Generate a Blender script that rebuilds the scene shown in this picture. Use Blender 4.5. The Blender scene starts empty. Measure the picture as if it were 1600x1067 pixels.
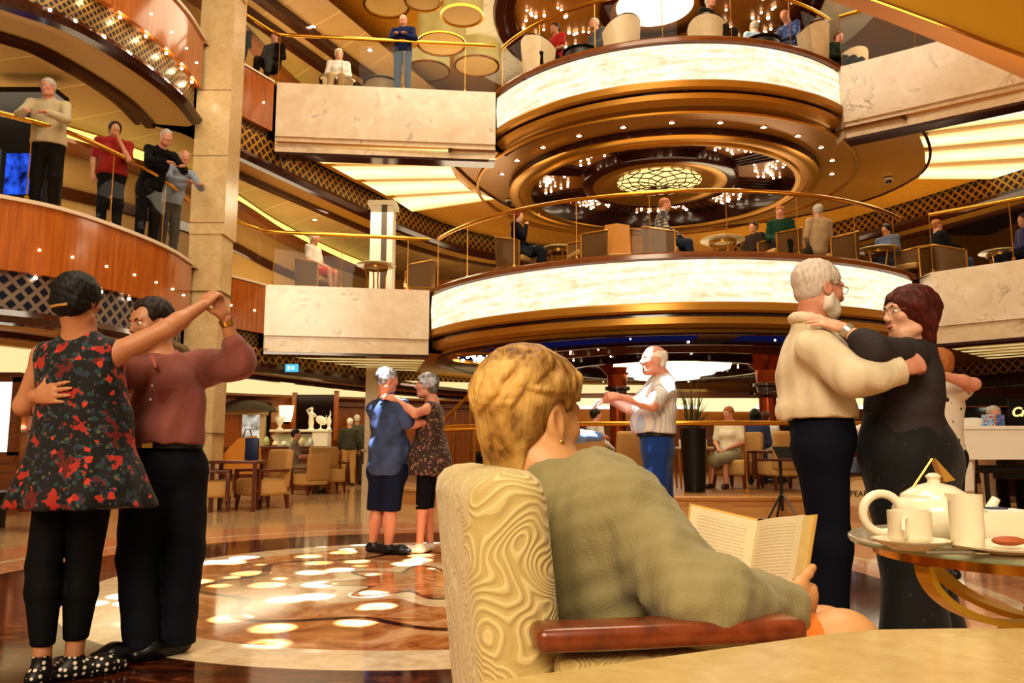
import bpy, bmesh, math, random
import numpy as np
from mathutils import Vector, Matrix
random.seed(7)
PI=math.pi
sc=bpy.context.scene
COL=sc.collection
# ---------------------------------------------------------------- camera
F=1244.4; EYE=.95; PITCH=math.atan((700-533.5)/F)
cd=bpy.data.cameras.new('camera'); cam=bpy.data.objects.new('camera',cd); COL.objects.link(cam)
cd.lens=28.0; cd.sensor_width=36.0; cd.clip_start=.05; cd.clip_end=200
cam.location=(0,0,EYE); cam.rotation_euler=(PI/2+PITCH,0,0)
sc.camera=cam
_c,_s=math.cos(PITCH),math.sin(PITCH)
def ray(px,py):
    x=(px-800)/F; y=(533.5-py)/F
    return Vector((x,_c-y*_s,_s+y*_c))
def U(px,py,Y):
    """world point that stands at depth Y and is seen at the photo's (px,py)"""
    d=ray(px,py); return Vector((0,0,EYE))+d*(Y/d.y)
def Z(px,py,z):
    d=ray(px,py); return Vector((0,0,EYE))+d*((z-EYE)/d.z)
# ---------------------------------------------------------------- tags
def tag(o,label=None,cat=None,group=None,kind=None):
    if label: o['label']=label
    if cat: o['category']=cat
    if group: o['group']=group
    if kind: o['kind']=kind
    return o
def thing(name,label,cat,loc=(0,0,0),rz=0,group=None,kind=None):
    o=bpy.data.objects.new(name,None); COL.objects.link(o)
    o.location=loc; o.rotation_euler=(0,0,rz); o.empty_display_size=.1
    return tag(o,label,cat,group,kind)
def dup(root,loc=None,rz=None,label=None,group=None,scale=None):
    r=root.copy(); COL.objects.link(r)
    if loc is not None: r.location=loc
    if rz is not None: r.rotation_euler=(0,0,rz)
    if scale is not None: r.scale=(scale,)*3
    if label: r['label']=label
    if group: r['group']=group
    for ch in list(root.children):
        c=ch.copy(); COL.objects.link(c); c.parent=r
        for g in list(ch.children):
            d=g.copy(); COL.objects.link(d); d.parent=c
    return r
# ---------------------------------------------------------------- mesh builder
class MB:
    def __init__(s): s.v=[]; s.f=[]; s.uv={}; s.sm=[]
    def add(s,vs,fs,smooth=False,uvs=None):
        b=len(s.v); s.v.extend([tuple(p) for p in vs])
        for i,f in enumerate(fs):
            if uvs: s.uv[len(s.f)]=uvs[i]
            s.f.append(tuple(b+k for k in f)); s.sm.append(smooth)
        return s
    def box(s,c,d,rz=0,M=None,bev=0):
        x,y,z=[k/2 for k in d]
        if bev:
            b=min(bev,x*.95,y*.95,z*.95); bm=bmesh.new(); bmesh.ops.create_cube(bm,size=1)
            for v in bm.verts: v.co=Vector((v.co.x*2*x,v.co.y*2*y,v.co.z*2*z))
            bmesh.ops.bevel(bm,geom=bm.edges[:],offset=b,segments=3,affect='EDGES',profile=.5)
            bm.verts.index_update(); vs=[v.co.copy() for v in bm.verts]; fs=[[v.index for v in f.verts] for f in bm.faces]; bm.free(); sm=True
        else:
            vs=[Vector((i*x,j*y,k*z)) for i in(-1,1) for j in(-1,1) for k in(-1,1)]
            fs=[(0,1,3,2),(4,6,7,5),(0,4,5,1),(2,3,7,6),(0,2,6,4),(1,5,7,3)]; sm=False
        R=M if M is not None else Matrix.Rotation(rz,3,'Z')
        return s.add([R@v+Vector(c) for v in vs],fs,sm)
    def beam(s,a,b,w,h,up=(0,0,1),bev=0):
        a=Vector(a);b=Vector(b); d=b-a; y=d.normalized(); x=y.cross(Vector(up))
        if x.length<1e-4: x=Vector((1,0,0))
        x.normalize(); z=x.cross(y)
        return s.box((a+b)/2,(w,d.length,h),M=Matrix((x,y,z)).transposed(),bev=bev)
    def tube(s,pts,r,n=10,cap=True,closed=False):
        pts=[Vector(p) for p in pts]; m=len(pts)
        rs=r if isinstance(r,(list,tuple)) else [r]*m
        vs=[];prev=None
        for i,p in enumerate(pts):
            if closed: t=pts[(i+1)%m]-pts[i-1]
            else: t=pts[min(i+1,m-1)]-pts[max(i-1,0)]
            t.normalize()
            if prev is None:
                a=Vector((0,0,1)) if abs(t.z)<.9 else Vector((1,0,0))
                x=t.cross(a).normalized()
            else:
                x=prev-t*prev.dot(t); x.normalize()
            prev=x; y=t.cross(x)
            for k in range(n):
                a=2*PI*k/n; vs.append(p+(x*math.cos(a)+y*math.sin(a))*rs[i])
        fs=[]
        for i in range(m if closed else m-1):
            j=(i+1)%m
            for k in range(n):
                l=(k+1)%n; fs.append((i*n+k,i*n+l,j*n+l,j*n+k))
        s.add(vs,fs,True)
        if cap and not closed:
            b=len(s.v)-m*n
            s.f.append(tuple(b+k for k in range(n))[::-1]); s.sm.append(False)
            s.f.append(tuple(b+(m-1)*n+k for k in range(n))); s.sm.append(False)
        return s
    def lathe(s,prof,c=(0,0,0),n=32,a0=0,a1=2*PI,smooth=True,M=None,sx=1,sy=1):
        full=abs(a1-a0-2*PI)<1e-6; cols=n if full else n+1
        vs=[];L=[0]
        for i in range(1,len(prof)): L.append(L[-1]+math.hypot(prof[i][0]-prof[i-1][0],prof[i][1]-prof[i-1][1]))
        rm=max(p[0] for p in prof)
        for i in range(cols):
            a=a0+(a1-a0)*i/n
            for r,z in prof:
                v=Vector((r*math.cos(a)*sx,r*math.sin(a)*sy,z))
                if M is not None: v=M@v
                vs.append(v+Vector(c))
        m=len(prof); fs=[];uv=[]
        for i in range(n):
            j=(i+1)%cols
            u0=(a1-a0)*i/n*rm;u1=(a1-a0)*(i+1)/n*rm
            for k in range(m-1):
                fs.append((i*m+k,j*m+k,j*m+k+1,i*m+k+1)); uv.append([(u0,L[k]),(u1,L[k]),(u1,L[k+1]),(u0,L[k+1])])
        return s.add(vs,fs,smooth,uv)
    def sweep(s,path,prof,smooth=False,closed=False,sharp=True):
        """sweep a section (offset to the left-hand side of the path, z) along a plan path; offset>0 is to the RIGHT of travel"""
        P=[Vector(p[:2]) for p in path]; n=len(P)
        N=[]
        for i in range(n):
            if closed: a=P[i]-P[i-1]; b=P[(i+1)%n]-P[i]
            else:
                a=P[i]-P[i-1] if i else P[1]-P[0]; b=P[i+1]-P[i] if i<n-1 else a
            a=a.normalized(); b=b.normalized()
            na=Vector((a.y,-a.x)); nb=Vector((b.y,-b.x)); m=(na+nb)
            m.normalize(); m=m/max(.35,m.dot(na)); N.append(m)
        S=[0]
        for i in range(1,n): S.append(S[-1]+(P[i]-P[i-1]).length)
        if closed: S.append(S[-1]+(P[0]-P[-1]).length)
        L=[0]
        for i in range(1,len(prof)): L.append(L[-1]+math.hypot(prof[i][0]-prof[i-1][0],prof[i][1]-prof[i-1][1]))
        segs=n if closed else n-1
        for k in range(len(prof)-1):
            vs=[];fs=[];uv=[]
            for i in range(n):
                for o,z in (prof[k],prof[k+1]):
                    q=P[i]+N[i]*o; vs.append((q.x,q.y,z))
            for i in range(segs):
                j=(i+1)%n
                fs.append((2*i,2*j,2*j+1,2*i+1)); uv.append([(S[i],L[k]),(S[i+1],L[k]),(S[i+1],L[k+1]),(S[i],L[k+1])])
            s.add(vs,fs,True,uv)
        return s
    def prism(s,poly,z0,z1,caps=(True,True)):
        n=len(poly); vs=[(p[0],p[1],z0) for p in poly]+[(p[0],p[1],z1) for p in poly]
        fs=[(i,(i+1)%n,n+(i+1)%n,n+i) for i in range(n)]
        if caps[0]: fs.append(tuple(range(n))[::-1])
        if caps[1]: fs.append(tuple(range(n,2*n)))
        return s.add(vs,fs)
    def flat(s,poly,z): return s.add([(p[0],p[1],z) for p in poly],[tuple(range(len(poly)))])
    def quad(s,a,b,c,d): return s.add([a,b,c,d],[(0,1,2,3)],uvs=[[(0,0),(1,0),(1,1),(0,1)]])
    def ball(s,c,r,n=10,sc=(1,1,1),M=None):
        prof=[(math.sin(PI*i/n)*r,-math.cos(PI*i/n)*r) for i in range(n+1)]
        prof[0]=(1e-5,-r);prof[-1]=(1e-5,r)
        D=Matrix.Diagonal(sc); D=(M@D) if M is not None else D
        return s.lathe(prof,c,n=n*2,M=D)
    def build(s,name,mat,parent=None,loc=None,kind=None):
        me=bpy.data.meshes.new(name); me.from_pydata(s.v,[],s.f)
        if s.uv:
            l=me.uv_layers.new(name='UVMap')
            for pi,p in enumerate(me.polygons):
                u=s.uv.get(pi)
                if u:
                    for k,li in enumerate(p.loop_indices): l.data[li].uv=u[k]
        me.polygons.foreach_set('use_smooth',s.sm)
        if any(s.sm):
            try: me.set_sharp_from_angle(angle=math.radians(40))
            except Exception: pass
        me.materials.append(mat); me.update()
        o=bpy.data.objects.new(name,me); COL.objects.link(o)
        if parent is not None: o.parent=parent
        if loc is not None: o.location=loc
        if kind: o['kind']=kind
        return o
def spline(pts,n=8):
    P=[Vector(p) for p in pts]; out=[]
    Q=[P[0]*2-P[1]]+P+[P[-1]*2-P[-2]]
    for i in range(len(P)-1):
        a,b,c,d=Q[i:i+4]
        for k in range(n):
            t=k/n
            out.append(.5*((2*b)+(c-a)*t+(2*a-5*b+4*c-d)*t*t+(3*b-a-3*c+d)*t**3))
    out.append(P[-1]); return out
def arc(c,r,a0,a1,n=32): return [(c[0]+r*math.cos(a0+(a1-a0)*i/n),c[1]+r*math.sin(a0+(a1-a0)*i/n)) for i in range(n+1)]
# ---------------------------------------------------------------- materials
def srgb(h):
    h=h.lstrip('#'); c=[int(h[i:i+2],16)/255 for i in (0,2,4)]
    return tuple((x/12.92 if x<=.04045 else ((x+.055)/1.055)**2.4) for x in c)+(1,)
class NT:
    def __init__(s,name):
        s.m=bpy.data.materials.new(name); s.m.use_nodes=True; s.t=s.m.node_tree; s.t.nodes.clear()
        s.out=s.n('ShaderNodeOutputMaterial')
    def n(s,k,**kw):
        x=s.t.nodes.new(k)
        for a,b in kw.items():
            if hasattr(x,a): setattr(x,a,b)
        return x
    def l(s,a,b): s.t.links.new(a,b)
    def coord(s,kind='Object',scale=(1,1,1),rot=(0,0,0)):
        c=s.n('ShaderNodeTexCoord'); m=s.n('ShaderNodeMapping'); m.inputs['Scale'].default_value=scale; m.inputs['Rotation'].default_value=rot
        s.l(c.outputs[kind],m.inputs['Vector']); return m.outputs[0]
    def noise(s,vec,scale=5,detail=4,rough=.5,dist=0):
        x=s.n('ShaderNodeTexNoise'); x.inputs['Scale'].default_value=scale; x.inputs['Detail'].default_value=detail; x.inputs['Roughness'].default_value=rough; x.inputs['Distortion'].default_value=dist
        s.l(vec,x.inputs['Vector']); return x.outputs['Fac']
    def ramp(s,fac,stops,interp='LINEAR'):
        r=s.n('ShaderNodeValToRGB'); r.color_ramp.interpolation=interp; e=r.color_ramp.elements
        while len(e)>len(stops): e.remove(e[-1])
        while len(e)<len(stops): e.new(.5)
        for q,(p,c) in zip(e,stops):
            q.position=p; q.color=srgb(c) if isinstance(c,str) else c
        s.l(fac,r.inputs[0]); return r.outputs[0]
    def math(s,op,a,b=None,c=None):
        x=s.n('ShaderNodeMath',operation=op)
        for i,v in enumerate((a,b,c)):
            if v is None: continue
            if isinstance(v,(int,float)): x.inputs[i].default_value=v
            else: s.l(v,x.inputs[i])
        return x.outputs[0]
    def mix(s,fac,a,b,blend='MIX'):
        x=s.n('ShaderNodeMix',data_type='RGBA',blend_type=blend)
        for inp,v in ((x.inputs[0],fac),(x.inputs[6],a),(x.inputs[7],b)):
            if isinstance(v,(int,float)): inp.default_value=v
            elif isinstance(v,tuple): inp.default_value=v
            elif isinstance(v,str): inp.default_value=srgb(v)
            else: s.l(v,inp)
        return x.outputs[2]
    def bsdf(s,col=None,rough=.5,metal=0,bump=None,bstr=.2,bdist=.01,emis=None,estr=0,spec=.5,sheen=0,sss=0,coat=0):
        b=s.n('ShaderNodeBsdfPrincipled')
        if col is not None:
            if isinstance(col,str): b.inputs['Base Color'].default_value=srgb(col)
            elif isinstance(col,tuple): b.inputs['Base Color'].default_value=col
            else: s.l(col,b.inputs['Base Color'])
        if isinstance(rough,(int,float)): b.inputs['Roughness'].default_value=rough
        else: s.l(rough,b.inputs['Roughness'])
        b.inputs['Metallic'].default_value=metal; b.inputs['Specular IOR Level'].default_value=spec
        b.inputs['Sheen Weight'].default_value=sheen; b.inputs['Coat Weight'].default_value=coat; b.inputs['Coat Roughness'].default_value=.08
        if sss: b.inputs['Subsurface Weight'].default_value=sss; b.inputs['Subsurface Radius'].default_value=(.02,.008,.004)
        if emis is not None:
            if isinstance(emis,str): b.inputs['Emission Color'].default_value=srgb(emis)
            else: s.l(emis,b.inputs['Emission Color'])
            b.inputs['Emission Strength'].default_value=estr
        if bump is not None:
            k=s.n('ShaderNodeBump'); k.inputs['Strength'].default_value=bstr; k.inputs['Distance'].default_value=bdist
            s.l(bump,k.inputs['Height']); s.l(k.outputs[0],b.inputs['Normal'])
        s.l(b.outputs[0],s.out.inputs[0]); s.b=b; return s.m
_cache={}
def plain(name,col,rough=.5,metal=0,var=.12,scale=6,bstr=0,**kw):
    key=(name,col,rough,metal)
    if key in _cache: return _cache[key]
    t=NT(name); v=t.coord(); n=t.noise(v,scale,5)
    c=t.mix(.5,srgb(col) if isinstance(col,str) else col,srgb(col) if isinstance(col,str) else col)
    hsv=t.n('ShaderNodeHueSaturation'); t.l(t.math('ADD',t.math('MULTIPLY',n,2*var),1-var),hsv.inputs['Value']); t.l(c,hsv.inputs['Color'])
    m=t.bsdf(hsv.outputs[0],rough,metal,bump=n if bstr else None,bstr=bstr,**kw); _cache[key]=m; return m
def glow(name,col,strength,tex=None):
    key=(name,col,strength)
    if key in _cache: return _cache[key]
    t=NT(name); e=t.n('ShaderNodeEmission'); e.inputs['Strength'].default_value=strength
    if tex: t.l(tex(t),e.inputs['Color'])
    else: e.inputs['Color'].default_value=srgb(col)
    t.l(e.outputs[0],t.out.inputs[0]); _cache[key]=t.m; return t.m
def wood(name,c1,c2,rough=.25,axis='z',scale=1,coat=.3):
    t=NT(name); s={'z':(14,14,.7),'x':(.7,14,14),'y':(14,.7,14)}[axis]
    v=t.coord(scale=tuple(k*scale for k in s)); n=t.noise(v,1.6,6,.6,.6)
    col=t.ramp(n,[(.3,c1),(.7,c2)]); return t.bsdf(col,rough,coat=coat)
def marble(name,base,vein,light,rough=.18,scale=1.0):
    t=NT(name); v=t.coord(scale=(scale,)*3)
    n=t.noise(v,.9,8,.62,1.2); n2=t.noise(v,3.5,6,.6,.5)
    veins=t.math('ABSOLUTE',t.math('SUBTRACT',n,.5))
    vm=t.ramp(veins,[(0,(1,1,1,1)),(.03,(0,0,0,1))])
    msk=t.math('MULTIPLY',vm,t.ramp(n2,[(.5,(0,0,0,1)),(.72,(1,1,1,1))]))
    col=t.mix(t.ramp(n2,[(.3,(0,0,0,1)),(.7,(1,1,1,1))]),base,light); col=t.mix(msk,col,vein)
    return t.bsdf(col,rough)
def glassmat(name,tint=(1,1,1,1),refl=.10):
    t=NT(name); a=t.n('ShaderNodeBsdfTransparent'); a.inputs[0].default_value=tint
    g=t.n('ShaderNodeBsdfGlossy'); g.inputs['Roughness'].default_value=.02
    f=t.n('ShaderNodeFresnel'); f.inputs[0].default_value=1.4
    mx=t.n('ShaderNodeMixShader'); t.l(t.math('MULTIPLY',f.outputs[0],.3),mx.inputs[0]); t.l(a.outputs[0],mx.inputs[1]); t.l(g.outputs[0],mx.inputs[2]); t.l(mx.outputs[0],t.out.inputs[0]); return t.m
def lattice(name,fg,bg,size=.14,rough=.35,fill=.36,uvk='UV'):
    t=NT(name); c=t.n('ShaderNodeTexCoord'); x=t.n('ShaderNodeSeparateXYZ'); t.l(c.outputs[uvk],x.inputs[0])
    u,v=x.outputs[0],x.outputs[1]
    a=t.math('FRACT',t.math('DIVIDE',t.math('ADD',u,v),size)); b=t.math('FRACT',t.math('DIVIDE',t.math('SUBTRACT',u,v),size))
    k=t.math('MAXIMUM',t.math('LESS_THAN',a,fill),t.math('LESS_THAN',b,fill))
    n=t.noise(t.coord(),1.3,3); g=t.ramp(n,[(.3,fg),(.7,fg)])
    return t.bsdf(t.mix(k,bg,g),rough,metal=.35)
M={}
# ================================================================ materials
M['wood']=wood('cherry_veneer','#8a4a1c','#b5692c',.16)
M['wood_h']=wood('cherry_veneer_curved','#97501f','#bd7030',.14,scale=.8)
M['darkwood']=wood('mahogany','#2c130b','#4a2212',.16,'x')
M['midwood']=wood('walnut_trim','#6a3a17','#8a5222',.2,'x')
M['goldwood']=wood('golden_maple','#b9781f','#d99a35',.25)
M['marble']=marble('cream_marble','#d9c3a6','#8a6a48','#ebdcc6',.2,.8)
M['marble_trim']=marble('cream_marble_lip','#d2b995','#8a6a48','#e6d4b8',.25,.9)
M['tan']=plain('tan_ceiling','#b08a4e',.5,var=.06,scale=1.5)
M['gold']=plain('gold_leaf','#c78d30',.28,.75,var=.1,scale=2)
M['goldsoft']=plain('gold_soffit','#b98430',.3,.45,var=.1,scale=2)
M['bronze']=plain('bronze_mirror','#a8742e',.25,.35,var=.15,scale=.9)
M['brass']=plain('polished_brass','#d59a3a',.18,.95,var=.05)
M['copper']=plain('copper','#a34e22',.2,.9,var=.1)
M['cap']=plain('pale_cap','#d9c6ae',.35)
M['carpet']=plain('deck_carpet','#5a3c20',.9)
M['black']=plain('black_lacquer','#0c0a0a',.3)
M['glass']=glassmat('clear_glass',(.97,.98,.96,1))
M['lattice']=lattice('gold_lattice','#8a6a34','#1c140d',.12)
M['lattice_b']=lattice('bright_lattice','#b98a3a','#3a210c',.2,fill=.3)
M['lattice_blue']=lattice('checker_lattice','#8b7a6a','#1a1d33',.2)
M['bulb']=glow('bulb','#fff2d8',9)
M['star']=glow('star_bulb','#fff0d0',5)
M['blueglow']=glow('blue_cove','#23245e',.45)
def bandtex(t):
    v=t.coord('UV',(.9,7,1)); n=t.noise(v,1.6,6,.62,.4); v2=t.coord('UV',(2.6,2.6,1)); n2=t.noise(v2,3,5,.6)
    a=t.ramp(n,[(.3,'#e6cf9f'),(.5,'#fdf0d6'),(.68,'#fffaf0')]); b=t.ramp(n2,[(.35,'#ecd9b4'),(.6,'#ffffff')])
    return t.mix(.55,a,b,'MULTIPLY')
M['band']=glow('lit_onyx','#ffffff',1.12,bandtex)
def striptex(t):
    v=t.coord('UV',(1,1,1)); v2=t.coord('Object',(.5,4,1)); n=t.noise(v2,2.5,5,.6)
    x=t.n('ShaderNodeSeparateXYZ'); t.l(v,x.inputs[0])
    e=t.math('ABSOLUTE',t.math('SUBTRACT',x.outputs[1],.5))
    f=t.ramp(e,[(.1,'#fff6d8'),(.42,'#ffe9a8'),(.5,'#d9a548')])
    return t.mix(.5,f,t.ramp(n,[(.3,'#e9cf96'),(.65,'#ffffff')]),'MULTIPLY')
M['strip']=glow('lit_fan_panel','#fff0c0',1.15,striptex)
M['cove']=glow('cove_light','#ffe27a',1.35)
M['covewhite']=glow('cove_light_white','#fff0c8',1.25)
# ================================================================ plan
C=(3.35,17.5)
BAY=[tuple(p) for p in spline([(-10.5,7.6),(-8.6,8.0),(-7.3,8.7),(-6.38,9.5),(-5.86,10.1),(-5.52,11.15),(-5.37,12.2),(-5.42,13.2)],6)]
SIDE=[(-5.12,13.85),(-4.66,14.8)]
ML2=[(-4.66,14.8),(-1.62,15.38)]; MR2=[(7.38,13.75),(8.4,12.75),(10.6,10.8)]
ML3=[(-4.62,14.85),(-.33,15.3)]; MR3=[(6.2,14.2),(7.2,13.5),(10.6,11)]
C2=(3.32,17.9);R2=5.42; C3=(3.38,17.4);R3=4.16
def angs(c,a,b): return math.atan2(a[1]-c[1],a[0]-c[0])%(2*PI),math.atan2(b[1]-c[1],b[0]-c[0])%(2*PI)
CIR2=arc(C2,R2,*angs(C2,(-1.62,15.6),(7.3,14.12)),n=48)
CIR3=arc(C3,R3,*angs(C3,(-.33,15.45),(6.25,14.3)),n=48)
DL=[tuple(p) for p in spline([(-5.0,13.9),(-4.0,16.2),(-2.6,19.2),(-1.0,21.5),(1.2,23)],4)]
DR=[tuple(p) for p in spline([(6.2,22.8),(8.0,21.2),(9.4,19.0),(10.7,16.3),(11.8,13.6)],4)]
INL=[tuple(p) for p in spline([(-13.5,9.5),(-10.5,11.2),(-7.8,13.2),(-6.3,16),(-5.8,19),(-5,22),(-4,24.5)],5)]
def S(name,mb,mat,parent=None,label=None,cat=None):
    o=mb.build(name,mat,parent)
    if parent is None: tag(o,label,cat,kind='structure')
    return o
def SE(name,label,cat): return thing(name,label,cat,kind='structure')
def poly(mb,pts,z,flip=False,hole=None):
    from mathutils.geometry import tessellate_polygon
    loops=[[Vector((p[0],p[1],z)) for p in pts]]
    if hole: loops.append([Vector((p[0],p[1],z)) for p in hole])
    vs=[v for l in loops for v in l]; tr=tessellate_polygon(loops)
    mb.add(vs,[t[::-1] if flip else t for t in tr]); return mb
# ---------------------------------------------------------------- floor
def floormat():
    t=NT('polished_medallion_floor'); c=t.n('ShaderNodeTexCoord'); x=t.n('ShaderNodeSeparateXYZ'); t.l(c.outputs['Object'],x.inputs[0])
    X=t.math('SUBTRACT',x.outputs[0],-.6); Y=t.math('SUBTRACT',x.outputs[1],5.95)
    r=t.math('SQRT',t.math('ADD',t.math('MULTIPLY',X,X),t.math('MULTIPLY',Y,Y)))
    v=t.coord('Object'); n=t.noise(v,2.2,8,.68,1.5); n2=t.noise(v,9,6,.65,.8); n3=t.noise(v,.7,3)
    brown=t.ramp(t.noise(t.coord('Object',(1,2.6,1)),4.5,9,.7,1.2),[(.36,'#1d0c06'),(.52,'#4a2210'),(.62,'#6e3a1c'),(.72,'#a8774a')])
    cream=t.ramp(n2,[(.3,'#c9a985'),(.7,'#e6d3b5')]); pink=t.ramp(n2,[(.3,'#bd8058'),(.7,'#d8a27c')])
    orange=t.ramp(n,[(.35,'#8a4c22'),(.5,'#b97a44'),(.66,'#dcb088')]); outer=t.ramp(n,[(.3,'#b89263'),(.7,'#dcc196')])
    # scalloped petals inside the ring
    ang=t.math('ARCTAN2',Y,X); pet=t.math('SINE',t.math('MULTIPLY',ang,8.0))
    rp=t.math('SUBTRACT',r,t.math('MULTIPLY',pet,.14))
    def band(val,edge,a,b): return t.mix(t.math('GREATER_THAN',val,edge),a,b)
    dk=t.ramp(n,[(.3,'#2a1209'),(.7,'#5a2c14')])
    inner=band(rp,.55,orange,dk); inner=band(rp,.62,inner,cream); inner=band(rp,.85,inner,orange); inner=band(rp,1.42,inner,dk); inner=band(rp,1.5,inner,orange)
    c1=band(r,2.02,inner,cream); c2=band(r,2.36,c1,brown); c3=band(r,3.3,c2,pink); c4=band(r,3.75,c3,cream); c5=band(r,3.85,c4,pink); c6=band(r,4.6,c5,outer)
    return t.bsdf(c6,t.math('ADD',.05,t.math('MULTIPLY',n3,.08)),spec=.6)
M['floor']=floormat()
fl=MB(); fl.flat([(-24,-4),(24,-4),(24,34),(-24,34)],0); S('floor',fl,M['floor'],label='polished marble dance floor with a round medallion of cream and brown rings',cat='floor')
# ---------------------------------------------------------------- outer walls
mb=MB(); mb.quad((-14,26,0),(16,26,0),(16,26,12),(-14,26,12)); S('wall_back',mb,M['goldwood'],label='far golden wood wall closing the atrium behind the round balconies',cat='wall')
mb=MB(); mb.quad((-14,4,0),(-14,26,0),(-14,26,12),(-14,4,12)); S('wall_left',mb,M['wood'],label='cherry wood side wall behind the curved gallery',cat='wall')
mb=MB(); mb.quad((16,26,0),(16,6,0),(16,6,12),(16,26,12)); S('wall_right',mb,M['goldwood'],label='golden wood side wall past the white piano',cat='wall')
# ---------------------------------------------------------------- decks
def deck(z,edge,name,label):
    e=SE(name,label,'floor')
    p=[q for i,q in enumerate(edge) if i==0 or (Vector(q)-Vector(edge[i-1])).length>.02]+[(14,9),(16,9),(16,26),(-14,26),(-14,7.5)]
    S('deck_carpet',poly(MB(),p,z),M['carpet'],e)
    return e
E2=BAY+SIDE+ML2+CIR2+MR2; E3=BAY+SIDE+ML3+CIR3+MR3
d2=deck(3.98,E2,'floor_middle_deck','carpeted floor of the middle gallery level'); d3=deck(8.02,E3,'floor_upper_deck','carpeted floor of the upper gallery level')
def inset(path,o):
    P=[Vector(p[:2]) for p in path]; out=[]
    for i in range(len(P)):
        d=(P[min(i+1,len(P)-1)]-P[max(i-1,0)]).normalized(); out.append(tuple(P[i]+Vector((d.y,-d.x))*o))
    return out
# ---------------------------------------------------------------- curved cherry-wood gallery on the left (two levels)
studs=[]
def gallery(zt,label,latt,lname):
    e=SE(lname,label,'balcony')
    path=BAY
    m=MB(); m.sweep(path,[(-.35,zt),(.04,zt),(.04,zt-.05),(0,zt-.05)]); S('pale_cap',m,M['cap'],e)
    m=MB(); m.sweep(path,[(0,zt-.05),(0,zt-.93),(-.14,zt-.93)]); S('wood_panel',m,M['wood_h'],e)
    m=MB(); m.sweep(path,[(-.12,zt-.93),(-.12,zt-1.42)]); S('lattice_band',m,latt,e)
    m=MB(); m.sweep(path,[(-.12,zt-1.40),(.0,zt-1.42),(.05,zt-1.5),(.0,zt-1.58),(-.12,zt-1.6)]); S('dark_rim',m,M['darkwood'],e)
    m=MB(); m.sweep(path,[(-.12,zt-1.6),(-.2,zt-1.63),(-.75,zt-1.6)]); S('tan_soffit',m,M['tan'],e)
    m=MB(); m.sweep(path,[(-.75,zt-1.6),(-.75,zt-1.68),(-.9,zt-1.68),(-.9,zt-1.55),(-1.0,zt-1.55),(-1.0,zt-1.62),(-1.08,zt-1.62),(-1.08,zt-1.5)]); S('dark_trim',m,M['darkwood'],e)
    # row of glowing studs added as glints on the panel; bulbs over the lattice
    P=[Vector(p[:2]) for p in path]; acc=0
    b=MB(); k=0
    for i in range(8,len(P)):
        acc+=(P[i]-P[i-1]).length
        if acc>.42:
            acc=0; d=(P[i]-P[i-1]).normalized(); n=Vector((d.y,-d.x))
            q=P[i]+n*.01; mm=MB(); mm.ball((q.x,q.y,zt-.62),.016,4); mm.build('glint_stud',M['bulb'],e)
            q=P[i]-n*.06; mm=MB(); mm.ball((q.x,q.y,zt-.97),.026,4); mm.build('lattice_spotlight',M['bulb'],e)
            if zt>7 and i>20:
                l_=bpy.data.lights.new('lattice_glow','POINT'); l_.energy=2.2; l_.color=(1,.85,.6); l_.shadow_soft_size=.02; lo_=bpy.data.objects.new('lattice_glow',l_); COL.objects.link(lo_); lo_.location=(q.x+n.x*.06,q.y+n.y*.06,zt-1.02)
    return e
g2=gallery(4.06,'curved cherry wood gallery front behind the foreground dancing couple, middle level',M['lattice_blue'],'gallery_front')
g3=gallery(8.1,'curved cherry wood gallery front at the top of the pillar, upper level',M['lattice'],'gallery_front')
def sidepanel(zt,zb,lab):
    e=SE('gallery_return',lab,'balcony')
    m=MB(); m.sweep(SIDE,[(-.3,zt),(.02,zt),(.02,zt-.04)]); S('pale_cap',m,M['cap'],e)
    m=MB(); m.sweep(SIDE,[(0,zt-.04),(0,zb),(-.3,zb)]); S('wood_panel',m,M['wood'],e)
    m=MB(); m.sweep(SIDE,[(-.12,zb),(-.12,zb-.5)]); S('lattice_band',m,M['lattice'],e)
    for u in (.2,.75):
        q=Vector(SIDE[0]).lerp(Vector(SIDE[1]),u); mm=MB(); mm.ball((q.x+.01,q.y-.01,zt-.55),.018,4); mm.build('glint_stud',M['bulb'],e)  # glowing beads put in for the glints on the wood
sidepanel(4.03,3.08,'flat cherry wood balcony panel just right of the pillar, middle level'); sidepanel(8.08,7.05,'flat cherry wood balcony panel just right of the pillar, upper level')
# ---------------------------------------------------------------- marble balcony fronts
def marblefront(path,zt,zs,zb,lab):
    e=SE('marble_balcony_front',lab,'balcony')
    m=MB(); m.sweep(path,[(-.4,zt),(0,zt),(0,zs)]); S('marble_slab',m,M['marble'],e)
    m=MB(); m.sweep(path,[(0,zs),(-.05,zs),(-.05,zb),(-.35,zb)]); S('marble_lip',m,M['marble_trim'],e)
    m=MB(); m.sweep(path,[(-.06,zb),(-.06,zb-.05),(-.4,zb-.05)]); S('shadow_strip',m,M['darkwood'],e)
    m=MB(); m.quad((path[0][0],path[0][1],zt),(path[0][0],path[0][1]+.4,zt),(path[0][0],path[0][1]+.4,zb),(path[0][0],path[0][1],zb)); S('end_face',m,M['marble'],e)
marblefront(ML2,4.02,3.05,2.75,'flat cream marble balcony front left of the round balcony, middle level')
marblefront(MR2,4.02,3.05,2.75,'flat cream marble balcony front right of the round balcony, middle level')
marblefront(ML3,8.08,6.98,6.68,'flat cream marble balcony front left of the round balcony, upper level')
marblefront(MR3,8.08,6.98,6.68,'flat cream marble balcony front right of the round balcony, upper level')
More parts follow.
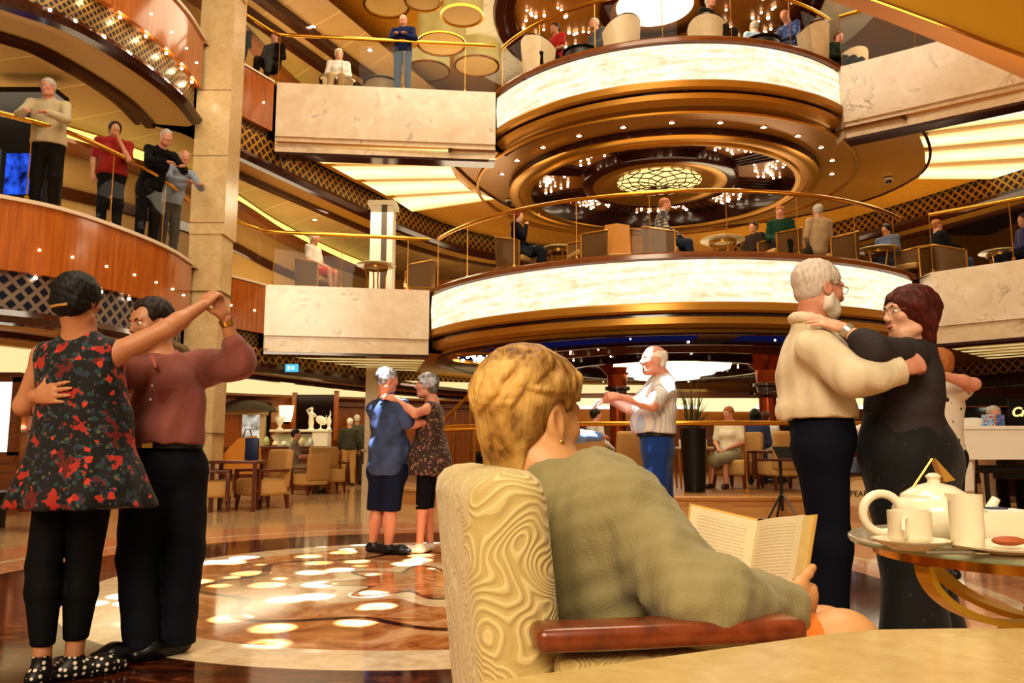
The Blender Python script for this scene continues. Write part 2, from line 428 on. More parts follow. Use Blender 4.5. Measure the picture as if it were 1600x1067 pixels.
# ---------------------------------------------------------------- round lit balconies
def roundbalc(path,zt,zb,lab,steps):
    e=SE('round_balcony',lab,'balcony')
    m=MB(); m.sweep(path,[(-.55,zt),(.06,zt),(.08,zt-.03),(.08,zt-.1),(.02,zt-.12)]); S('wood_rim',m,M['midwood'],e)
    m=MB(); m.sweep(path,[(0,zt-.12),(.02,(zt+zb)/2),(0,zb)]); S('lit_onyx_band',m,M['band'],e)
    m=MB(); m.sweep(path,[(0,zb),(.07,zb),(.08,zb-.03),(.08,zb-.13),(.03,zb-.16),(-.02,zb-.16)]); S('gold_moulding',m,M['goldsoft'],e)
    m=MB(); m.sweep(path,[(-.02,zb-.16),(-.06,zb-.17),(-.06,zb-.22)]); S('dark_bead',m,M['darkwood'],e)
    m=MB(); m.sweep(path,steps); S('gold_soffit_step',m,M['goldsoft'],e)
    return e
rb2=roundbalc(CIR2,4.07,3.25,'round balcony with the wide glowing onyx band, middle level',[(-.02,3.03),(-.02,2.92),(-.1,2.86),(-.2,2.86),(-.22,2.80),(-.5,2.78)])
rb3=roundbalc(CIR3,8.15,7.33,'smaller round balcony with glowing onyx band at the top',[(.0,7.12),(.0,7.02),(-.1,6.95),(-.2,6.93),(-.25,6.9)])
# ---------------------------------------------------------------- upper soffit rings of the middle level
def annulus(mb,c,r0,r1,z,n=64,a0=0,a1=2*PI): return mb.lathe([(r0,z),(r1,z)],c=(c[0],c[1],0),n=n,a0=a0,a1=a1)
e=SE('ceiling_ring','dark wood ring and star ceiling under the upper round balcony','ceiling')
HOLE=arc(C,3.41,0,2*PI*63/64,63)
m=MB(); m.lathe([(3.4,6.92),(3.4,6.72)],c=(*C,0),n=72); S('dark_drum',m,M['darkwood'],e)
m=MB(); m.lathe([(3.4,6.72),(3.42,6.69),(3.36,6.66),(3.2,6.66),(3.17,6.7),(3.05,6.7),(3.02,6.66),(2.92,6.67),(2.9,6.72)],c=(*C,0),n=72); S('gold_ring',m,M['gold'],e)
m=MB(); m.lathe([(2.9,6.7),(2.9,7.1)],c=(*C,0),n=72); S('dark_inner_wall',m,M['darkwood'],e)
m=MB(); annulus(m,C,1.4,2.95,7.1); S('star_ceiling',m,plain('amber_ceiling','#9a6020',.3,.15,var=.2),e)
m=MB(); m.lathe([(1.75,7.1),(1.75,6.9),(1.7,6.87),(1.5,6.87)],c=(*C,0),n=48); S('dark_inner_drum',m,M['darkwood'],e)
m=MB(); m.lathe([(1.5,6.87),(1.35,6.84),(1.2,6.9),(.95,6.95)],c=(*C,0),n=48); S('gold_inner_ring',m,M['gold'],e)
for k in range(8):
    a=k*PI/4+.2; m=MB()
    for q in (-.26,-.09,.09,.26):
        dx,dy=math.cos(a),math.sin(a); p0=(C[0]+dx*1.78-dy*q*.8,C[1]+dy*1.78+dx*q*.8,7.07); p1=(C[0]+dx*2.88-dy*q*1.2,C[1]+dy*2.88+dx*q*1.2,7.07); m.beam(p0,p1,.07,.06)
    m.build('radial_rib',M['darkwood'],e)
def stars(c,r0,r1,z,n,size,seed,skip=True):
    rr=random.Random(seed); m=MB(); k=0
    while k<n:
        a=rr.uniform(0,2*PI); r=math.sqrt(rr.uniform(r0*r0,r1*r1))
        if skip:
            da=(a-.2+PI/8)%(PI/4)-PI/8
            if abs(da)*r<.36: continue
        m.ball((c[0]+math.cos(a)*r,c[1]+math.sin(a)*r,z),size*rr.uniform(.8,1.2),3); k+=1
    return m
o=stars(C,1.9,2.8,7.06,200,.03,3).build('star_lights',M['star'],e); o['kind']='stuff'
dl=thing('dome_lamp','round gold dome lamp with dark leading at the middle of the star ceiling','lamp',(C[0],C[1],6.95))
m=MB(); m.lathe([(1e-4,-.12),(.3,-.115),(.6,-.09),(.85,-.04),(.95,0)],n=40); m.build('lamp_bowl',glow('amber_glass','#ffd98a',1.5),dl)
m=MB()
for k in range(12):
    a=k*PI/6; m.tube([(math.cos(a+.5*u)*r,math.sin(a+.5*u)*r,z-.012) for u,(r,z) in enumerate([(.06,-.12),(.3,-.115),(.6,-.09),(.85,-.04),(.95,0)])],.014,5)
    m.tube([(math.cos(a-.5*u)*r,math.sin(a-.5*u)*r,z-.012) for u,(r,z) in enumerate([(.06,-.12),(.3,-.115),(.6,-.09),(.85,-.04),(.95,0)])],.014,5)
m.lathe([(.45,-.118),(.47,-.118)],n=40); m.build('lamp_leading',M['darkwood'],dl)
# flat ceilings of the middle level (soffit of the upper deck)
e=SE('ceiling_middle_level','golden wood ceiling over the middle gallery with bronze disc and lit fan panels','ceiling')
base=DL+[(1.2,26),(6.2,26)]+DR+[(11.8,10.2)]+[(7.2,13.45),(6.2,14.15)]+[tuple(p) for p in arc(C3,R3-.2,*angs(C3,(-.33,15.45),(6.25,14.3)),n=24)][::-1]+[(-.33,15.3),(-4.62,14.8)]
S('gold_wood_ceiling',poly(MB(),base,6.86,True,HOLE),M['goldwood'],e)
disc=[tuple(p) for p in spline([(-1.25,15.1),(-1.3,15.6),(-1.1,16.5),(-.6,17.9),(.2,19.3),(1.6,20.6),(3.4,21.2),(5.4,20.8),(7.2,19.9),(8.5,18.4),(8.85,16.8),(8.5,15.5),(7.7,14.2),(7.0,13.55)],4)]
hole=[tuple(p) for p in arc(C3,R3-.25,*angs(C3,(6.25,14.3),(-.33,15.45)),n=24)] if False else []
S('bronze_disc',poly(MB(),disc+[(6.2,14.15)]+[tuple(p) for p in arc(C3,R3-.2,*angs(C3,(-.33,15.45),(6.25,14.3)),n=24)][::-1]+[(-.33,15.3)],6.83,True,HOLE),M['bronze'],e)
m=MB(); m.sweep(disc,[(0,6.83),(0,6.80),(.05,6.79),(.05,6.86)]); S('bronze_edge',m,M['darkwood'],e)
m=MB(); m.lathe([(4.1,6.83),(4.1,6.79),(4.16,6.79),(4.16,6.83)],c=(*C,0),n=64); S('bronze_ring_line',m,M['gold'],e)
def strip(p,name='lit_fan_panel',par=None,mat='strip'):
    m=MB(); m.quad(*p); return m.build(name,M[mat],par)
z=6.815
for q in (((455,228),(700,233),(701,256),(505,256)),((516,259),(703,258),(713,279),(556,281)),((564,284),(716,281),(736,299),(604,306)),((612,309),(739,301),(778,311),(644,331)),
          ((1410,186),(1720,137),(1720,171),(1432,208)),((1437,213),(1720,177),(1720,206),(1444,231)),((1445,237),(1720,213),(1720,240),(1446,256)),((1446,261),(1720,247),(1720,280),(1434,280))):
    strip([Z(*p,z) for p in q],par=e)
# bulkheads with lattice that carry on behind the marble fronts
def bulkhead(path,zt,lab,h=.5):
    e=SE('lattice_bulkhead',lab,'ceiling')
    m=MB(); m.sweep(path,[(-.12,zt),(-.12,zt-h)]); S('lattice_band',m,M['lattice_b'],e)
    m=MB(); m.sweep(path,[(-.12,zt-h+.02),(.0,zt-h),(.04,zt-h-.08),(-.05,zt-h-.16),(-.15,zt-h-.18)]); S('dark_rim',m,M['darkwood'],e)
    m=MB(); m.sweep(path,[(-.15,zt-h-.18),(-.6,zt-h-.16)]); S('tan_soffit',m,M['goldsoft'],e)
    m=MB(); m.sweep(path,[(-.6,zt-h-.16),(-.6,zt-h-.24),(-.76,zt-h-.24),(-.76,zt-h-.1)]); S('dark_trim',m,M['darkwood'],e)
bulkhead(DL,6.9,'gold lattice bulkhead running back from the pillar under the upper deck'); bulkhead(DR,6.9,'gold lattice bulkhead at the right end of the middle gallery ceiling')
bulkhead(DL,2.82,'gold lattice bulkhead above the ground floor lounge',.3); bulkhead(DR,2.82,'gold lattice bulkhead above the bottle shelves',.3)
# tan ceilings behind the left gallery, with radial seams
def seam_ceiling():
    t=NT('seamed_ceiling'); c=t.n('ShaderNodeTexCoord'); x=t.n('ShaderNodeSeparateXYZ'); t.l(c.outputs['Object'],x.inputs[0])
    a=t.math('ARCTAN2',t.math('SUBTRACT',x.outputs[1],8.0),t.math('SUBTRACT',x.outputs[0],6.0))
    f=t.math('FRACT',t.math('MULTIPLY',a,14)); k=t.math('LESS_THAN',f,.025)
    n=t.noise(t.coord(),.8,3); base=t.ramp(n,[(.3,'#a98048'),(.7,'#bb9358')])
    return t.bsdf(t.mix(k,base,'#d8b878'),.4)
M['seam']=seam_ceiling()
zone=[p for p in inset(BAY,-.95)]+[(-5.9,13.6)]+inset(DL,-.7)[1:]+[(1.2,26),(-14,26),(-14,7.5)]
S('ceiling_left_gallery',poly(MB(),zone,6.52,True),M['seam'],label='tan seamed ceiling over the left gallery, middle level',cat='ceiling')
S('ceiling_upper_left',poly(MB(),[(-14,5),(-4.6,5),(-4.4,15),(-2.2,20),(1,26),(-14,26)],10.5,True),M['seam'],label='tan seamed ceiling over the upper gallery',cat='ceiling')
for zf,zt,lab in((0,2.62,'curved wood wall of the ground floor lounge at the left'),(4,6.52,'curved inner wall of the middle left gallery with a glowing cove'),(8.02,10.5,'curved inner wall of the upper left gallery with a glowing cove')):
    if zf==0: continue
    e=SE('wall_inner',lab,'wall')
    m=MB(); m.sweep(INL,[(0,zt-.42),(0,zf)]); S('wall_panel',m,M['tan'] if zf else M['wood'],e)
    m=MB(); m.sweep(INL,[(.0,zt-.02),(.0,zt-.36)]); S('cove_glow',m,M['cove'],e)
    m=MB(); m.sweep(INL,[(.02,zt-.36),(.34,zt-.34),(.36,zt-.42),(.3,zt-.5),(0,zt-.52)]); S('cove_lip',m,M['midwood'],e)
    m=MB(); m.sweep(INL,[(.02,zt-1.1),(.05,zt-1.12),(.05,zt-1.3),(.02,zt-1.32)]); S('dark_rail',m,M['darkwood'],e)
m=MB()
for off in (.9,1.6):
    m.sweep(DL,[(-off,10.5),(-off,10.3),(-off-.25,10.3),(-off-.25,10.5)])
S('trim_upper_beams',m,M['darkwood'],label='dark wood beams curving across the upper gallery ceiling',cat='beam')
# ---------------------------------------------------------------- top ceiling over the round balconies
e=SE('ceiling_top','white ceiling ring with dark wood rim over the top balcony','ceiling')
m=MB(); annulus(m,C,3.8,5.15,11.0); S('white_ring',m,marble('white_ring_panel','#d8c8aa','#a08a68','#e8dcc4',.3),e)
m=MB(); m.lathe([(5.15,11.0),(5.15,11.3)],c=(*C,0),n=64); S('ring_edge',m,M['darkwood'],e)
m=MB(); m.lathe([(3.8,11.0),(3.75,10.92),(3.55,10.92),(3.5,11),(3.3,11.05),(3.3,11.3)],c=(*C,0),n=64); S('dark_rim',m,M['darkwood'],e)
m=MB(); annulus(m,C,.5,3.35,11.25); S('amber_ceiling',m,plain('amber_ceiling','#9a6020',.3,.15,var=.2),e)
m=MB(); m.lathe([(1.3,11.25),(1.3,11.1),(1.05,11.08)],c=(*C,0),n=48); S('dark_inner_drum',m,M['darkwood'],e)
m=MB(); m.sweep([(-14,27),(16,27)],[(0,11.2)]*2) if False else None
m=MB(); poly(m,[(-14,12),(16,12),(16,27),(-14,27)],11.35,True); S('outer_ceiling',m,M['goldwood'],e)
o=stars(C,1.6,3.2,11.2,150,.04,5,False).build('star_lights',M['star'],e); o['kind']='stuff'
m=MB(); m.lathe([(1e-4,-.2),(.4,-.18),(.7,-.1),(.9,0)],n=40)
o=m.build('disc_lamp',glow('white_lamp','#fff3c8',2.2),loc=(C[0],C[1],11.23)); tag(o,'large glowing white disc lamp above the top round balcony','lamp')
# ---------------------------------------------------------------- gold canopy bulkhead across the top right corner
a0=Z(1235,-20,6.3);a1=Z(1420,47,6.3);a2=Z(1640,142,6.3); b0=Z(1335,-12,5.9);b1=Z(1480,41,5.9);b2=Z(1640,102,5.9)
e=SE('gold_canopy','big gold canopy bulkhead across the upper right corner','ceiling')
m=MB(); la=spline([Z(1010,-95,6.3),a0,a1,a2,Z(2000,310,6.3)],8); lb=spline([Z(1120,-85,5.9),b0,b1,b2,Z(2000,235,5.9)],8)
vs=la+lb; n=len(la); m.add(vs,[(i,i+1,n+i+1,n+i) for i in range(n-1)],True); S('canopy_underside',m,plain('canopy_gold','#d08a3a',.45,.0,var=.06,scale=1),e)
m=MB(); up=[p+Vector((.35,-.25,5.2)) for p in lb]; vs=lb+up; m.add(vs,[(i,i+1,n+i+1,n+i) for i in range(n-1)],True); S('canopy_face',m,plain('canopy_yellow','#dfa52c',.4,.1,var=.1,scale=.8),e)
m=MB(); m.tube(lb,.025,8); S('canopy_bead',m,M['brass'],e)
# ---------------------------------------------------------------- square marble pillar on the left
e=SE('column_left','tall square cream stone pillar left of the marble balconies','column')
m=MB(); m.box((-5.27,13.62,2.3),(.56,.56,4.6)); m.box((-5.25,13.62,6.9),(.6,.6,4.6)); m.box((-5.12,13.55,10.6),(.42,.5,3.0)); S('stone_shaft',m,marble('pillar_stone','#c4a675','#9a7a48','#d9c096',.3,1.5),e)
m=MB()
for zz in (1.2,2.4,3.6,4.8,6.0,7.2): m.box((-5.26,13.62,zz),(.615,.615,.012))
S('stone_joint',m,plain('joint','#8f744a',.6),e)
# ================================================================ ground floor shell
e=SE('ceiling_ground','low ceiling over the ground floor lounge and under the round balcony','ceiling')
gb=DL+[(1.2,26),(6.2,26)]+DR+[(11.8,10.0)]+[(10.6,10.95),(8.4,12.9),(7.45,14.3)]+[tuple(p) for p in arc(C2,R2-.4,*angs(C2,(-1.62,15.6),(7.55,14.3)),n=24)][::-1]+[(-1.62,15.55),(-4.6,14.95)]
M['mahog_ceiling']=wood('mahogany_ceiling','#1f0d0c','#45200f',.2,'x',.5)
S('dark_ceiling',poly(MB(),gb,2.80,True),M['goldsoft'],e)
S('left_ceiling',poly(MB(),[p for p in inset(BAY,-.95)]+[(-5.9,13.6)]+inset(DL,-.7)[1:]+[(1.2,26),(-14,26),(-14,7.5)],2.6,True),M['tan'],e)
m=MB(); annulus(m,C,1.0,5.0,2.775); S('mahogany_disc',m,M['mahog_ceiling'],e)
for r,w,z0,mt in((4.85,.1,2.76,'darkwood'),(3.9,.16,2.72,'darkwood'),(3.1,.1,2.68,'midwood'),(2.2,.12,2.62,'darkwood')):
    m=MB(); m.lathe([(r,2.78),(r,z0),(r-w,z0),(r-w,2.78)],c=(*C,0),n=64); S('ceiling_step',m,M[mt],e)
m=MB(); annulus(m,C,4.0,4.7,2.77,64,PI*1.05,PI*1.48); annulus(m,C,4.0,4.7,2.77,64,PI*1.53,PI*1.9); S('blue_cove',m,M['blueglow'],e)
o=stars(C,1.7,4.6,2.755,70,.02,11,False).build('star_lights',M['star'],e); o['kind']='stuff'
# gold beams under the marble fronts, their brightness put in as a glow
for path,sg in ((ML2,-1),(MR2,1)):
    P0,P1=Vector(path[0]),Vector(path[1])+(Vector(path[1])-Vector(path[0]))*(.0 if sg<0 else .9)
    d=(P1-P0).normalized(); n=Vector((-d.y,d.x))
    for k in range(6):
        a=P0+n*(.35+k*.52)+d*(.3*k if sg<0 else 0); b=P1+n*(.35+k*.52)
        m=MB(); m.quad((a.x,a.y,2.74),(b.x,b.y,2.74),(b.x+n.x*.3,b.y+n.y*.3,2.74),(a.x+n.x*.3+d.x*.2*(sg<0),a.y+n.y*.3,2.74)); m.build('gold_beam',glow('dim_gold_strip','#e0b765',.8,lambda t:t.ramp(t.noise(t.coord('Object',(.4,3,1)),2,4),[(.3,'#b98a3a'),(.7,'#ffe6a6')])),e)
# round pool of the lower left ring with its ornaments
m=MB(); m.lathe([(.95,2.79),(.95,2.72),(.85,2.70),(.85,2.79)],c=(-.35,15.9,0),n=36); S('ornament_ring',m,M['gold'],e)
o=stars((-.35,15.9),.05,.8,2.74,60,.035,4,False).build('ornament_glass',M['star'],e); o['kind']='stuff'  # glowing beads put in for the glass ornaments
# lit cove over the lounge
INQ=[tuple(p) for p in spline([(-14,9.5),(-11.5,13.5),(-9.5,17.5),(-6.8,20.8),(-3.2,22.6),(.5,23.6),(3.4,24)],5)]
e=SE('wall_lounge','cherry wood lounge wall with a glowing cream cove above','wall')
m=MB(); m.sweep(INQ,[(0,2.35),(1.0,2.45),(3.2,2.58)],True); S('cream_cove',m,glow('cream_cove','#f6dca0',1.0),e)
m=MB(); m.sweep(INQ,[(0,2.36),(.25,2.34),(.3,2.28),(.15,2.2),(.15,2.08),(0,2.05)]); S('cornice',m,M['midwood'],e)
m=MB(); m.sweep(INQ,[(0,2.06),(0,0)]); S('wood_wall',m,M['wood'],e)
def on(path,x):
    for a,b in zip(path,path[1:]):
        if a[0]<=x<=b[0]: return a[1]+(b[1]-a[1])*(x-a[0])/(b[0]-a[0])
def wallpanel(px0,px1,py0,py1,mt,name,par=e,Y=None,th=.03):
    a=U((px0+px1)/2,(py0+py1)/2,Y); b0=U(px0,py0,Y); b1=U(px1,py1,Y)
    mm=MB(); mm.box(((b0.x+b1.x)/2,Y,(b0.z+b1.z)/2),(b1.x-b0.x,th,b0.z-b1.z)); return mm.build(name,mt,par)
# marble post behind the middle couple
e=SE('column_slim','slim cream marble post behind the couple in denim and floral print','column')
m=MB(); b=U(580,760,17.8); m.box((b.x,17.8,1.4),(.3,.3,2.8)); m.box((b.x,17.8,.3),(.36,.36,.6)); m.box((b.x,17.8,.9),(.4,.4,.05)); S('post_shaft',m,M['marble'],e)
# copper columns under the round balcony
for px,Y,lab in((1202,16.0,'copper column under the round balcony, beside the bar shelves'),(966,17.0,'copper column behind the man in jeans')):
    p=U(px,690,Y); cc=SE('column_copper',lab,'column')
    m=MB(); m.lathe([(.17,0),(.17,1.95)],c=(p.x,Y,.0),n=24); S('shaft',m,M['copper'],cc)
    m=MB(); m.lathe([(.2,1.95),(.27,2.0),(.27,2.05),(.2,2.07),(.2,2.16),(.27,2.18),(.27,2.24),(.2,2.26)],c=(p.x,Y,0),n=24); S('dark_collar',m,M['darkwood'],cc)
    m=MB(); m.lathe([(.2,2.26),(.22,2.5),(.34,2.62),(.5,2.79)],c=(p.x,Y,0),n=24); S('capital',m,M['copper'],cc)
# white column on the middle deck
e=SE('column_white','white square column with a dark inset standing on the middle deck at the left','column')
p=U(598,400,17.6); m=MB(); m.box((p.x,17.6,5.2),(.5,.5,2.5)); m.box((p.x,17.6,6.42),(.62,.62,.1)); S('shaft',m,plain('white_paint','#d8ccb8',.4),e)
m=MB(); m.box((p.x+.06,17.34,5.2),(.12,.02,2.4)); S('dark_inset',m,plain('inset','#4a3d30',.5),e)
# ================================================================ railings
def resample(path,step):
    P=[Vector(p[:2]) for p in path]; S_=[0]
    for a,b in zip(P,P[1:]): S_.append(S_[-1]+(b-a).length)
    n=max(1,round(S_[-1]/step)); out=[]
    for k in range(n+1):
        t=S_[-1]*k/n; i=0
        while i<len(P)-2 and S_[i+1]<t: i+=1
        u=(t-S_[i])/max(1e-9,S_[i+1]-S_[i]); out.append(P[i].lerp(P[i+1],min(1,u)))
    return out
def railing(path,z,label,h=1.06,step=1.25,sub=6,off=-.12,glass=True,posts=True,group='glass railings'):
    pp=inset(path,off); r=thing('glass_railing',label,'railing',(pp[0][0],pp[0][1],z)); o0=Vector((pp[0][0],pp[0][1]))
    fine=[q-o0 for q in resample(pp,step/sub)]
    m=MB(); m.tube([(q.x,q.y,h) for q in fine],.036,10); m.build('handrail',M['brass'],r)
    n=len(fine)-1; k=0
    while k<n:
        seg=fine[k:min(n,k+sub)+1]; 
        if glass and len(seg)>1:
            vs=[];fs=[]
            for i,q in enumerate(seg):
                vs+=[(q.x,q.y,.02),(q.x,q.y,h-.12)]
                if i: fs.append((2*i-2,2*i,2*i+1,2*i-1))
            m=MB(); m.add(vs,fs,True); m.build('glass_panel',M['glass'],r)
        if posts:
            q=seg[0]; m=MB(); m.box((q.x,q.y,h/2),(.012,.012,h)); m.box((q.x,q.y,.04),(.04,.04,.08)); m.build('post',M['goldsoft'],r)
        k+=sub
    return r
railing(BAY,4.06,'curved brass and glass railing on the left gallery with people leaning on it',1.08)
railing(SIDE+ML2,4.02,'straight glass railing above the middle marble front, left of the round balcony')
railing(CIR2,4.07,'curved glass railing with brass handrail around the middle round balcony',1.06)
railing(MR2,4.02,'glass railing above the middle marble front at the right end')
railing(SIDE+ML3,8.08,'straight glass railing above the upper marble front, where the man in navy leans')
railing(CIR3,8.15,'curved glass railing around the upper round balcony',1.0)
railing(MR3,8.08,'short glass railing above the upper marble front at the right')
# ================================================================ stage
e=SE('stage_platform','low wooden band platform with a stepped front edge under the round balcony','stage')
ST=arc((3.35,17.5),6.25,PI*1.06,PI*1.86,48)
m=MB(); m.sweep(ST,[(-.6,.29),(.05,.29),(.07,.27),(.05,.23),(0,.22),(0,.15),(.03,.14),(.03,.0)]); S('stage_front',m,wood('stage_wood','#b5814a','#cf9c62',.3,'x'),e)
m=MB(); poly(m,ST+[(9,24),(-2,24)],.285); S('stage_floor',m,plain('stage_floor','#8a5a30',.35),e)
STR=arc((3.35,17.5),6.0,PI*1.2,PI*1.74,30)
railing(STR,.29,'glass railing with brass handrail along the edge of the band platform',1.02,1.4)
# stair rail at the left of the stage
p=U(690,660,15.5); r=thing('stair_railing','slanted brass stair rail behind the woman in the floral dress','railing',(p.x,15.5,0))
q=U(752,598,15.5)-p
m=MB(); m.tube([(-.5,0,p.z-.45),(0,0,p.z),(q.x,0,p.z+q.z),(q.x+.6,0,p.z+q.z+.6)],.035,8); m.build('handrail',M['brass'],r)
for k,x in enumerate((.25,.55,.85,1.15)):
    m=MB(); m.tube([(x,0,.3),(x,0,p.z-.02+x*1.0)],.018,8); m.build('post',M['brass'],r)
p=U(750,750,14.0); r=thing('platform_gate','short brass gate rail left of the blonde woman\'s head','railing',(p.x,14.0,.29))
m=MB(); m.tube([(-.72,0,.98),(.75,0,1.02)],.04,8); m.build('handrail',M['brass'],r)
for x in (-.65,-.1,.12,.55):
    m=MB(); m.tube([(x,0,0),(x,0,.98)],.028,8); m.build('post',M['brass'],r)
m=MB(); m.quad((-.6,.01,.05),(.5,.01,.05),(.5,.01,.9),(-.6,.01,.9)); m.build('glass_panel',M['glass'],r)
# ================================================================ chairs and tables
M['tanfab']=plain('tan_fabric','#c49a5f',.85,var=.08,scale=20)
M['tanfab2']=plain('beige_fabric','#b68a52',.85,var=.08,scale=20)
M['legwood']=wood('dark_red_leg','#4a1d0d','#6d3016',.3)
M['cane']=plain('woven_cane','#6b4a20',.6,var=.25,scale=60)
M['cream']=plain('cream_leather','#d8c3a0',.45)
M['toptan']=plain('stone_top','#c3a87a',.25)
def club(label,loc,rz,s=1,group=None):
    r=thing('club_armchair',label,'armchair',loc,rz,group)
    m=MB(); m.box((0,.02,.34),(.6,.6,.26),bev=.05); m.build('seat',M['tanfab'],r)
    m=MB(); m.box((0,-.28,.62),(.62,.13,.62),bev=.05,M=Matrix.Rotation(.12,3,'X')); m.build('backrest',M['tanfab2'],r)
    for sx in (-1,1):
        m=MB(); m.box((sx*.34,.02,.6),(.07,.56,.05),bev=.015); m.box((sx*.34,.27,.38),(.065,.06,.44),bev=.012); m.build('arm',M['legwood'],r)
        for sy in (-1,1):
            m=MB(); m.add([(sx*.28+dx*.03,sy*.26+dy*.03,.22) for dx,dy in((-1,-1),(1,-1),(1,1),(-1,1))]+[(sx*.29+dx*.018,sy*.28+dy*.018,0) for dx,dy in((-1,-1),(1,-1),(1,1),(-1,1))],[(0,1,2,3),(7,6,5,4),(0,4,5,1),(1,5,6,2),(2,6,7,3),(3,7,4,0)]); m.build('leg',M['legwood'],r)
    r.scale=(s,s,s); return r
def lounge(label,loc,rz,group=None):
    r=thing('lounge_chair',label,'armchair',loc,rz,group)
    m=MB(); m.box((0,.03,.36),(.54,.54,.12),bev=.04); m.build('seat',M['tanfab'],r)
    m=MB(); vs=[];fs=[]
    cur=[(-.31,.24),(-.32,-.1),(-.24,-.27),(0,-.33),(.24,-.27),(.32,-.1),(.31,.24)]; cur=spline([(x,y,0) for x,y in cur],4)
    for i,q in enumerate(cur):
        t=abs(i/(len(cur)-1)*2-1); zt=.66+.18*(1-t**1.6)
        vs+=[(q.x,q.y,.2),(q.x*1.04,q.y*1.06,zt)]
        if i: fs.append((2*i-2,2*i,2*i+1,2*i-1))
    m.add(vs,fs,True); m.build('backrest',M['cane'],r)
    m=MB(); top=[Vector(vs[2*i+1]) for i in range(len(cur))]; m.tube([Vector((top[0].x,top[0].y,0))]+top+[Vector((top[-1].x,top[-1].y,0))],.018,8); m.build('frame',M['goldsoft'],r)
    m=MB(); m.tube([Vector((q.x,q.y,.2)) for q in cur],.014,6); m.build('lower_rail',M['goldsoft'],r)
    for sx in(-1,1):
        m=MB(); m.tube([(sx*.22,-.28,.22),(sx*.24,-.32,0)],.016,6); m.build('leg',M['goldsoft'],r)
    return r
def tub(label,loc,rz,group=None):
    r=thing('tub_chair',label,'armchair',loc,rz,group)
    m=MB(); m.lathe([(1e-4,.30),(.26,.30),(.3,.34),(.3,.42),(.27,.46),(1e-4,.46)],n=28); m.build('seat',M['cream'],r)
    m=MB(); n=24; vs=[];fs=[]
    for i in range(n+1):
        a=PI*(.93+1.14*i/n); t=abs(i/n*2-1); zt=.62+.3*(1-t**2)
        for rr,zz in ((.34,.12),(.37,.4),(.40,zt),(.36,zt+.015),(.33,zt),(.31,.46)): vs.append((math.cos(a)*rr,math.sin(a)*rr,zz))
    for i in range(n):
        for k in range(5): fs.append((i*6+k,(i+1)*6+k,(i+1)*6+k+1,i*6+k+1))
    m.add(vs,fs,True); m.build('shell',M['cream'],r)
    m=MB(); m.tube([(math.cos(PI*(.93+1.14*i/n))*.385,math.sin(PI*(.93+1.14*i/n))*.385,.635+.3*(1-abs(i/n*2-1)**2)) for i in range(n+1)],.02,6); m.build('dark_edge',M['darkwood'],r)
    m=MB(); m.lathe([(.2,0),(.2,.02),(.03,.04),(.03,.3)],n=20); m.build('pedestal',M['brass'],r)
    return r
def cafe(label,loc,rz=0,r0=.36,h=.7,group=None):
    r=thing('round_table',label,'table',loc,rz,group)
    m=MB(); m.lathe([(1e-4,h-.035),(r0-.02,h-.035),(r0,h-.025),(r0,h-.008),(r0-.01,h),(1e-4,h)],n=36); m.build('tabletop',M['toptan'],r)
    m=MB(); m.lathe([(r0*.6,h-.1),(r0*.62,h-.1),(r0*.62,h-.04),(r0*.6,h-.04)],n=28); m.build('apron_ring',M['goldsoft'],r)
    for k in range(4):
        a=k*PI/2+.4; m=MB(); m.tube([(math.cos(a)*r0*.6,math.sin(a)*r0*.6,h-.04),(math.cos(a)*r0*.42,math.sin(a)*r0*.42,h*.5),(math.cos(a)*r0*.6,math.sin(a)*r0*.6,0)],.016,6); m.build('leg',M['goldsoft'],r)
    return r
def drumtable(label,loc,r0=.34,h=.55,mt=None,group=None):
    r=thing('drum_table',label,'table',loc,0,group)
    m=MB(); m.lathe([(1e-4,h-.03),(r0,h-.03),(r0+.01,h-.01),(r0,h),(1e-4,h)],n=32); m.build('tabletop',M['black'],r)
    m=MB(); m.lathe([(r0*.85,0),(r0*.95,.1),(r0*.95,h-.1),(r0*.9,h-.03)],n=32); m.build('drum_base',mt or plain('dark_drum','#2c2017',.4),r)
    return r
def F2(px,Y): v=U(px,400,Y); return (v.x,Y,3.98)
def F3(px,Y): v=U(px,60,Y); return (v.x,Y,8.02)
def F1(px,Y,z=0.0): v=U(px,720,Y); return (v.x,Y,z)
A=math.atan2
# middle deck, round balcony
lounge('woven lounge chair holding the red-haired woman in black',F2(805,14.3),-PI/2-.5)
cafe('small stone-topped table to the right of the red-haired woman',F2(873,14.6),0,.3)
lounge('empty woven lounge chair to the right of the small stone-topped table',F2(918,13.9),PI/2+.3)
lounge('woven lounge chair with the man in the checked shirt',F2(1035,13.7),-PI/2-.3)
cafe('round stone-topped table to the right of the man in the checked shirt',F2(1130,14.0),0,.4)
lounge('woven lounge chair with the man in green',F2(1220,13.8),PI/2+.2)
lounge('woven lounge chair behind the grey-haired man facing away',F2(1310,14.1),PI/2)
cafe('round table in front of the woman in grey blue',F2(1372,14.7),0,.38)
lounge('woven lounge chair past the tall tan screen, right end of round balcony',F2(1420,14.9),2.2)
lounge('woven lounge chair with the man in the black jacket',F2(1478,15.0),-PI/2-.2)
cafe('round table at the right end of the middle deck',F2(1562,14.9),0,.36)
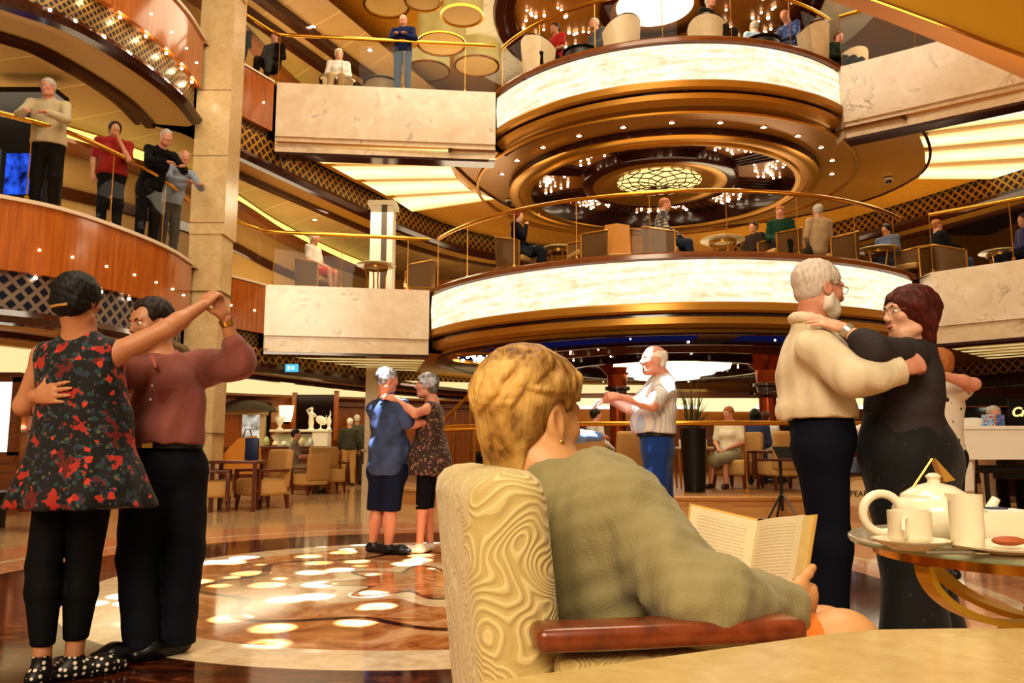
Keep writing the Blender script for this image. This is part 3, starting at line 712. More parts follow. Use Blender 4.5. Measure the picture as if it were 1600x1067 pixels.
for px,w,Y,lab in((967,.5,14.3,'tall tan wing chair seen from behind, left of the man in the checked shirt'),(1266,.42,14.5,'tall tan wing chair with the grey-haired man')):
    r=thing('wing_chair',lab,'armchair',F2(px,Y),PI)
    m=MB(); m.box((0,.1,.34),(w,.5,.2),bev=.04); m.build('seat',M['tanfab'],r)
    m=MB(); m.add([(-w/2,-.16,.1),(w/2,-.16,.1),(w/2*.92,-.24,1.12),(0,-.26,1.16),(-w/2*.92,-.24,1.12),(-w/2,-.08,.1),(w/2,-.08,.1),(w/2*.92,-.16,1.1),(0,-.18,1.14),(-w/2*.92,-.16,1.1)],[(0,1,2,3,4),(9,8,7,6,5),(0,5,6,1),(1,6,7,2),(2,7,8,3),(3,8,9,4),(4,9,5,0)]); m.build('backrest',plain('amber_leather','#b67a2c',.4),r)
    for sx in(-1,1):
        for sy in(-.1,.3):
            m=MB(); m.tube([(sx*w*.42,sy,.26),(sx*w*.42,sy,0)],.02,6); m.build('leg',M['legwood'],r)
# middle deck, left
lounge('woven lounge chair with the man in red shorts',F2(490,16.0),-PI/2-.2); cafe('glass-topped round table beside the white column, middle deck',F2(588,16.0),0,.4); lounge('empty woven lounge chair to the right of the white column',F2(655,16.2),PI/2+.2)
# upper deck
tub('cream tub chair with the white-haired woman, upper deck',F3(530,16.05),PI+.2)
drumtable('dark round drum table beside the man in navy, upper deck',F3(598,15.9),.38,.55,plain('pleated_drum','#8a7250',.5))
tub('cream tub chair with the man in the red shirt, top round balcony',F3(845,14.9),-1.0)
drumtable('black round table in front of the man in the red shirt',F3(908,14.7),.36,.6)
tub('large cream tub chair seen from behind, middle of the top balcony',F3(968,14.2),.7)
tub('cream tub chair with the man in the dark jacket, below the disc lamp',F3(1108,14.2),-.6)
drumtable('black round table between the man in dark jacket and the man in blue print',F3(1190,14.3),.36,.6)
tub('cream tub chair with the man in the blue print shirt',F3(1262,14.4),.9)
tub('cream tub chair at the right end of the top round balcony',F3(1322,15.4),.6)
# ground floor lounge, left
club('tan club armchair with wooden arms, nearest in the lounge, facing left',F1(412,12.9),2.4,1.0)
club('tan club armchair cut off by the pillar at the left of the red table',F1(330,12.3),-PI/2+.3,1.0)
club('tan club armchair beside the seated man in grey, back to the counter',F1(512,17.6),PI+.5,1.05)
club('tan club armchair turned sideways next to the seated man in grey',F1(486,16.8),.9,.9)
r=thing('side_table','dark red wooden side table in front of the nearest tan armchair','table',F1(372,12.4),.1)
m=MB(); m.box((0,0,.74),(.72,.6,.045),bev=.01); m.build('tabletop',M['legwood'],r)
for sx in(-.31,.31):
    for sy in(-.25,.25):
        m=MB(); m.box((sx,sy,.36),(.055,.055,.72)); m.build('leg',M['legwood'],r)
    m=MB(); m.box((sx,0,.3),(.03,.5,.03)); m.build('stretcher',M['legwood'],r)
o=MB(); o.box((0,0,.17),(.2,.07,.34),bev=.006); q=F1(393,12.45); o=o.build('menu_box',plain('navy_card','#16264d',.4),loc=(q[0],q[1],.765)); tag(o,'navy blue upright menu box on the red side table','box')
q=F1(378,14.2); r=thing('orange_bag','orange and yellow shopping bag behind the navy menu box','bag',(q[0],q[1],.5))
m=MB(); m.add([(-.32,-.12,0),(.32,-.12,0),(.32,.12,0),(-.32,.12,0),(-.3,-.1,.35),(.3,-.1,.42),(.3,.1,.42),(-.3,.1,.35),(-.05,-.08,.62),(.22,-.08,.66),(.22,.08,.66),(-.05,.08,.62)],[(0,1,5,4),(1,2,6,5),(2,3,7,6),(3,0,4,7),(4,5,9,8),(5,6,10,9),(6,7,11,10),(7,4,8,11),(8,9,10,11),(3,2,1,0)]); m.build('bag_body',plain('orange_paper','#c98326',.6),r)
m=MB(); m.tube([(0,0,.62),(.04,0,.78),(.12,0,.78),(.16,0,.64)],.012,6); m.build('handle',M['legwood'],r)
r=thing('side_table','dark low table behind the navy menu box holding the orange bag','table',(q[0],q[1],0))
m=MB(); m.box((0,0,.475),(.9,.5,.045)); m.build('tabletop',M['legwood'],r)
for sx in(-.38,.38):
    m=MB(); m.box((sx,0,.23),(.06,.3,.45)); m.build('leg',M['legwood'],r)
# long dark counter
q0=U(345,700,18.5); q1=U(522,700,18.5)
r=thing('shop_counter','long dark wooden counter running behind the lounge armchairs','counter',((q0.x+q1.x)/2,18.6,0))
m=MB(); m.box((0,0,.96),(q1.x-q0.x,.6,.07),bev=.01); m.build('countertop',M['legwood'],r)
m=MB(); m.box((0,.08,.46),(q1.x-q0.x-.1,.4,.92)); m.build('counter_front',M['midwood'],r)
# display stand with white sculptures
M['plaster']=plain('white_plaster','#efe6d2',.4,var=.04)
q0=U(425,672,20.3); q1=U(516,672,20.3)
r=thing('display_stand','white display stand carrying the white sculptures','stand',((q0.x+q1.x)/2,20.3,0)); W=q1.x-q0.x
m=MB(); m.box((0,0,1.38),(W,.5,.07),bev=.02); m.build('display_top',M['plaster'],r)
m=MB(); m.box((W*.36,0,.68),(W*.26,.44,1.33)); m.build('display_plinth',M['plaster'],r)
m=MB(); m.box((-.1,.1,.66),(W*.6,.3,1.3)); m.build('display_back',plain('pale_green_glass','#c9d0b0',.2),r)
m=MB(); m.beam((-W*.42,0,1.34),(-W*.25,0,.96),.08,.3); m.build('bracket',M['plaster'],r)
def sculpt(px,kind,lab):
    v=U(px,670,20.3); r=MB()
    if kind==0:
        r.lathe([(1e-4,0),(.12,0),(.14,.04),(.05,.09),(.07,.16),(.14,.28),(.16,.38),(.1,.5),(.04,.54),(1e-4,.55)],n=20); r.tube([(-.12,0,.36),(-.2,0,.46),(-.1,0,.56),(-.02,0,.7)],[.035,.03,.025,.01],8); r.tube([(.12,0,.36),(.2,0,.5),(.1,0,.6)],[.03,.025,.012],8)
    elif kind==1:
        r.lathe([(1e-4,0),(.13,0),(.13,.05),(.09,.08),(.12,.3),(.1,.5),(.13,.66),(.07,.74),(.05,.78),(.08,.84),(.07,.92),(1e-4,.95)],n=20); r.tube([(.1,0,.66),(.2,-.05,.58),(.1,-.1,.5)],[.045,.04,.03],8); r.tube([(-.1,0,.66),(-.18,-.03,.8),(-.06,-.03,.9)],[.045,.04,.03],8)
    elif kind==2:
        r.lathe([(1e-4,0),(.1,0),(.1,.03),(.03,.05),(.03,.2)],n=16); r.ball((.02,0,.38),.2,8,(1.35,.35,.9),Matrix.Rotation(.5,3,'Y'))
    else:
        r.lathe([(1e-4,0),(.1,0),(.1,.05),(.06,.1),(.1,.35),(.06,.5),(.03,.55)],n=16); r.tube([(0,0,.5),(.05,0,.65),(.03,0,.8)],[.05,.03,.015],8); r.tube([(0,0,.4),(-.14,0,.5),(-.12,0,.6)],[.04,.03,.015],8)
    r.v=[(x*.6,y*.6,z_*.6) for x,y,z_ in r.v]; o=r.build('white_sculpture',M['plaster'],loc=(v.x,20.3,1.417)); tag(o,lab,'sculpture')
sculpt(437,0,'white urn sculpture with scrolling arms at the left end of the display stand'); sculpt(486,1,'white standing figure sculpture in the middle of the display stand'); sculpt(501,2,'white shell-shaped sculpture to the right of the standing figure'); sculpt(514,3,'white dancer sculpture at the right end of the display stand')
rr=random.Random(2)
for k in range(7):
    v=U(428+k*13,690,19.9); m=MB(); h=rr.uniform(.1,.22); m.lathe([(1e-4,0),(.05,0),(.07,.03),(.06,h*.7),(.03,h),(1e-4,h)],n=12)
    o=m.build('glass_ornament',plain('ornament%d'%(k%3),['#dfe6d8','#b7c98a','#e8dcae'][k%3],.15),loc=(v.x,18.62,1.0)); tag(o,'small pale ornament on the counter below the white sculptures','ornament','ornaments on the counter')
# shop kiosk with dark domed roof
v=U(372,690,21.0); r=thing('shop_kiosk','cream glazed kiosk with a dark domed roof at the left of the shop','kiosk',(v.x,20.6,0))
m=MB()
for x in(-.75,0,.75): m.box((x,0,.95),(.12,.12,1.9))
m.box((0,0,1.85),(1.65,.5,.1)); m.box((0,0,.35),(1.6,.5,.7)); m.build('kiosk_frame',plain('cream_paint','#d9c198',.5),r)
m=MB(); m.quad((-.7,.05,.7),(.7,.05,.7),(.7,.05,1.8),(-.7,.05,1.8)); m.build('lit_display',glow('kiosk_light','#e6dcc6',.75,lambda t:t.ramp(t.noise(t.coord(),4,4),[(.35,'#7a6a54'),(.6,'#f2ead8')])),r)
m=MB(); m.lathe([(1.15,1.88),(1.1,1.95),(.8,2.12),(.4,2.22),(.12,2.25),(.1,2.34),(1e-4,2.38)],n=24,sy=.45); m.build('domed_roof',plain('dark_roof','#3b2c1e',.4),r)
v0=U(402,632,21.2);v1=U(419,684,21.2)
r=thing('notice_board','framed pale notice board with a dark border beside the kiosk','board',(U(408,660,21).x-.05,20.9,1.1))
m=MB(); m.box((-.1,0,.35),(.85,.05,1.35)); m.build('board_frame',M['black'],r); m=MB(); m.box((-.12,-.035,.3),(.7,.02,1.1)); m.build('board_sheet',plain('pale_map','#cdb98f',.6,var=.3,scale=9),r)
v=U(455,645,21.4); r=thing('wall_sconce','glowing half-round wall sconce above the sculptures','lamp',(v.x,20.95,v.z-.25))
m=MB(); m.lathe([(.12,0),(.17,.15),(.2,.42)],n=20); m.build('lamp_shade',glow('sconce_shade','#ffe0a0',2.2),r); m=MB(); m.lathe([(1e-4,-.08),(.07,-.06),(.12,.01),(1e-4,.02)],n=16); m.build('lamp_bracket',M['darkwood'],r)
v=U(497,650,21.3); r=thing('wall_screen','dark mirrored panel on the lounge wall behind the sculptures','panel',(v.x,21.0,v.z-.5))
m=MB(); m.box((0,0,.5),(1.0,.05,1.1)); m.build('panel_face',plain('dark_mirror','#241008',.12,.4),r); 
for x in(-.55,.55):
    m=MB(); m.box((x,-.01,.5),(.12,.1,1.3)); m.build('panel_frame',M['wood'],r)
# blue exit sign
v=U(456,575,15.2); r=thing('hanging_sign','small pale blue sign with white figure marks under the gallery lattice','sign',(v.x,15.2,v.z))
m=MB(); m.box((0,0,0),(.25,.02,.15)); m.build('sign_face',glow('sign_blue','#5fc4e6',1.0),r)
m=MB(); m.box((-.06,-.013,0),(.04,.006,.08)); m.box((.02,-.013,.02),(.07,.006,.02)); m.box((.02,-.013,-.02),(.07,.006,.02)); m.build('sign_mark',glow('sign_white','#e6fbff',1.2),r)
m=MB(); m.tube([(0,0,.075),(0,0,.2)],.008,6); m.build('hanger',M['brass'],r)
# left edge: lit panel, cabinet
v0=U(-4,595,11.6); v1=U(17,706,11.6); r=thing('light_box','tall glowing white light box at the far left edge','light box',((v0.x+v1.x)/2-.1,11.6,0))
m=MB(); m.box((0,0,(v0.z+v1.z)/2),(v1.x-v0.x+.3,.06,v0.z-v1.z)); m.build('lit_face',glow('white_panel','#fff6e0',1.6),r)
m=MB(); m.box((.27,0,(v0.z+v1.z)/2),(.1,.12,v0.z-v1.z+.1)); m.box((-.02,0,v1.z-.08),(.68,.12,.16)); m.box((-.02,0,v0.z+.05),(.68,.12,.14)); m.box((0,.02,v1.z/2-.07),(.7,.1,v1.z-.1)); m.build('box_frame',M['midwood'],r)
v=U(34,660,12.2); r=thing('shelf_cabinet','cherry wood shelf cabinet with small lamps at the far left','cabinet',(v.x,12.3,0))
m=MB(); m.box((0,.1,1.0),(.7,.3,2.0)); m.build('cabinet_body',M['wood'],r)
for zz in(1.2,1.45):
    m=MB(); m.box((-.05,-.1,zz),(.4,.16,.03)); m.build('shelf',M['midwood'],r); m=MB(); m.ball((-.05,-.12,zz+.07),.035,5,(1.6,1,1)); m.build('small_lamp',M['bulb'],r)
v=U(4,770,9.0); r=thing('side_table','dark side table at the far left edge behind the woman in the floral tunic','table',(v.x-.1,9.6,0))
m=MB(); m.box((0,0,.42),(.9,.6,.05)); m.build('tabletop',M['black'],r)
for sx in(-.4,.4):
    m=MB(); m.box((sx,0,.2),(.06,.5,.4)); m.build('leg',M['black'],r)
# chandelier
r=thing('tiered_chandelier','stepped glowing white chandelier under the round balcony','chandelier',(C[0],C[1]-.3,2.76))
for r0,r1,z0,z1 in((1.38,1.34,0,-.12),(1.05,1.02,-.12,-.22),(.74,.7,-.22,-.32)):
    m=MB(); m.lathe([(r0,z0),(r1,z1),(1e-4,z1)],n=48); m.build('glowing_tier',glow('chandelier_white','#fff0cc',1.9),r)
# back bar
e=SE('wall_bar','glowing bar back wall with amber shelves under the round balcony','wall')
def wp(a,b,mt,name,Y): return wallpanel(a[0],b[0],a[1],b[1],mt,name,e,Y)
Yb=22.5
wp((860,598),(1420,612),M['tan'],'upper_wall',Yb); wp((860,612),(1420,622),M['midwood'],'shelf_band',Yb-.1)
wp((860,622),(1420,634),glow('bar_glow','#ffe3ac',1.1),'lit_shelf',Yb-.05); wp((860,634),(1420,639),glow('bar_white','#fff8e0',1.6),'light_tube',Yb-.2)
wp((860,639),(1420,664),plain('amber_counter','#c07a22',.25,.2),'bar_front',Yb-.25); wp((860,664),(1420,760),M['midwood'],'bar_base',Yb-.2)
for x in (1112,1160): wp((x-22,630),(x+22,643),glow('bar_glow','#ffe3ac',1.1),'lit_niche',Yb-.4)
# tall plant on the rail
q=U(1078,655,12.6); r=thing('potted_grass','tall spiky grass arrangement behind the man in jeans','plant',(q.x,12.4,.29))
m=MB(); m.lathe([(1e-4,0),(.16,0),(.2,.9),(.21,.96),(.17,.96),(.16,.9),(1e-4,.9)],n=20); m.build('pot',M['black'],r)
m=MB(); rr=random.Random(9)
for k in range(46):
    a=rr.uniform(0,2*PI); h=rr.uniform(.25,.85); s=rr.uniform(.05,.28)
    m.tube([(math.cos(a)*.08,math.sin(a)*.08,.9),(math.cos(a)*(.08+s*.3),math.sin(a)*(.08+s*.3),.9+h*.6),(math.cos(a)*(.08+s),math.sin(a)*(.08+s),.9+h)],[.009,.007,.002],4)
m.build('grass_blades',plain('grass_green','#4b4a1e',.6,var=.3),r)
# bottle shelves at the right
e0=U(1486,640,17); r=thing('bottle_shelf','dark bottle shelf under the lattice at the right, behind the pianist','shelf',(U(1516,640,16.0).x,16.2,0))
m=MB(); m.box((0,.15,1.3),(1.9,.06,1.5)); m.build('shelf_back',M['black'],r)
for zz in(1.16,1.78):
    m=MB(); m.box((0,0,zz),(1.9,.3,.03)); m.build('shelf_board',M['midwood'],r)
for x in(-.93,.93):
    m=MB(); m.box((x,.05,.9),(.05,.3,1.8)); m.build('shelf_side',M['darkwood'],r)
for x in(-.35,.55):
    m=MB(); m.lathe([(.09,0),(.07,-.03),(1e-4,-.03)],c=(x,-.02,1.76),n=16); m.build('shelf_lamp',M['bulb'],r)
bm_=MB(); bm_.lathe([(1e-4,0),(.04,0),(.042,.02),(.042,.2),(.03,.25),(.014,.28),(.014,.35),(.017,.36),(1e-4,.36)],n=14)
lm=MB(); lm.lathe([(.0435,.06),(.0435,.16)],n=14)
B0=thing('wine_bottle','dark wine bottle with a white label on the bottle shelf','bottle',(r.location.x-.8,16.2,1.176),0,'bottles on the shelf behind the pianist')
bm_.build('bottle_glass',plain('dark_bottle','#12140c',.1),B0); lm.build('bottle_label',plain('white_label','#e6dcc4',.6),B0)
for k in range(1,11): dup(B0,(r.location.x-.8+k*.16,16.2,1.176))
# glowing script sign behind the piano
v=U(1588,640,14.6); r=thing('script_sign','glowing gold script sign on black at the right edge, behind the piano','sign',(v.x,14.6,v.z))
m=MB(); m.box((.25,.03,-.05),(.75,.03,.5)); m.build('sign_board',M['black'],r)
cu=bpy.data.curves.new('sign_text','FONT'); cu.body='Cn'; cu.size=.24; cu.extrude=.006; cu.offset=.004; cu.shear=.3
to=bpy.data.objects.new('sign_tmp',cu); COL.objects.link(to); dg=bpy.context.evaluated_depsgraph_get(); me=bpy.data.meshes.new_from_object(to.evaluated_get(dg)); bpy.data.objects.remove(to)
me.materials.clear(); me.materials.append(glow('gold_script','#ffd27a',2.0)); me.transform(Matrix.Rotation(PI/2,4,'X')); o=bpy.data.objects.new('sign_lettering',me); COL.objects.link(o); o.parent=r; o.location=(-.1,-.0,-.12)
# ================================================================ pendant drum lamps on the upper deck
M['shade']=glow('amber_shade','#e0b765',.85,lambda t:t.ramp(t.noise(t.coord('Object',(1,1,.6)),1.2,4),[(.3,'#a87c34'),(.7,'#e3bd6e')]))
M['shadein']=plain('shade_lining','#b08a48',.6)
def pendant(px,py,Y,r0,h,lab):
    v=U(px,py,Y); r=thing('pendant_drum_lamp',lab,'lamp',(v.x,Y,v.z))
    m=MB(); m.lathe([(r0,0),(r0,h)],n=40); m.build('lamp_shade',M['shade'],r)
    m=MB(); m.lathe([(r0-.02,h),(r0-.02,.03),(1e-4,.03)],n=40); m.build('diffuser',M['shadein'],r)
    m=MB(); m.lathe([(r0+.012,0),(r0+.012,.035),(r0-.03,.035),(r0-.03,0),(r0+.012,0)],n=40); m.build('shade_rim',M['brass'],r)
    m=MB(); m.tube([(0,0,h-.05),(0,0,max(h+.05,11.3-v.z))],.02,6); m.build('hanging_rod',M['black'],r)
for a in((604,10,16.4,.50,1.0,'amber drum pendant lamp cut by the top edge, left of the man in navy'),(570,42,18.9,.55,1.0,'amber drum pendant lamp behind the left shoulder of the man in navy'),(690,70,17.4,.56,1.1,'amber drum pendant lamp just right of the man in navy'),(668,112,20.2,.6,1.0,'lowest amber drum pendant lamp right of the man in navy'),(745,104,18.9,.56,1.1,'amber drum pendant lamp near the end of the straight railing'),(662,4,15.9,.4,1.2,'amber drum pendant lamp above the head of the man in navy'),(722,26,16.2,.46,1.0,'amber drum pendant lamp next to the white ceiling ring'),(800,112,21.6,.6,.9,'farthest amber drum pendant lamp behind the round balcony corner')): pendant(*a)
# ================================================================ ceiling downlights
def downlight(v,lab,g,r0=.055):
    r=thing('ceiling_downlight',lab,'lamp',tuple(v),0,g)
    m=MB(); m.lathe([(r0,-.012),(r0*1.35,-.012),(r0*1.4,0),(r0,0)],n=16); m.build('trim_ring',M['brass'],r)
    m=MB(); m.lathe([(1e-4,-.008),(r0,-.008)],n=16); m.build('lamp_face',M['bulb'],r); return r
for z,lab,g,pts in((6.515,'round downlight in the tan ceiling of the middle left gallery','downlights in the middle left gallery ceiling',[(139,113),(105,166),(383,315),(492,343),(128,257)]),(10.49,'round downlight in the tan ceiling of the upper gallery','downlights in the upper gallery ceiling',[(489,41),(545,60),(578,78)])):
    d0=None
    for p in pts:
        v=Z(*p,z)
        if d0 is None: d0=downlight(v,lab,g,.06)
        else: dup(d0,v)
d0=None
for k in range(12):
    a=PI*(1.08+.84*k/11); v=(C[0]+math.cos(a)*3.68,C[1]+math.sin(a)*3.68,6.825)
    if d0 is None: d0=downlight(v,'small spotlight set in the bronze soffit ring under the top balcony','spotlights in the bronze soffit ring',.05)
    else: dup(d0,v)
# dome camera on the bronze disc
for px,py,lab in((1388,279,'small dome security camera under the bronze disc, right side'),(795,313,'small dome security camera under the bronze disc, left side')):
    v=Z(px,py,6.8); r=thing('dome_camera',lab,'camera',tuple(v)); m=MB(); m.lathe([(.09,0),(.08,-.05),(.09,-.05)],n=16); m.build('mount',plain('white_paint2','#d8d0c0',.4),r); m=MB(); m.lathe([(.07,-.05),(.05,-.1),(1e-4,-.12)],n=16); m.build('dark_dome',M['black'],r)
# lit display behind the left gallery rail
v=U(22,250,11.2); r=thing('lit_display_case','dark display case with blue glow and white light tubes behind the old man','cabinet',(v.x,11.2,3.98))
m=MB(); m.box((0,.25,1.15),(.95,.4,2.3)); m.build('case_body',M['black'],r); m=MB(); m.box((.05,.03,.95),(.36,.05,.62),bev=.02); m.build('blue_figure',glow('blue_screen','#1c3fd0',1.1,lambda t:t.ramp(t.noise(t.coord(),5,3),[(.35,'#0a1040'),(.65,'#3a6cff')])),r)
for x in(-.28,.36):
    m=MB(); m.box((x,.03,.98),(.045,.04,.72)); m.build('light_tube',glow('cool_tube','#dff4ff',2.0),r)
# ================================================================ figures: signed distance fields turned into one smooth skin each
V3=lambda *a: np.array(a,dtype=np.float64)
def nrm(v): v=np.asarray(v,float); return v/(np.linalg.norm(v)+1e-12)
class Vol:
    def __init__(s): s.ops=[]
    def _add(s,f,lo,hi,k,op): s.ops.append((f,np.minimum(lo,hi),np.maximum(lo,hi),k,op)); return s
    def cap(s,a,b,ra,rb,k=.02,op='u',n=None,flat=1.):
        a=np.asarray(a,float); b=np.asarray(b,float); r=max(ra,rb)
        if n is not None: n=nrm(n)
        def f(X,Y,Z_):
            px,py,pz=X-a[0],Y-a[1],Z_-a[2]; d=b-a
            if n is not None:
                q=(1/flat-1)*(px*n[0]+py*n[1]+pz*n[2]); px,py,pz=px+q*n[0],py+q*n[1],pz+q*n[2]; d=d+(1/flat-1)*d.dot(n)*n
            L=d.dot(d)+1e-12; t=np.clip((px*d[0]+py*d[1]+pz*d[2])/L,0,1)
            g=np.sqrt((px-d[0]*t)**2+(py-d[1]*t)**2+(pz-d[2]*t)**2)-(ra+(rb-ra)*t)
            return g*(flat**.5 if n is not None else 1)
        return s._add(f,np.minimum(a,b)-r,np.maximum(a,b)+r,k,op)
    def ell(s,c,r,R=None,k=.02,op='u'):
        c=np.asarray(c,float); r=np.asarray(r,float); R=np.eye(3) if R is None else np.asarray(R)   # rows: local axes
        def f(X,Y,Z_):
            px,py,pz=X-c[0],Y-c[1],Z_-c[2]
            q=[R[i][0]*px+R[i][1]*py+R[i][2]*pz for i in range(3)]
            k0=np.sqrt((q[0]/r[0])**2+(q[1]/r[1])**2+(q[2]/r[2])**2); k1=np.sqrt((q[0]/r[0]**2)**2+(q[1]/r[1]**2)**2+(q[2]/r[2]**2)**2)+1e-9
            return k0*(k0-1)/k1
        m=np.abs(R.T)@r
        return s._add(f,c-m,c+m,k,op)
    def half(s,p,n,k=.006):      # cut away the side the normal points to
        p=np.asarray(p,float); n=nrm(n)
        return s._add(lambda X,Y,Z_:(X-p[0])*n[0]+(Y-p[1])*n[1]+(Z_-p[2])*n[2],V3(-1e9,-1e9,-1e9),V3(1e9,1e9,1e9),k,'i')
    def wave(s,amp,wl,seed=0):   # soft folds
        rr=np.random.RandomState(seed); ds=[]
        for i in range(5):
            d=nrm(rr.normal(size=3)*V3(1,1,.45)); w=wl*rr.uniform(.6,1.5); ds.append((d*2*PI/w,rr.uniform(0,6.3)))
        return s._add(lambda X,Y,Z_:amp*sum(np.sin(X*d[0]+Y*d[1]+Z_*d[2]+p) for d,p in ds)/2.2,None,None,0,'d') if False else s.ops.append((lambda X,Y,Z_:amp*sum(np.sin(X*d[0]+Y*d[1]+Z_*d[2]+p) for d,p in ds)/2.2,V3(-1e9,-1e9,-1e9),V3(1e9,1e9,1e9),0,'d')) or s
    def mesh(s,h):
        us=[o for o in s.ops if o[4]=='u']
        lo=np.min([o[1] for o in us],axis=0)-h*3-.01; hi=np.max([o[2] for o in us],axis=0)+h*3+.01
        n=np.ceil((hi-lo)/h).astype(int)+1
        ax=[lo[i]+h*np.arange(n[i]) for i in range(3)]
        D=np.full(n,.5,dtype=np.float32)
        for f,l,u,k,op in s.ops:
            m=k+2.5*h
            i0=np.clip(np.floor((l-m-lo)/h),0,n-1).astype(int); i1=np.clip(np.ceil((u+m-lo)/h)+1,1,n).astype(int)
            if (i1<=i0).any(): continue
            sl=tuple(slice(a,b) for a,b in zip(i0,i1))
            X=ax[0][sl[0]][:,None,None];Y=ax[1][sl[1]][None,:,None];Zz=ax[2][sl[2]][None,None,:]
            v=f(X,Y,Zz); d=D[sl]
            if op=='d': D[sl]=d+v; continue
            if op=='u': a,b,sg=d,v,1
            elif op=='s': a,b,sg=-d,v,-1
            else: a,b,sg=-d,-v,-1
            if k>0:
                hh=np.clip(.5+.5*(b-a)/k,0,1); r=b*(1-hh)+a*hh-k*hh*(1-hh)
            else: r=np.minimum(a,b)
            D[sl]=sg*r
        return nets(D,lo,h)
_E=[(0,1),(2,3),(4,5),(6,7),(0,2),(1,3),(4,6),(5,7),(0,4),(1,5),(2,6),(3,7)]
_CO=np.array([[i>>2&1,i>>1&1,i&1] for i in range(8)])
def nets(D,lo,h):
    s=D<0; n=np.array(D.shape); c=np.zeros(n-1,dtype=np.int8)
    for o in _CO: c+=s[o[0]:n[0]-1+o[0],o[1]:n[1]-1+o[1],o[2]:n[2]-1+o[2]]
    idx=np.argwhere((c>0)&(c<8)); ids=np.full(n-1,-1,dtype=np.int64); ids[tuple(idx.T)]=np.arange(len(idx))
    vals=np.stack([D[idx[:,0]+o[0],idx[:,1]+o[1],idx[:,2]+o[2]] for o in _CO],1).astype(np.float64)
    acc=np.zeros((len(idx),3)); cnt=np.zeros(len(idx))
    for a,b in _E:
        va,vb=vals[:,a],vals[:,b]; m=(va<0)!=(vb<0); t=np.where(m,va/np.where(m,va-vb,1),0)
        p=_CO[a]+(_CO[b]-_CO[a])*t[:,None]; acc[m]+=p[m]; cnt[m]+=1
    V=lo+(idx+acc/cnt[:,None])*h
    F_=[]
    for ax in range(3):
        u,w=[(1,2),(2,0),(0,1)][ax]
        sa=[slice(1,-1)]*3; sa[ax]=slice(0,-1); sb=[slice(1,-1)]*3; sb[ax]=slice(1,None)
        A_,B_=s[tuple(sa)],s[tuple(sb)]
        g=np.argwhere(A_!=B_); 
        if len(g)==0: continue
        fl=A_[tuple(g.T)]; off=np.ones(3,int); off[ax]=0; g=g+off
        e=np.eye(3,dtype=int)
        q=np.stack([ids[tuple((g-du*e[u]-dw*e[w]).T)] for du,dw in((0,0),(1,0),(1,1),(0,1))],1)
        q[~fl]=q[~fl][:,::-1]; F_.append(q)
    return V,np.concatenate(F_) if F_ else np.zeros((0,4),int)
def solid(name,parts,mat,parent):
    """parts: [(Vol,h)] -> one mesh object"""
    VV=[];FF=[];b=0
    for vol,h in parts:
        v,f=vol.mesh(h); VV.append(v); FF.append(f+b); b+=len(v)
    v=np.concatenate(VV); f=np.concatenate(FF)
    me=bpy.data.meshes.new(name); me.vertices.add(len(v)); me.vertices.foreach_set('co',v.astype(np.float32).ravel())
    me.loops.add(len(f)*4); me.loops.foreach_set('vertex_index',f.astype(np.int32).ravel()); me.polygons.add(len(f))
    me.polygons.foreach_set('loop_start',np.arange(0,len(f)*4,4,dtype=np.int32)); me.polygons.foreach_set('use_smooth',np.ones(len(f),dtype=bool))
    me.update(calc_edges=True); me.materials.append(mat)
    o=bpy.data.objects.new(name,me); COL.objects.link(o); o.parent=parent; return o
# ---------------------------------------------------------------- cloth and skin
def skin(name,a,b,red='#c4664a'):
    t=NT(name); n=t.noise(t.coord(),7,4); n2=t.noise(t.coord(),160,2)
    return t.bsdf(t.mix(.35,t.ramp(n,[(.3,a),(.7,b)]),t.ramp(n,[(.35,b),(.75,red)])),.48,bump=n2,bstr=.08,sss=.06)
SK=dict(fair=skin('skin_fair','#cf9a7c','#dfb193','#c98468'),tan=skin('skin_tan','#aa7250','#bf8a66','#a8664a'),red=skin('skin_flushed','#c07c62','#d29a80','#b4604a'),gold=skin('skin_golden','#bf8a58','#d2a06e','#c08058'))
_cl={}
def cloth(col,rough=.85,fold=.35,name='cloth',sheen=.15):
    k=(col,rough,fold)
    if k in _cl: return _cl[k]
    t=NT(name); v=t.coord('Object',(1,1,.45)); n=t.noise(v,9,4,.55,.8); w=t.noise(t.coord('Object',(260,260,260)),1,1)
    hs=t.n('ShaderNodeHueSaturation'); hs.inputs['Color'].default_value=srgb(col); t.l(t.math('ADD',.8,t.math('MULTIPLY',n,.4)),hs.inputs['Value'])
    _cl[k]=t.bsdf(hs.outputs[0],rough,bump=t.math('ADD',n,t.math('MULTIPLY',w,.06)),bstr=fold,bdist=.02,sheen=sheen if sum(srgb(col)[:3])>.12 else .0,spec=.2); return _cl[k]
def hairmat(name,c1,c2,sc=(60,60,9),c3=None):
    t=NT(name); v=t.coord('Object',sc); n=t.noise(v,1.3,5,.6,1.2); m=t.noise(t.coord('Object'),9,3)
    col=t.ramp(n,[(.3,c1),(.7,c2)])
    if c3: col=t.mix(t.ramp(m,[(.45,(0,0,0,1)),(.6,(1,1,1,1))]),col,c3)
    return t.bsdf(col,.5,bump=n,bstr=.6,bdist=.01,spec=.35)
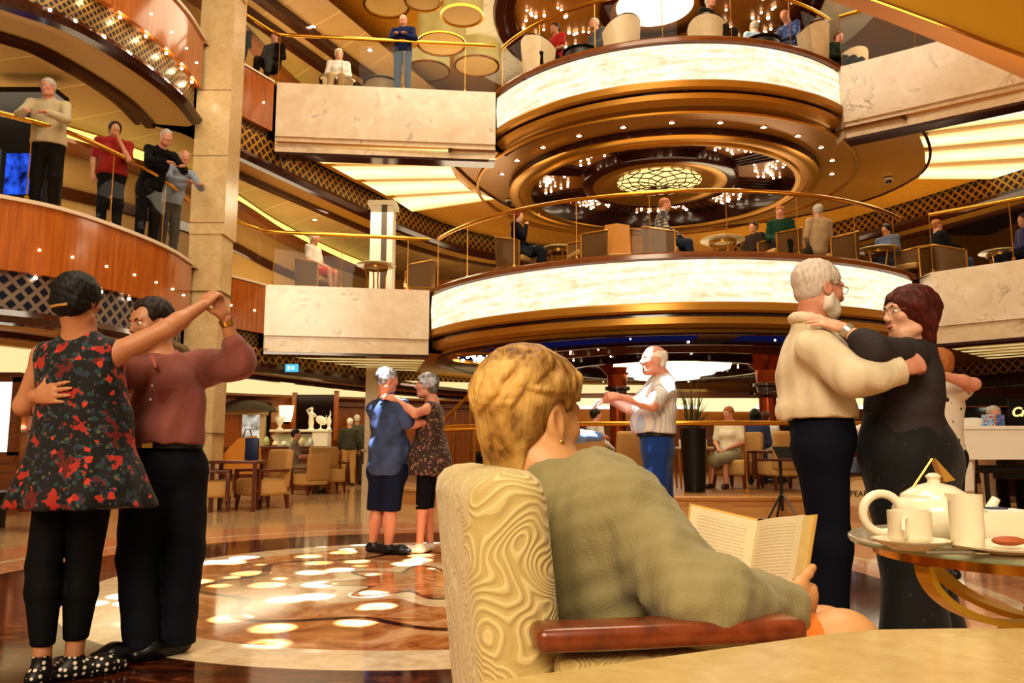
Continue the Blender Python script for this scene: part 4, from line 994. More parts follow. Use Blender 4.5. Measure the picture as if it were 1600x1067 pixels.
HR=dict(black=hairmat('hair_black','#050404','#14100e'),dark=hairmat('hair_dark','#120b08','#2c1a10'),grey=hairmat('hair_grey','#8a8078','#cfc6bb'),white=hairmat('hair_white','#cbbda8','#efe6d8'),blond=hairmat('hair_silver_blond','#b3a294','#ddd0c4'),auburn=hairmat('hair_auburn','#240a06','#641a0c'),red=hairmat('hair_red','#5a1c0a','#8a3414'),salt=hairmat('hair_salt_pepper','#23201f','#8d8a8c',c3='#c9cdd6'),brown=hairmat('hair_brown','#3a1d0e','#6a3c1c'),ginger=hairmat('hair_ginger','#8a4a20','#b8743c'),honey=hairmat('hair_honey','#5a3814','#b98c48',(34,34,10),'#cfa763'))
EYEW=plain('eye_white','#e9ddd0',.2,var=.02); EYED=plain('eye_dark','#20130c',.15)
def frame(face,up=(0,0,1)):
    f=nrm(face); r=nrm(np.cross(f,np.asarray(up,float))); u=np.cross(r,f); return np.array([r,f,u])   # rows: right, forward, up
class Head:
    def __init__(s,c,face,up=(0,0,1),k=1.0): s.c=np.asarray(c,float); s.R=frame(face,up); s.k=k
    def p(s,x,y,z): return s.c+(s.R.T@(V3(x,y,z)*s.k))
    def ell(s,vol,c,r,k=.02,op='u',tilt=0,roll=0):
        R=s.R
        if tilt: ca,sa=math.cos(tilt),math.sin(tilt); R=np.array([R[0],ca*R[1]+sa*R[2],-sa*R[1]+ca*R[2]])
        vol.ell(s.p(*c),V3(*r)*s.k,R,k*s.k,op)
    def cap(s,vol,a,b,ra,rb,k=.01,op='u'): vol.cap(s.p(*a),s.p(*b),ra*s.k,rb*s.k,k*s.k,op)
    def skin(s,v,female=False,nose=1,beard=False):
        s.ell(v,(0,-.014,.03),(.074,.095,.085),.03)
        s.ell(v,(0,.028,-.03),(.057 if female else .061,.058,.084),.035)
        s.ell(v,(0,.05,-.092),(.027,.028,.022),.03)
        s.cap(v,(-.05,.0,-.075),(-.028,.05,-.092),.022,.02,.03); s.cap(v,(.05,.0,-.075),(.028,.05,-.092),.022,.02,.03)
        s.cap(v,(-.036,.078,.024),(.036,.078,.024),.011,.011,.015)
        s.cap(v,(0,.082,.016),(0,.103*1.0,-.022),.008,.0125*nose,.012); s.ell(v,(0,.094,-.03),(.017*nose,.013,.009),.008)
        for x in(-1,1):
            s.ell(v,(x*.04,.06,-.018),(.022,.02,.02),.02)
            s.ell(v,(x*.031,.096,.006),(.017,.016,.011),.012,'s')
            s.ell(v,(x*.076,-.012,-.008),(.009,.02,.033),.01,tilt=.2); s.ell(v,(x*.083,-.01,-.006),(.006,.011,.02),.006,'s',tilt=.2)
        s.cap(v,(-.019,.083,-.056),(.019,.083,-.056),.0055,.0055,.006); s.cap(v,(-.015,.083,-.067),(.015,.083,-.067),.0065,.0065,.006)
    def eyes(s,root,brow=None):
        for x in(-1,1):
            m=MB(); m.ball(s.p(x*.031,.074,.006),.0125*s.k,6); e=m.build('eye',EYEW,root)
            m=MB(); m.ball(s.p(x*.031,.0815,.006),.0062*s.k,5); m.build('iris',EYED,e)
            if brow:
                m=MB(); m.tube([s.p(x*.015,.091,.023),s.p(x*.031,.089,.029),s.p(x*.047,.076,.025)],[.003*s.k,.0036*s.k,.002*s.k],6); m.build('eyebrow',brow,root)
    def hair(s,style):
        v=Vol()
        if style in('short','crop','bald','recede'):
            t=.008 if style in('short','recede') else .004
            s.ell(v,(0,-.018,.034),(.076+t,.097+t,.086+t),.02); s.ell(v,(0,-.052,-.028),(.058+t*.5,.045+t*.5,.042),.02)
            v.wave(.0022,.03,3)
            s.ell(v,(0,.085,-.03),(.085,.085,.095),.008,'s')                      # face opening
            v.half(s.p(0,0,-.062),-s.R[2]*1.0+s.R[1]*.15)
            for x in(-1,1): s.ell(v,(x*.09,.012,-.02),(.035,.03,.045),.006,'s')    # round the ears
            if style=='bald': s.ell(v,(0,.01,.1),(.075,.115,.085),.01,'s')
            if style=='recede':
                for x in(-1,1): s.ell(v,(x*.04,.09,.055),(.036,.05,.048),.01,'s')
        elif style=='bob':
            s.ell(v,(0,-.024,.028),(.1,.118,.1),.03); s.cap(v,(-.055,-.045,-.04),(-.05,-.05,-.11),.045,.03,.03); s.cap(v,(.055,-.045,-.04),(.05,-.05,-.11),.045,.03,.03); s.cap(v,(0,-.07,-.03),(0,-.075,-.12),.05,.035,.03)
            v.wave(.003,.04,5)
            s.ell(v,(0,.105,-.06),(.07,.085,.115),.01,'s')
        elif style=='long':
            s.ell(v,(0,-.018,.03),(.088,.107,.096),.03)
            for x in(-1,0,1): s.cap(v,(x*.055,-.05,0),(x*.06,-.06,-.22),.045,.03,.03)
            v.wave(.003,.04,6); s.ell(v,(0,.1,-.03),(.068,.08,.11),.01,'s')
        elif style=='curly':
            s.ell(v,(0,-.016,.034),(.09,.108,.1),.02); s.ell(v,(0,-.05,-.03),(.075,.06,.055),.02); v.wave(.007,.035,8)
            s.ell(v,(0,.098,-.035),(.07,.08,.1),.008,'s'); v.half(s.p(0,0,-.075),-s.R[2])
        elif style=='cap':
            s.ell(v,(0,-.016,.03),(.092,.108,.094),.02); s.ell(v,(0,-.055,-.03),(.078,.06,.06),.03); v.wave(.002,.03,2)
            s.ell(v,(0,.1,-.03),(.075,.08,.1),.008,'s'); v.half(s.p(0,0,-.095),-s.R[2])
        return v
def hand(v,w,dirn,pn,thumb,curl=.35,k=1.0,spread=.09,thumb_out=.7,tcurl=.25):
    """w wrist, dirn wrist->fingers, pn palm normal (fingers bend that way), thumb: vector towards the thumb side"""
    d=nrm(dirn); pn=nrm(np.asarray(pn,float)-d*np.dot(pn,d)); t=nrm(np.cross(d,pn)); 
    if np.dot(t,thumb)<0: t=-t
    w=np.asarray(w,float); L=.088*k
    kn=lambda x:w+d*L+t*x*k
    v.cap(w-d*.02*k,w+d*.03*k,.027*k,.03*k,.02*k,n=pn,flat=.72)
    v.cap(w+d*.03*k+t*.014*k,kn(.026)-d*.008*k,.022*k,.02*k,.02*k,n=pn,flat=.62); v.cap(w+d*.03*k-t*.012*k,kn(-.024)-d*.012*k,.022*k,.018*k,.02*k,n=pn,flat=.62)
    v.cap(w+d*.035*k,kn(0)-d*.006*k,.024*k,.021*k,.02*k,n=pn,flat=.62)
    cs=curl if isinstance(curl,(list,tuple)) else [curl]*4
    for i,(x,ln,r) in enumerate(((.032,.072,.0088),(.011,.08,.0092),(-.011,.074,.0088),(-.031,.058,.0076))):
        p=kn(x)-d*(.004 if i<3 else .014)*k; a=cs[i]*.8; dd=nrm(d+t*spread*(1.5-i)*.55)
        for j,(fr,rr) in enumerate(((.46,1),(.3,.92),(.26,.8))):
            q=p+(dd*math.cos(a)+pn*math.sin(a))*ln*fr*k; v.cap(p,q,r*rr*k,r*(.95 if j<2 else .8)*rr*k,.006*k); p=q; a+=cs[i]*(1.1 if j==0 else .7)
    p=w+d*.026*k+t*.026*k; dd=nrm(d*.75+t*thumb_out+pn*.25)
    for j,(ln,r) in enumerate(((.042,.0135),(.034,.0105),(.027,.0092))):
        q=p+dd*ln*k; v.cap(p,q,r*k,r*.88*k,.012*k if j==0 else .006*k); p=q; dd=nrm(dd+d*tcurl+pn*tcurl*.6)
def neckhole(t,J,dz=.088,r=(.09,.09,.075)): t.ell(np.asarray(J['neck'])+V3(0,0,dz),V3(*r),None,.012,'s')
def arm(v,sh,el,wr,k=1.0,inf=0.,up=True,fore=True,r=(.049,.041,.04,.027),kk=.03):
    if up: v.cap(sh,el,r[0]*k+inf,r[1]*k+inf,kk)
    if fore:
        m=np.asarray(el)+(np.asarray(wr)-np.asarray(el))*.3; v.cap(el,m,r[1]*k*.95+inf,r[2]*k+inf,kk); v.cap(m,wr,r[2]*k+inf,r[3]*k+inf,kk)
def torso(v,J,k=1.,inf=0.,g=1.,female=False,belly=0,low=True,flat=.66):
    f=nrm(J['fwd']); kk=.06
    ch,wa,pe,nb=J['chest'],J['waist'],J['pelvis'],J['neck']
    v.cap(J['shL'],J['shR'],.058*k+inf,.058*k+inf,kk)
    v.cap(nb,ch,.07*k+inf,.15*k*g+inf,kk,n=f,flat=flat)
    v.cap(ch,wa,.158*k*g+inf,(.128 if female else .148)*k*g+inf,kk,n=f,flat=flat)
    if low: v.cap(wa,pe,(.132 if female else .148)*k*g+inf,(.17 if female else .158)*k*g+inf,kk,n=f,flat=flat+.08)
    if female:
        r=nrm(np.cross(f,[0,0,1]))
        for x in(-1,1): v.ell(np.asarray(ch)+f*.085*k*g+r*x*.07*k-V3(0,0,.03*k),V3(.06,.06,.06)*k*g+inf,None,.05)
    if belly: v.ell(np.asarray(wa)+f*.05*k,V3(.14,.14,.14)*k*belly+inf,None,.08)
def shoe(v,an,toe,k=1.,ground=None,heel=0):
    an=np.asarray(an,float); d=nrm(np.asarray(toe,float)*V3(1,1,0)); g=an[2]-.075*k if ground is None else ground
    hp=V3(an[0],an[1],g+.036*k+heel)-d*.035*k; bp=V3(an[0],an[1],g+.034*k)+d*.12*k; tp=V3(an[0],an[1],g+.026*k)+d*.185*k
    v.cap(hp,bp,.037*k,.044*k,.03); v.cap(bp,tp,.044*k,.028*k,.03); v.cap(an-V3(0,0,.01),hp+d*.03,.036*k,.036*k,.03); v.half(V3(0,0,g),V3(0,0,-1))
def belt(root,c,n_r,fwd,mat,h=.035,flat=.78):
    f=nrm(fwd); r=nrm(np.cross(f,[0,0,1])); m=MB(); vs=[];fs=[];n=36
    for i in range(n):
        a=2*PI*i/n
        for z in(-h/2,h/2): vs.append(np.asarray(c)+r*math.cos(a)*n_r+f*math.sin(a)*n_r*flat+V3(0,0,z))
    fs=[(2*i,2*((i+1)%n),2*((i+1)%n)+1,2*i+1) for i in range(n)]; m.add([tuple(x) for x in vs],fs,True); return m.build('belt',mat,root)
def glasses(root,H,mat):
    m=MB()
    for x in(-1,1):
        m.tube([H.p(x*.031+math.cos(a)*.021,.1,.006+math.sin(a)*.016) for a in [2*PI*i/16 for i in range(16)]],.0013,5,closed=True)
        m.tube([H.p(x*.052,.098,.01),H.p(x*.07,.06,.01),H.p(x*.081,-.01,.012)],.0014,5)
    m.tube([H.p(-.011,.1,.01),H.p(0,.104,.013),H.p(.011,.1,.01)],.0013,5); return m.build('glasses',mat,root)
def watch(root,a,b,r,mat):
    a=np.asarray(a,float);b=np.asarray(b,float); m=MB(); d=nrm(b-a); m.tube([tuple(a-d*.012),tuple(a+d*.012)],[r,r],16,cap=False); o=m.build('wristwatch',mat,root)
    return o
def buttons(root,pts,mat,r=.006):
    for p in pts:
        m=MB(); m.ball(tuple(p),r,4,(1,.6,1)); m.build('button',mat,root)
WATCH=plain('watch_gold','#caa050',.25,.9); BELT=plain('belt_leather','#14100e',.35); SHOEB=plain('black_shoe','#0b0908',.35); SHOEBR=plain('brown_shoe','#3a2012',.4)
# ---------------------------------------------------------------- small figures on the decks and in the lounge
def figure(label,loc,rz,pose,top,bottom,hair,hstyle,sk='fair',shoes=None,female=False,k=1.,sleeve='long',g=1.,head=(0,1,0),arms='lap',h=.02,lean=0.,legs='trousers',skirt=None,seat=.45,group=None,glass=False):
    root=thing('person',label,'person',loc,rz,group)
    L=lambda x,y,z:V3(x,y,z)*k
    if pose=='stand':
        hz=.9; J=dict(pelvis=L(0,0,.95),waist=L(0,.0+lean*.15,1.1),chest=L(0,.0+lean*.35,1.3),neck=L(0,lean*.5,1.47))
        J['hipL'],J['hipR']=L(-.09,0,.9),L(.09,0,.9); J['knL'],J['knR']=L(-.1,.02,.5),L(.1,.02,.5); J['anL'],J['anR']=L(-.1,-.02,.08),L(.11,.0,.08)
        hd=L(0,.03+lean*.65,1.63)
    else:
        s=seat/k; J=dict(pelvis=L(0,0,s+.1),waist=L(0,-.03+lean*.1,s+.27),chest=L(0,-.05+lean*.3,s+.46),neck=L(0,-.05+lean*.45,s+.63))
        J['hipL'],J['hipR']=L(-.09,.05,s+.08),L(.09,.05,s+.08); J['knL'],J['knR']=L(-.11,.43,s+.07),L(.11,.43,s+.07); J['anL'],J['anR']=L(-.11,.42,.08),L(.12,.5,.08)
        hd=L(0,-.02+lean*.6,s+.79)
    J['fwd']=V3(0,1,0); c=J['chest']; z=J['neck'][2]-.05*k; yy=J['neck'][1]
    J['shL'],J['shR']=V3(-.185*k*g**.5,yy,z),V3(.185*k*g**.5,yy,z)
    sx=J['shL'][0]
    P={'lap':(V3(-.24*k,yy+.05,z-.28*k),V3(-.08*k,yy+.3*k,z-.38*k)),'rail':(V3(-.27*k,yy+.18*k,z-.24*k),V3(-.12*k,yy+.42*k,z-.27*k)),'side':(V3(-.25*k,yy-.02,z-.28*k),V3(-.25*k,yy+.08*k,z-.54*k)),'fold':(V3(-.27*k,yy+.1*k,z-.25*k),V3(.02*k,yy+.24*k,z-.2*k)),'chin':(V3(-.2*k,yy+.18*k,z-.28*k),V3(-.06*k,yy+.2*k,z-.0*k)),'back':(V3(-.27*k,yy-.1*k,z-.25*k),V3(-.12*k,yy-.2*k,z-.4*k)),'table':(V3(-.25*k,yy+.12*k,z-.26*k),V3(-.12*k,yy+.38*k,z-.26*k))}
    aL,aR=(arms,arms) if isinstance(arms,str) else arms
    J['elL'],J['wrL']=P[aL]; e,w_=P[aR]; J['elR'],J['wrR']=e*V3(-1,1,1),w_*V3(-1,1,1)
    J['elL']=J['elL']+V3(0,0,0)
    H=Head(hd,head,k=k)
    b=Vol(); H.skin(b,female); b.cap(H.p(0,-.025,-.06),J['neck'],.052*k,.058*k,.03)
    for s in 'LR':
        arm(b,J['sh'+s],J['el'+s],J['wr'+s],k*.95)
        d=nrm(J['wr'+s]-J['el'+s]); tx=1 if s=='L' else -1
        hv=b; hand(hv,J['wr'+s],d,V3(0,0,-1)+d*.01,V3(tx,0,.2),.45,k*.95)
    bare=legs in('shorts','skirt','bare'); torso(b,J,k*.86,0,g,female,low=bare)
    if bare:
        for s in 'LR': b.cap(J['hip'+s],J['kn'+s],.075*k,.055*k,.03); b.cap(J['kn'+s],J['an'+s],.055*k,.036*k,.03)
    solid('body',[(b,h)],SK[sk],root)
    t=Vol(); torso(t,J,k,.01,g,female,low=True)
    for s in 'LR':
        if sleeve=='long': arm(t,J['sh'+s],J['el'+s],J['wr'+s],k,.014)
        elif sleeve=='short': m=J['sh'+s]+(J['el'+s]-J['sh'+s])*.75; t.cap(J['sh'+s],m,.06*k,.06*k,.03)
    t.half(H.p(0,0,-.1),V3(0,0,1))
    if pose=='stand': t.cap(J['waist'],J['pelvis'],.162*k*g,.185*k*g,.05,n=J['fwd'],flat=.8); t.half(J['pelvis']+V3(0,0,-.03),V3(0,0,-1))
    t.wave(.003,.16,len(label))
    solid('shirt',[(t,h)],top,root)
    if legs=='skirt' or skirt:
        q=Vol(); q.cap(J['hipL'],J['hipR'],.12*k,.12*k,.05); q.cap(J['hipL'],J['knL']+V3(0,.02,-.02),.11*k,.09*k,.08); q.cap(J['hipR'],J['knR']+V3(0,.02,-.02),.11*k,.09*k,.08); q.cap(J['knL']+V3(.03,0,-.04),J['knR']-V3(.03,0,.1),.09*k,.1*k,.06); solid('skirt',[(q,h)],bottom,root)
    else:
        q=Vol(); q.cap(J['hipL'],J['hipR'],.092*k*g,.092*k*g,.05); q.cap(J['waist'],J['pelvis'],.13*k*g,.15*k*g,.05,n=J['fwd'],flat=.72)
        for s in 'LR':
            if legs=='shorts': m=J['hip'+s]+(J['kn'+s]-J['hip'+s])*.85; q.cap(J['hip'+s],m,.1*k,.085*k,.04)
            else: q.cap(J['hip'+s],J['kn'+s],.098*k,.075*k,.04); q.cap(J['kn'+s],J['an'+s]+V3(0,0,.0),.075*k,.062*k,.04)
        if pose=='stand': q.half(J['waist']-V3(0,0,.03),V3(0,0,1))
        q.wave(.003,.14,len(label)+1); solid('trousers',[(q,h)],bottom,root)
    q=Vol()
    for s in 'LR': 
        u=Vol(); shoe(u,J['an'+s],V3(.12 if s=='R' else -.12,1,0),k); q.ops+=[o for o in u.ops if o[4]=='u']
    q.half(V3(0,0,.003),V3(0,0,-1)); solid('shoes',[(q,h*.8)],shoes or SHOEB,root)
    if h<=.017: H.eyes(root)
    if hstyle: solid('hair',[(H.hair(hstyle),h*.45)],HR[hair],root)
    if glass: glasses(root,H,BELT)
    return root
# ================================================================ people on the decks
plaid=NT('checked_shirt'); _v=plaid.coord('Object'); _x=plaid.n('ShaderNodeSeparateXYZ'); plaid.l(_v,_x.inputs[0])
_a=plaid.math('LESS_THAN',plaid.math('FRACT',plaid.math('MULTIPLY',_x.outputs[0],16)),.4); _b=plaid.math('LESS_THAN',plaid.math('FRACT',plaid.math('MULTIPLY',_x.outputs[2],16)),.4)
M['plaid']=plaid.bsdf(plaid.mix(plaid.math('MAXIMUM',_a,_b),srgb('#b9a98c'),srgb('#4a4a55')),.8)
def printed(name,base,cols,scale=12,thr=.42,rough=.8,sheen=.1,wob_=.55):
    t=NT(name); v=t.coord('Object'); n=t.noise(v,scale*1.5,3,.5)
    cur=srgb(base)
    for i,(c,sc_,th) in enumerate(cols):
        m=t.n('ShaderNodeMapping'); m.inputs['Location'].default_value=(i*3.7,i*1.3,i*2.1); t.l(v,m.inputs['Vector'])
        vo=t.n('ShaderNodeTexVoronoi'); vo.inputs['Scale'].default_value=sc_; t.l(m.outputs[0],vo.inputs['Vector'])
        wob=t.math('ADD',vo.outputs['Distance'],t.math('MULTIPLY',t.math('SUBTRACT',n,.5),wob_))
        cur=t.mix(t.math('LESS_THAN',wob,th),cur,srgb(c))
    return t.bsdf(cur,rough,sheen=sheen,bump=t.noise(t.coord('Object',(1,1,.5)),9,3),bstr=.3,bdist=.02)
figure('old man in a pale shirt and glasses leaning on the left gallery rail',(*F2(62,10.14)[:2],3.98),PI+.25,'stand',cloth('#b9a988'),cloth('#16120f'),'grey','crop','red',arms='rail',lean=.25,k=1.03,g=1.15,head=(.35,1,-.25),h=.016,glass=True)
figure('dark-haired woman in a red top at the left gallery rail, hand at her face',(*F2(166,11.25)[:2],3.98),PI+.5,'stand',cloth('#8a1c16'),cloth('#15131c'),'dark','cap','tan',female=True,k=1.0,g=1.15,arms=('chin','side'),sleeve='short',head=(-.1,1,-.05),h=.016)
figure('man in black leaning far over the left gallery rail, right of the woman in red',(*F2(226,12.05)[:2],3.98),PI+.9,'stand',cloth('#121214'),cloth('#17161a'),'grey','crop','red',arms='rail',lean=.6,k=1.06,head=(.1,1,-.35),h=.016)
figure('balding man in pale blue leaning on the gallery rail next to the pillar',(*F2(260,12.75)[:2],3.98),PI+.9,'stand',cloth('#8d97a8'),cloth('#4a4640'),'grey','bald','red',arms='rail',lean=.55,k=1.03,head=(.3,1,-.3),h=.016)
figure('man with white hair in red shorts reading in a woven chair, middle deck',F2(492,16.0),-PI/2-.35,'sit',cloth('#c9b9a8'),cloth('#c02018'),'white','short','tan',legs='shorts',sleeve='short',head=(0,1,-.3),shoes=SHOEBR)
figure('young woman with long red hair in black seated at the round balcony rail',F2(812,14.25),-PI/2-.3,'sit',cloth('#0f0d14'),cloth('#1c2230'),'red','long','fair',female=True,k=.95,arms=('lap','chin'),head=(.2,1,0))
figure('man in a checked shirt and jeans seated at the rail, facing right',F2(1035,13.75),-PI/2-.15,'sit',M['plaid'],cloth('#26303f'),'ginger','crop','red',k=1.03,lean=.15,head=(0,1,-.1))
figure('person in dark trousers half hidden behind the round table, next to the checked shirt',F2(1178,14.5),PI/2+.6,'sit',cloth('#2c1c12'),cloth('#0e0c10'),'dark','short','tan',k=.9,seat=.36)
figure('man in a dark green jacket seated low at the middle of the round balcony',F2(1222,13.95),PI-.3,'sit',cloth('#173a26'),cloth('#1c1a1a'),'ginger','short','red',head=(0,1,-.3),k=.95)
figure('grey-haired man in a pale tan shirt seated with his back turned, round balcony',F2(1280,14.05),.2,'sit',cloth('#b69a78'),cloth('#3a3026'),'grey','short','tan',k=1.0)
figure('woman in a grey-blue jacket seated at the right part of the round balcony',F2(1386,15.1),PI/2+.6,'sit',cloth('#56627c'),cloth('#4a5468'),'dark','cap','tan',female=True,k=.95,head=(.1,1,-.2))
figure('man in a black jacket and jeans seated above the right marble front',F2(1474,15.0),-PI/2+.1,'sit',cloth('#14120f'),cloth('#3b4f6a'),'ginger','crop','red',lean=-.1,arms='table')
figure('person in purple at the far right edge of the middle deck',F2(1602,14.6),PI/2,'sit',cloth('#33305a'),cloth('#14121a'),'dark','short','tan')
figure('man in a navy sweater and jeans standing with folded arms at the upper rail',F3(630,15.35),PI-.1,'stand',cloth('#17224a'),cloth('#55667f'),'ginger','bald','red',arms='fold',k=1.0,h=.017)
figure('white-haired woman in a white shirt seated on the upper deck',F3(530,15.95),PI+.15,'sit',cloth('#e3dcd0'),cloth('#b79a70'),'white','curly','fair',female=True,k=.98,h=.017)
figure('dark-jacketed person seated low behind the rail, left of the white-haired woman',F3(428,15.3),PI-.2,'sit',cloth('#1c110c'),cloth('#181210'),'brown','short','red',head=(0,1,-.25),k=.95,seat=.5)
figure('dark seated figure next to the pillar on the upper deck',F3(374,14.9),PI-.4,'sit',cloth('#141012'),cloth('#141012'),'dark','short','tan',seat=.5)
figure('man in a red shirt seated at the left of the top round balcony',F3(866,14.95),-.9+PI,'sit',cloth('#a51a1c'),cloth('#191418'),'dark','short','tan',sleeve='short')
figure('person in grey leaning forward behind the large cream tub chair',F3(938,15.2),PI/2+.5,'sit',cloth('#55565e'),cloth('#2a2422'),'grey','short','red',lean=.3,seat=.65)
figure('man in a dark jacket and pink shirt seated under the disc lamp',F3(1110,14.35),PI+.6,'sit',cloth('#171314'),cloth('#2c211c'),'grey','short','red',k=1.05,lean=.1,seat=.6)
figure('person in pale blue seated with back turned on the top round balcony',F3(1178,15.1),.3,'sit',cloth('#a9c4dc'),cloth('#3c4654'),'grey','short','fair',seat=.55,g=1.1)
figure('man in a blue print shirt bending forward at the right of the top balcony',F3(1240,14.8),PI/2+.6,'sit',printed('blue_print','#2c3f78',[('#6f86b8',18,.3)]),cloth('#2c2c50'),'ginger','bald','red',lean=.45,head=(0,1,-.9),seat=.55)
figure('man in dark green at the right end of the top round balcony',F3(1312,15.2),PI+.4,'sit',cloth('#16241c'),cloth('#171410'),'brown','short','red',k=.95,seat=.45)
figure('small seated person low behind the right end of the top railing',F3(1340,15.4),PI+.2,'sit',cloth('#3a2418'),cloth('#1c1410'),'ginger','crop','red',k=.85,seat=.2)
# ================================================================ people in the lounge and on the platform
figure('man in a grey shirt seated alone in the lounge behind the nearest tan armchair',F1(463,17.3),-PI/2+.3,'sit',cloth('#7d7264'),cloth('#9a8868'),'dark','crop','red',sleeve='short',arms='table',k=1.0)
figure('white-haired person in a dark green top and tan trousers standing with back turned',F1(545,20.6),.15,'stand',cloth('#3f3d2c'),cloth('#b98f58'),'white','short','tan',arms='side',h=.02,k=.98)
figure('taller grey figure standing just behind the one in tan trousers',F1(556,21.4),.2,'stand',cloth('#5a554c'),cloth('#4f4234'),'white','short','tan',arms='side',k=1.05)
zs=.29
club('tan club armchair with the woman in white, on the band platform',F1(1152,13.5,zs),PI/2+.75,1.0)
figure('woman in a white top and beige skirt seated on the band platform',F1(1140,13.55,zs),PI/2+.9,'sit',cloth('#ddd0b4'),cloth('#8d8466'),'ginger','short','red',female=True,sleeve='short',g=1.15,legs='skirt',head=(.2,1,-.15),h=.017,shoes=SHOEBR)
figure('woman with long black hair seated with back turned behind the woman in white',F1(1182,14.4,zs),-.3,'sit',cloth('#3c4668'),cloth('#1a2436'),'black','long','tan',female=True,head=(-.2,1,0))
figure('person in a white shirt seated next to the long black hair',F1(1200,15.2,zs),-.6,'sit',cloth('#e2dacb'),cloth('#2a2a30'),'brown','short','red')
figure('dark-haired seated guest just left of the man in cream, far table',F1(1242,15.0,zs),.4,'sit',cloth('#191518'),cloth('#191518'),'dark','cap','red')
club('tan club armchair with its back turned, left of the music stand',F1(1222,13.0,zs),.2,1.0)
club('tan club armchair behind the right elbow of the man in jeans, platform left',F1(972,13.2,zs),.5,1.0)
club('tan club armchair hidden behind the blonde head, on the platform',F1(925,13.6,zs),-.4,1.0)
figure('seated guest in white glimpsed beside the blonde woman\'s cheek',F1(934,14.2,zs),-1.2,'sit',cloth('#ddd6c8'),cloth('#22222a'),'dark','short','red')
figure('seated guest in white low behind the blonde woman\'s nape',F1(786,14.6,zs),PI/2,'sit',cloth('#d8cfc0'),cloth('#1c1c22'),'grey','short','red',lean=.2)
r=thing('cocktail_table','dark glass cocktail table with drinks beside the woman in white','table',F1(1082,13.4,zs))
m=MB(); m.box((0,0,.66),(.62,.5,.04),bev=.01); m.build('tabletop',M['toptan'],r)
for x in(-.26,.26):
    for y in(-.2,.2):
        m=MB(); m.tube([(x,y,.64),(x*.9,y*.9,0)],.016,6); m.build('leg',M['brass'],r)
gl=MB(); gl.lathe([(1e-4,0),(.035,0),(.04,.02),(.042,.12),(.038,.12),(.036,.02),(1e-4,.015)],n=16); q=F1(1082,13.4,zs)
for k,(x,y,c,n_) in enumerate(((-.2,-.1,'#d8cfc0','white cup standing at the left of the cocktail table'),(.02,-.12,'#e3d28a','pale yellow drink in the middle of the cocktail table'),(.2,-.05,'#e8e2d6','clear tumbler at the right of the cocktail table'))):
    o=MB(); o.v=list(gl.v);o.f=list(gl.f);o.sm=list(gl.sm); o=o.build('tumbler',plain('tumbler%d'%k,c,.1),loc=(q[0]+x,q[1]+y,zs+.682)); tag(o,n_,'glass')
# pianist
figure('pianist with red face bent behind the white piano',F1(1556,10.45,.05),PI-.2,'sit',cloth('#3a2a26'),cloth('#1a1414'),'grey','crop','red',lean=.15,arms='table',h=.016,seat=.52,k=1.02)
# ================================================================ dancers
FL=lambda *a:np.array(U(*a))
def rel(J,o): return {k:(v if k in('fwd','toeL','toeR','face') else np.asarray(v,float)-o) for k,v in J.items()}
# ---- left woman in floral tunic, back turned
o=FL(110,1060,3.45); o[2]=0
J=rel(dict(hd=FL(122,469,3.40),neck=FL(124,528,3.43),chest=FL(126,598,3.45),waist=FL(128,672,3.46),pelvis=FL(130,738,3.46),shL=FL(70,557,3.46),shR=FL(178,553,3.43),elL=FL(38,634,3.5),wrL=FL(78,585,3.74),
 elR=FL(262,513,3.52),wrR=FL(318,476,3.66),hipL=FL(92,752,3.46),hipR=FL(146,752,3.46),knL=FL(68,882,3.42),knR=FL(130,884,3.5),anL=FL(66,1022,3.36),anR=FL(116,1022,3.46),fwd=V3(.12,1,0)),o)
r=thing('person','woman in a black and red floral tunic and leggings dancing, back turned','person',tuple(o))
H=Head(J['hd'],(.1,1,-.05),k=1.0); b=Vol(); H.skin(b,True); b.cap(H.p(0,-.03,-.06),J['neck'],.05,.056,.03)
torso(b,J,.88,0,1,True,low=False); arm(b,J['shL'],J['elL'],J['wrL'],1.0,r=(.05,.042,.038,.026)); arm(b,J['shR'],J['elR'],J['wrR'],1.0,r=(.048,.04,.037,.026))
for s in'LR': b.cap(J['waist'],J['hip'+s],.07,.07,.04); b.cap(J['hip'+s],J['kn'+s],.06,.05,.02); b.cap(J['kn'+s],J['an'+s],.05,.036,.02)
hv=Vol(); hand(hv,J['wrR'],J['wrR']-J['elR']+V3(0,0,.06),V3(.3,.6,.2),V3(-.4,0,.9),.75,.92); hand(hv,J['wrL'],V3(.5,.6,.2),V3(0,0,-1),V3(1,-.2,0),.4,.92)
hh=Vol(); H.skin(hh,True); hh.cap(H.p(0,-.03,-.06),J['neck'],.05,.056,.03)
solid('body',[(b,.009),(hv,.0045)],SK['tan'],r)
floral=printed('floral_tunic','#0a0909',[('#1f3a40',30,.34),('#55523f',38,.2),('#2b2a44',24,.22),('#5e130d',8,.28),('#9c2616',9,.25),('#b83a24',17,.17)],20,wob_=1.15)
t=Vol(); torso(t,J,.98,.012,1,True,low=False)
wa,pe=J['waist'],J['pelvis']; f=J['fwd']
t.cap(J['chest'],wa,.168,.19,.06,n=f,flat=.72); t.cap(wa,pe-V3(0,0,.08),.19,.262,.06,n=f,flat=.75)
for k,(a,dz) in enumerate(((-2.6,0),(-1.9,.02),(-1.2,-.01),(-.5,.01),(.3,0),(1.2,0),(2.2,.01),(3.0,0))):
    dd=V3(math.cos(a)*.24,math.sin(a)*.17,0); t.cap(wa+dd*.55-V3(0,0,.02),pe+dd*1.08-V3(0,0,.15+dz),.04,.055,.05)
for s,e in(('L',-1),('R',1)): t.ell(J['sh'+s]+V3(e*.055,0,.0),V3(.035,.12,.1),None,.02,'s')
t.ell(J['neck']+V3(0,-.03,.075),V3(.085,.12,.06),None,.02,'s')
